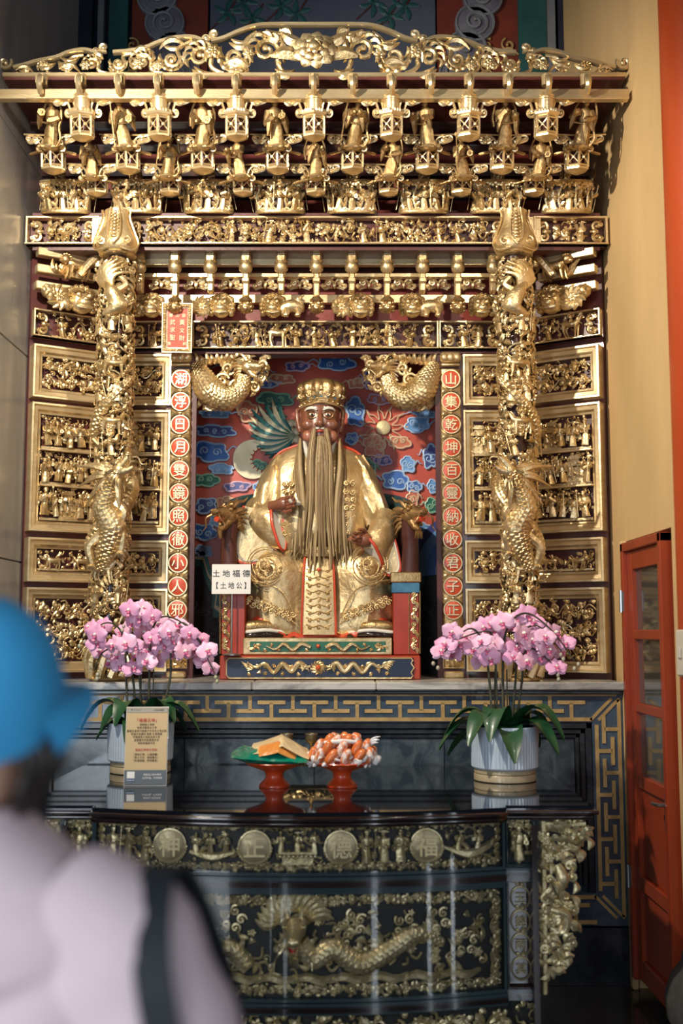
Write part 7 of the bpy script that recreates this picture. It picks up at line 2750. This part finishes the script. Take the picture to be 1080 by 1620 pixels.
for i, x in enumerate((-.105, 0, .105)):
    c = thing('wine_cup', 'small brass goblet, %s of three on the brass stand' % ordinal(i, 3), 'cup', (bs.location.x + x, 4.80, ZT + .094), 0, 'brass goblets on the stand')
    MB().lathe([(.022, 0), (.022, .004), (.008, .012), (.006, .03), (.010, .04), (.022, .046), (.026, .062), (.026, .082), (.023, .082), (.021, .06), (.004, .052)], 20).build('goblet', 'brass', c, 50)
    MB().tube([(.0265 * cos(a_), .0265 * sin(a_), .079) for a_ in np.linspace(0, 2 * PI, 25)[:-1]], .0018, 5, closed=True).build('rim', 'steel', c, 60)

# ------------------------------------------------------------------ visitor in the foreground
mat('cap_blue', (0.04, 0.33, 0.64), (0.045, 0.37, 0.68), 0.8, 0, 20, 0.1, 300)
mat('shirt_pink', (0.66, 0.51, 0.53), (0.70, 0.55, 0.57), 0.85, 0, 5, 0.08, 200)
mat('trouser_dark', (0.03, 0.03, 0.035), None, 0.8)
mat('skin', (0.55, 0.30, 0.20), (0.60, 0.34, 0.23), 0.5, 0, 12, sss=0.1)
mat('hair', (0.012, 0.009, 0.008), (0.03, 0.022, 0.018), 0.4, 0, 40, stretch=(3, 3, .4))
mat('strap_black', (0.006, 0.009, 0.012), (0.010, 0.014, 0.018), 0.75, 0, 30)
mat('shoe_white', (0.6, 0.6, 0.6), None, 0.6)

pe = thing('person', 'person in blue cap and pale pink top seen from behind at left', 'person', (-.29, 1.20, 0), rad(-10))


def skin_mesh(name, pts, edges, m, parent, root=0, levels=2):
    me = bpy.data.meshes.new(name)
    me.from_pydata([p[:3] for p in pts], edges, [])
    me.materials.append(MATS[m])
    o = link(name, me, parent)
    md = o.modifiers.new('skin', 'SKIN')
    md.use_smooth_shade = True
    sv = me.skin_vertices[0].data if me.skin_vertices else None
    if sv is None:
        bpy.context.view_layer.update()
    for i, p in enumerate(pts):
        r = p[3]
        me.skin_vertices[0].data[i].radius = (r, p[4] if len(p) > 4 else r)
        me.skin_vertices[0].data[i].use_root = i == root
    sd = o.modifiers.new('subdivision', 'SUBSURF')
    sd.levels = sd.render_levels = levels
    return o


HT = 1.595
# continuous body: trunk, legs, arms with fingers, neck and head
B = [(0, 0, .86, .13, .10), (0, .0, 1.00, .115, .09), (0, -.01, 1.15, .125, .09), (0, -.01, 1.28, .11, .08), (0, -.005, 1.35, .055), (0, .0, 1.39, .056), (.016, .022, 1.43, .068), (.022, .028, 1.50, .088, .09), (.01, .01, 1.55, .065, .075)]
E_ = [(i, i + 1) for i in range(8)]
for s in (-1, 1):
    i = len(B)
    B += [(s * .10, 0, .80, .085), (s * .11, .01, .48, .055), (s * .11, -.01, .10, .04), (s * .12, .06, .045, .036), (s * .125, .14, .03, .03)]
    E_ += [(0, i), (i, i + 1), (i + 1, i + 2), (i + 2, i + 3), (i + 3, i + 4)]
    i = len(B)
    B += [(s * .155, -.01, 1.295, .058), (s * .235, .0, 1.02, .042), (s * .13, .16, 1.07, .036), (s * .035 - .05, .22, 1.20, .026), (s * .03 - .05, .235, 1.245, .030)]
    E_ += [(3, i), (i, i + 1), (i + 1, i + 2), (i + 2, i + 3), (i + 3, i + 4)]
    h = i + 4
    for k, (dx, dy, L_) in enumerate(((.024, .0, .040), (.010, .012, .048), (-.005, .014, .046), (-.018, .010, .036))):
        j = len(B)
        B += [(s * (.03 + dx) - .05, .24 + dy, 1.277, .010), (s * (.03 + dx * .9) - .05, .245 + dy, 1.277 + L_ * .55, .0095), (s * (.016 + dx * .6) - .05, .255 + dy, 1.277 + L_ * .95, .0085)]
        E_ += [(h, j), (j, j + 1), (j + 1, j + 2)]
    j = len(B)
    B += [(s * .010 - .05, .222, 1.262, .012), (s * .006 - .05, .228, 1.295, .010)]
    E_ += [(h, j), (j, j + 1)]
skin_mesh('body', B, E_, 'skin', pe)
# face details on the far side
m = MB()
m.tube(bez([(0, .105, 1.505), (0, .122, 1.478), (0, .128, 1.462), (0, .112, 1.455)], 3), [.008, .011, .014, .008], 8)
for s in (-1, 1):
    m.blob((s * .085, .0, 1.485), (.012, .022, .032), rotm(0, 0, s * .4), 8, 6)
m.build('nose_and_ears', 'skin', pe, 60)
MB().tube([(-.022, .106, 1.430), (0, .114, 1.432), (.022, .106, 1.430)], [.003, .007, .003], 6).build('mouth', 'lip_red', pe, 60)
for s in (-1, 1):
    e = MB().blob((s * .032, .098, 1.500), (.014, .008, .009), None, 8, 6).build('eye', 'eye_white', pe, 60)
    MB().blob((s * .032, .105, 1.500), (.006, .004, .006), None, 8, 6).build('iris', 'eye_dark', e, 60)
# hair: fitted shell and low ponytail
m = MB()
rings = []
for z, hx, hy, cy in ((1.398, .050, .030, -.045), (1.415, .066, .046, -.042), (1.44, .080, .066, -.034), (1.48, .094, .094, -.010), (1.53, .094, .102, .0), (1.57, .08, .09, 0), (1.595, .04, .05, 0)):
    rings.append([(x * (1 + .02 * sin(j * 3.1)), y + .0, z) for j, (x, y, _) in enumerate(ring_pts(0, cy, z, hx, hy, 32))])
m.loft(rings)
hr = m.build('hair', 'hair', pe, 60)
m = MB()
rg = random.Random(2)
for s in (-1, 1):
    m = MB()
    for k in range(5):
        m.tube(bez([(s * .085, .02 + .01 * k, 1.50), (s * .098, .03 + .01 * k, 1.44), (s * .090, .02 + .008 * k, 1.41), (s * .082, .02 + .006 * k, 1.385)], 4), [.008, .009, .006, .002], 6)
    m.build('side_hair', 'hair', hr, 60)

# cap: six-panel crown, sweatband edge, curved visor
m = MB()
rings = []
for z, hx, hy, cy in ((1.468, .106, .114, .0), (1.485, .110, .118, .002), (1.52, .113, .120, .006), (1.56, .108, .114, .008), (1.59, .094, .10, .008), (1.612, .070, .075, .006), (1.624, .036, .04, .004), (1.627, .008, .008, .004)):
    rr = []
    for j, (x, y, _) in enumerate(ring_pts(0, cy, z, hx, hy, 48)):
        crease = 1 - .012 * max(0, cos(j * 2 * PI / 8) - .8) * 5
        rr.append((x * crease, y * crease, z + (.028 * max(0, y / hy) ** 2 if z < 1.5 else 0) + .012 * sin(j * .5) * (1 if 1.5 < z < 1.6 else 0) * .3))
    rings.append(rr)
m.loft(rings)
cp_ = m.build('cap', 'cap_blue', pe, 60)
m = MB()
n = 20
top, bot = [], []
rows_ = []
for i in range(6):
    q = i / 5
    rr = []
    for j in range(n + 1):
        a_ = rad(22 + 136 * j / n)
        rx, ry = .108 + .012 * q, .116 + .048 * q * (sin(a_) ** .7)
        rr.append((rx * cos(a_), ry * sin(a_) + .0, 1.494 - .012 * q + .020 * sin(a_) - .03 * q * (cos(a_) ** 2)))
    rows_.append(rr)
V = np.array(rows_).reshape(-1, 3)
f = [(i * (n + 1) + j, i * (n + 1) + j + 1, (i + 1) * (n + 1) + j + 1, (i + 1) * (n + 1) + j) for i in range(5) for j in range(n)]
k_ = len(V)
m.add(np.concatenate([V, V - np.array((0, 0, .004))]), [q[::-1] for q in f] + [tuple(b_ + k_ for b_ in q) for q in f])
m.build('visor', 'cap_blue', cp_, 60)
MB().blob((0, .004, 1.629), (.008, .008, .005), None, 8, 6).build('top_button', 'cap_blue', cp_, 60)
# loose top
m = MB()
rings = []
_T = ((.74, .200, .150, 0), (.76, .205, .155, 0), (.86, .205, .155, 0), (.98, .205, .152, -.005), (1.08, .212, .150, -.01), (1.16, .218, .146, -.012), (1.22, .216, .140, -.012), (1.27, .212, .128, -.01), (1.305, .200, .114, -.008), (1.335, .172, .098, -.006), (1.362, .125, .084, -.004), (1.385, .088, .074, 0), (1.398, .074, .068, .004))
_T = np.array(_T)
for z in np.concatenate([np.linspace(.74, 1.05, 14), np.linspace(1.06, 1.398, 50)]):
    hx, hy, cy = (np.interp(z, _T[:, 0], _T[:, k]) for k in (1, 2, 3))
    rr = []
    for j in range(64):
        a_ = 2 * PI * j / 64
        x = hx * math.copysign(abs(cos(a_)) ** .86, cos(a_))
        y = cy + hy * math.copysign(abs(sin(a_)) ** .86, sin(a_))
        w = .006 * sin(6 * a_ + 9 * z) * max(0, min(1, (1.25 - z) * 5)) + .007 * sin(22 * z + 5 * a_) * math.exp(-((z - 1.10) / .12) ** 2) + .010 * sin(14 * (z - .55 * x)) * math.exp(-((z - 1.14) / .07) ** 2)
        if y < 0:
            for x0_, z0_, sl, dp in ((.06, 1.215, .30, .050), (.02, 1.165, .42, .035), (-.08, 1.20, -.25, .03)):
                w -= dp * math.exp(-((z - z0_ - sl * (x - x0_) - .8 * (x - x0_) ** 2) / .012) ** 2) * math.exp(-((x - x0_) / .09) ** 2)
                w += dp * .7 * math.exp(-((z - z0_ - .024 - sl * (x - x0_) - .8 * (x - x0_) ** 2) / .014) ** 2) * math.exp(-((x - x0_) / .09) ** 2)
        rr.append((x * (1 + w * .6), y * (1 + w * 3.2), z))
    rings.append(rr)
m.loft(rings, cap=False)
tp = m.build('top', 'shirt_pink', pe, 70)
for s in (-1, 1):
    m = MB()
    P = bez([(s * .125, -.01, 1.295), (s * .180, -.01, 1.262), (s * .222, -.005, 1.18), (s * .255, .0, 1.08), (s * .262, .01, 1.0), (s * .235, .07, .985), (s * .17, .13, 1.03), (s * .10 - .02, .18, 1.11)], 5)
    N = len(P)
    r = np.interp(np.linspace(0, 1, N), np.linspace(0, 1, 8), (.075, .092, .092, .088, .085, .078, .066, .056)) * np.array([1 + .035 * sin(i * 1.35) for i in range(N)])
    m.tube(P, r, 20, cap=False)
    m.build('sleeve', 'shirt_pink', tp, 70)
# trousers and shoes
m = MB()
for s in (-1, 1):
    m.tube(bez([(s * .09, 0, .90), (s * .10, 0, .75), (s * .11, .01, .45), (s * .11, 0, .08)], 5), [.125, .115, .09, .075], 18)
m.tube([(0, 0, .72), (0, 0, .80), (0, 0, .92)], [.12, .16, .17], 20, flat=(1, .8))
m.build('trousers', 'trouser_dark', pe, 70)
for s in (-1, 1):
    m = MB()
    m.tube(bez([(s * .115, -.06, .045), (s * .12, .03, .06), (s * .125, .12, .045), (s * .13, .19, .035)], 5), [.04, .052, .048, .030], 12)
    m.box((s * .122, .065, .012), (.09, .27, .024), bev=.01)
    m.build('shoe', 'shoe_white', pe, 60)

# shoulder bag and phone
c_, s_ = cos(rad(-24)), sin(rad(-24))
bg = thing('shoulder_bag', 'black shoulder bag with wide strap over the pink top', 'bag', (-.29, 1.20, 0), rad(-10))
P = bez([(.290, .09, 1.08), (.280, .085, 1.19), (.250, .045, 1.31), (.238, -.010, 1.342), (.254, -.080, 1.282), (.276, -.092, 1.18), (.290, -.096, 1.07), (.295, -.094, .96), (.29, -.09, .80)], 6)
m = MB()
rings = []
for i, p in enumerate(P):
    t_ = P[min(i + 1, len(P) - 1)] - P[max(i - 1, 0)]
    t_ /= np.linalg.norm(t_)
    sdv = np.array((1., 0, 0)) - t_ * t_[0]
    sdv /= np.linalg.norm(sdv)
    nv_ = np.cross(t_, sdv)
    rings.append([p + sdv * .018 + nv_ * .002, p + sdv * .018 - nv_ * .002, p - sdv * .018 - nv_ * .002, p - sdv * .018 + nv_ * .002])
m.loft(rings)
m.build('strap', 'strap_black', bg, 40)
MB().box((.31, -.02, .66), (.12, .30, .26), bev=.03).build('bag_body', 'strap_black', bg, 40)
ph = thing('smartphone', 'dark smartphone held up in front of the visitor', 'phone', (-.29, 1.20, 0), rad(-10))
MB().box((-.05, .275, 1.31), (.076, .009, .155), bev=.004).build('case', 'strap_black', ph, 30)
MB().box((-.05, .2695, 1.31), (.068, .002, .145)).build('screen', 'black_glass', ph, None)

HM = Matrix.Translation((0, 0, 1.44)) @ Matrix.Rotation(rad(-32), 4, 'Z') @ Matrix.Rotation(.20, 4, 'X') @ Matrix.Translation((0, 0, -1.44))
for o in list(pe.children):
    if o.name.split('.')[0] in ('nose_and_ears', 'mouth', 'eye', 'hair', 'cap'):
        o.matrix_local = HM @ (Matrix.Translation((0, 0, 1.47)) @ Matrix.Scale(1.06, 4) @ Matrix.Translation((0, 0, -1.485)) if o.name.startswith('cap') else Matrix())
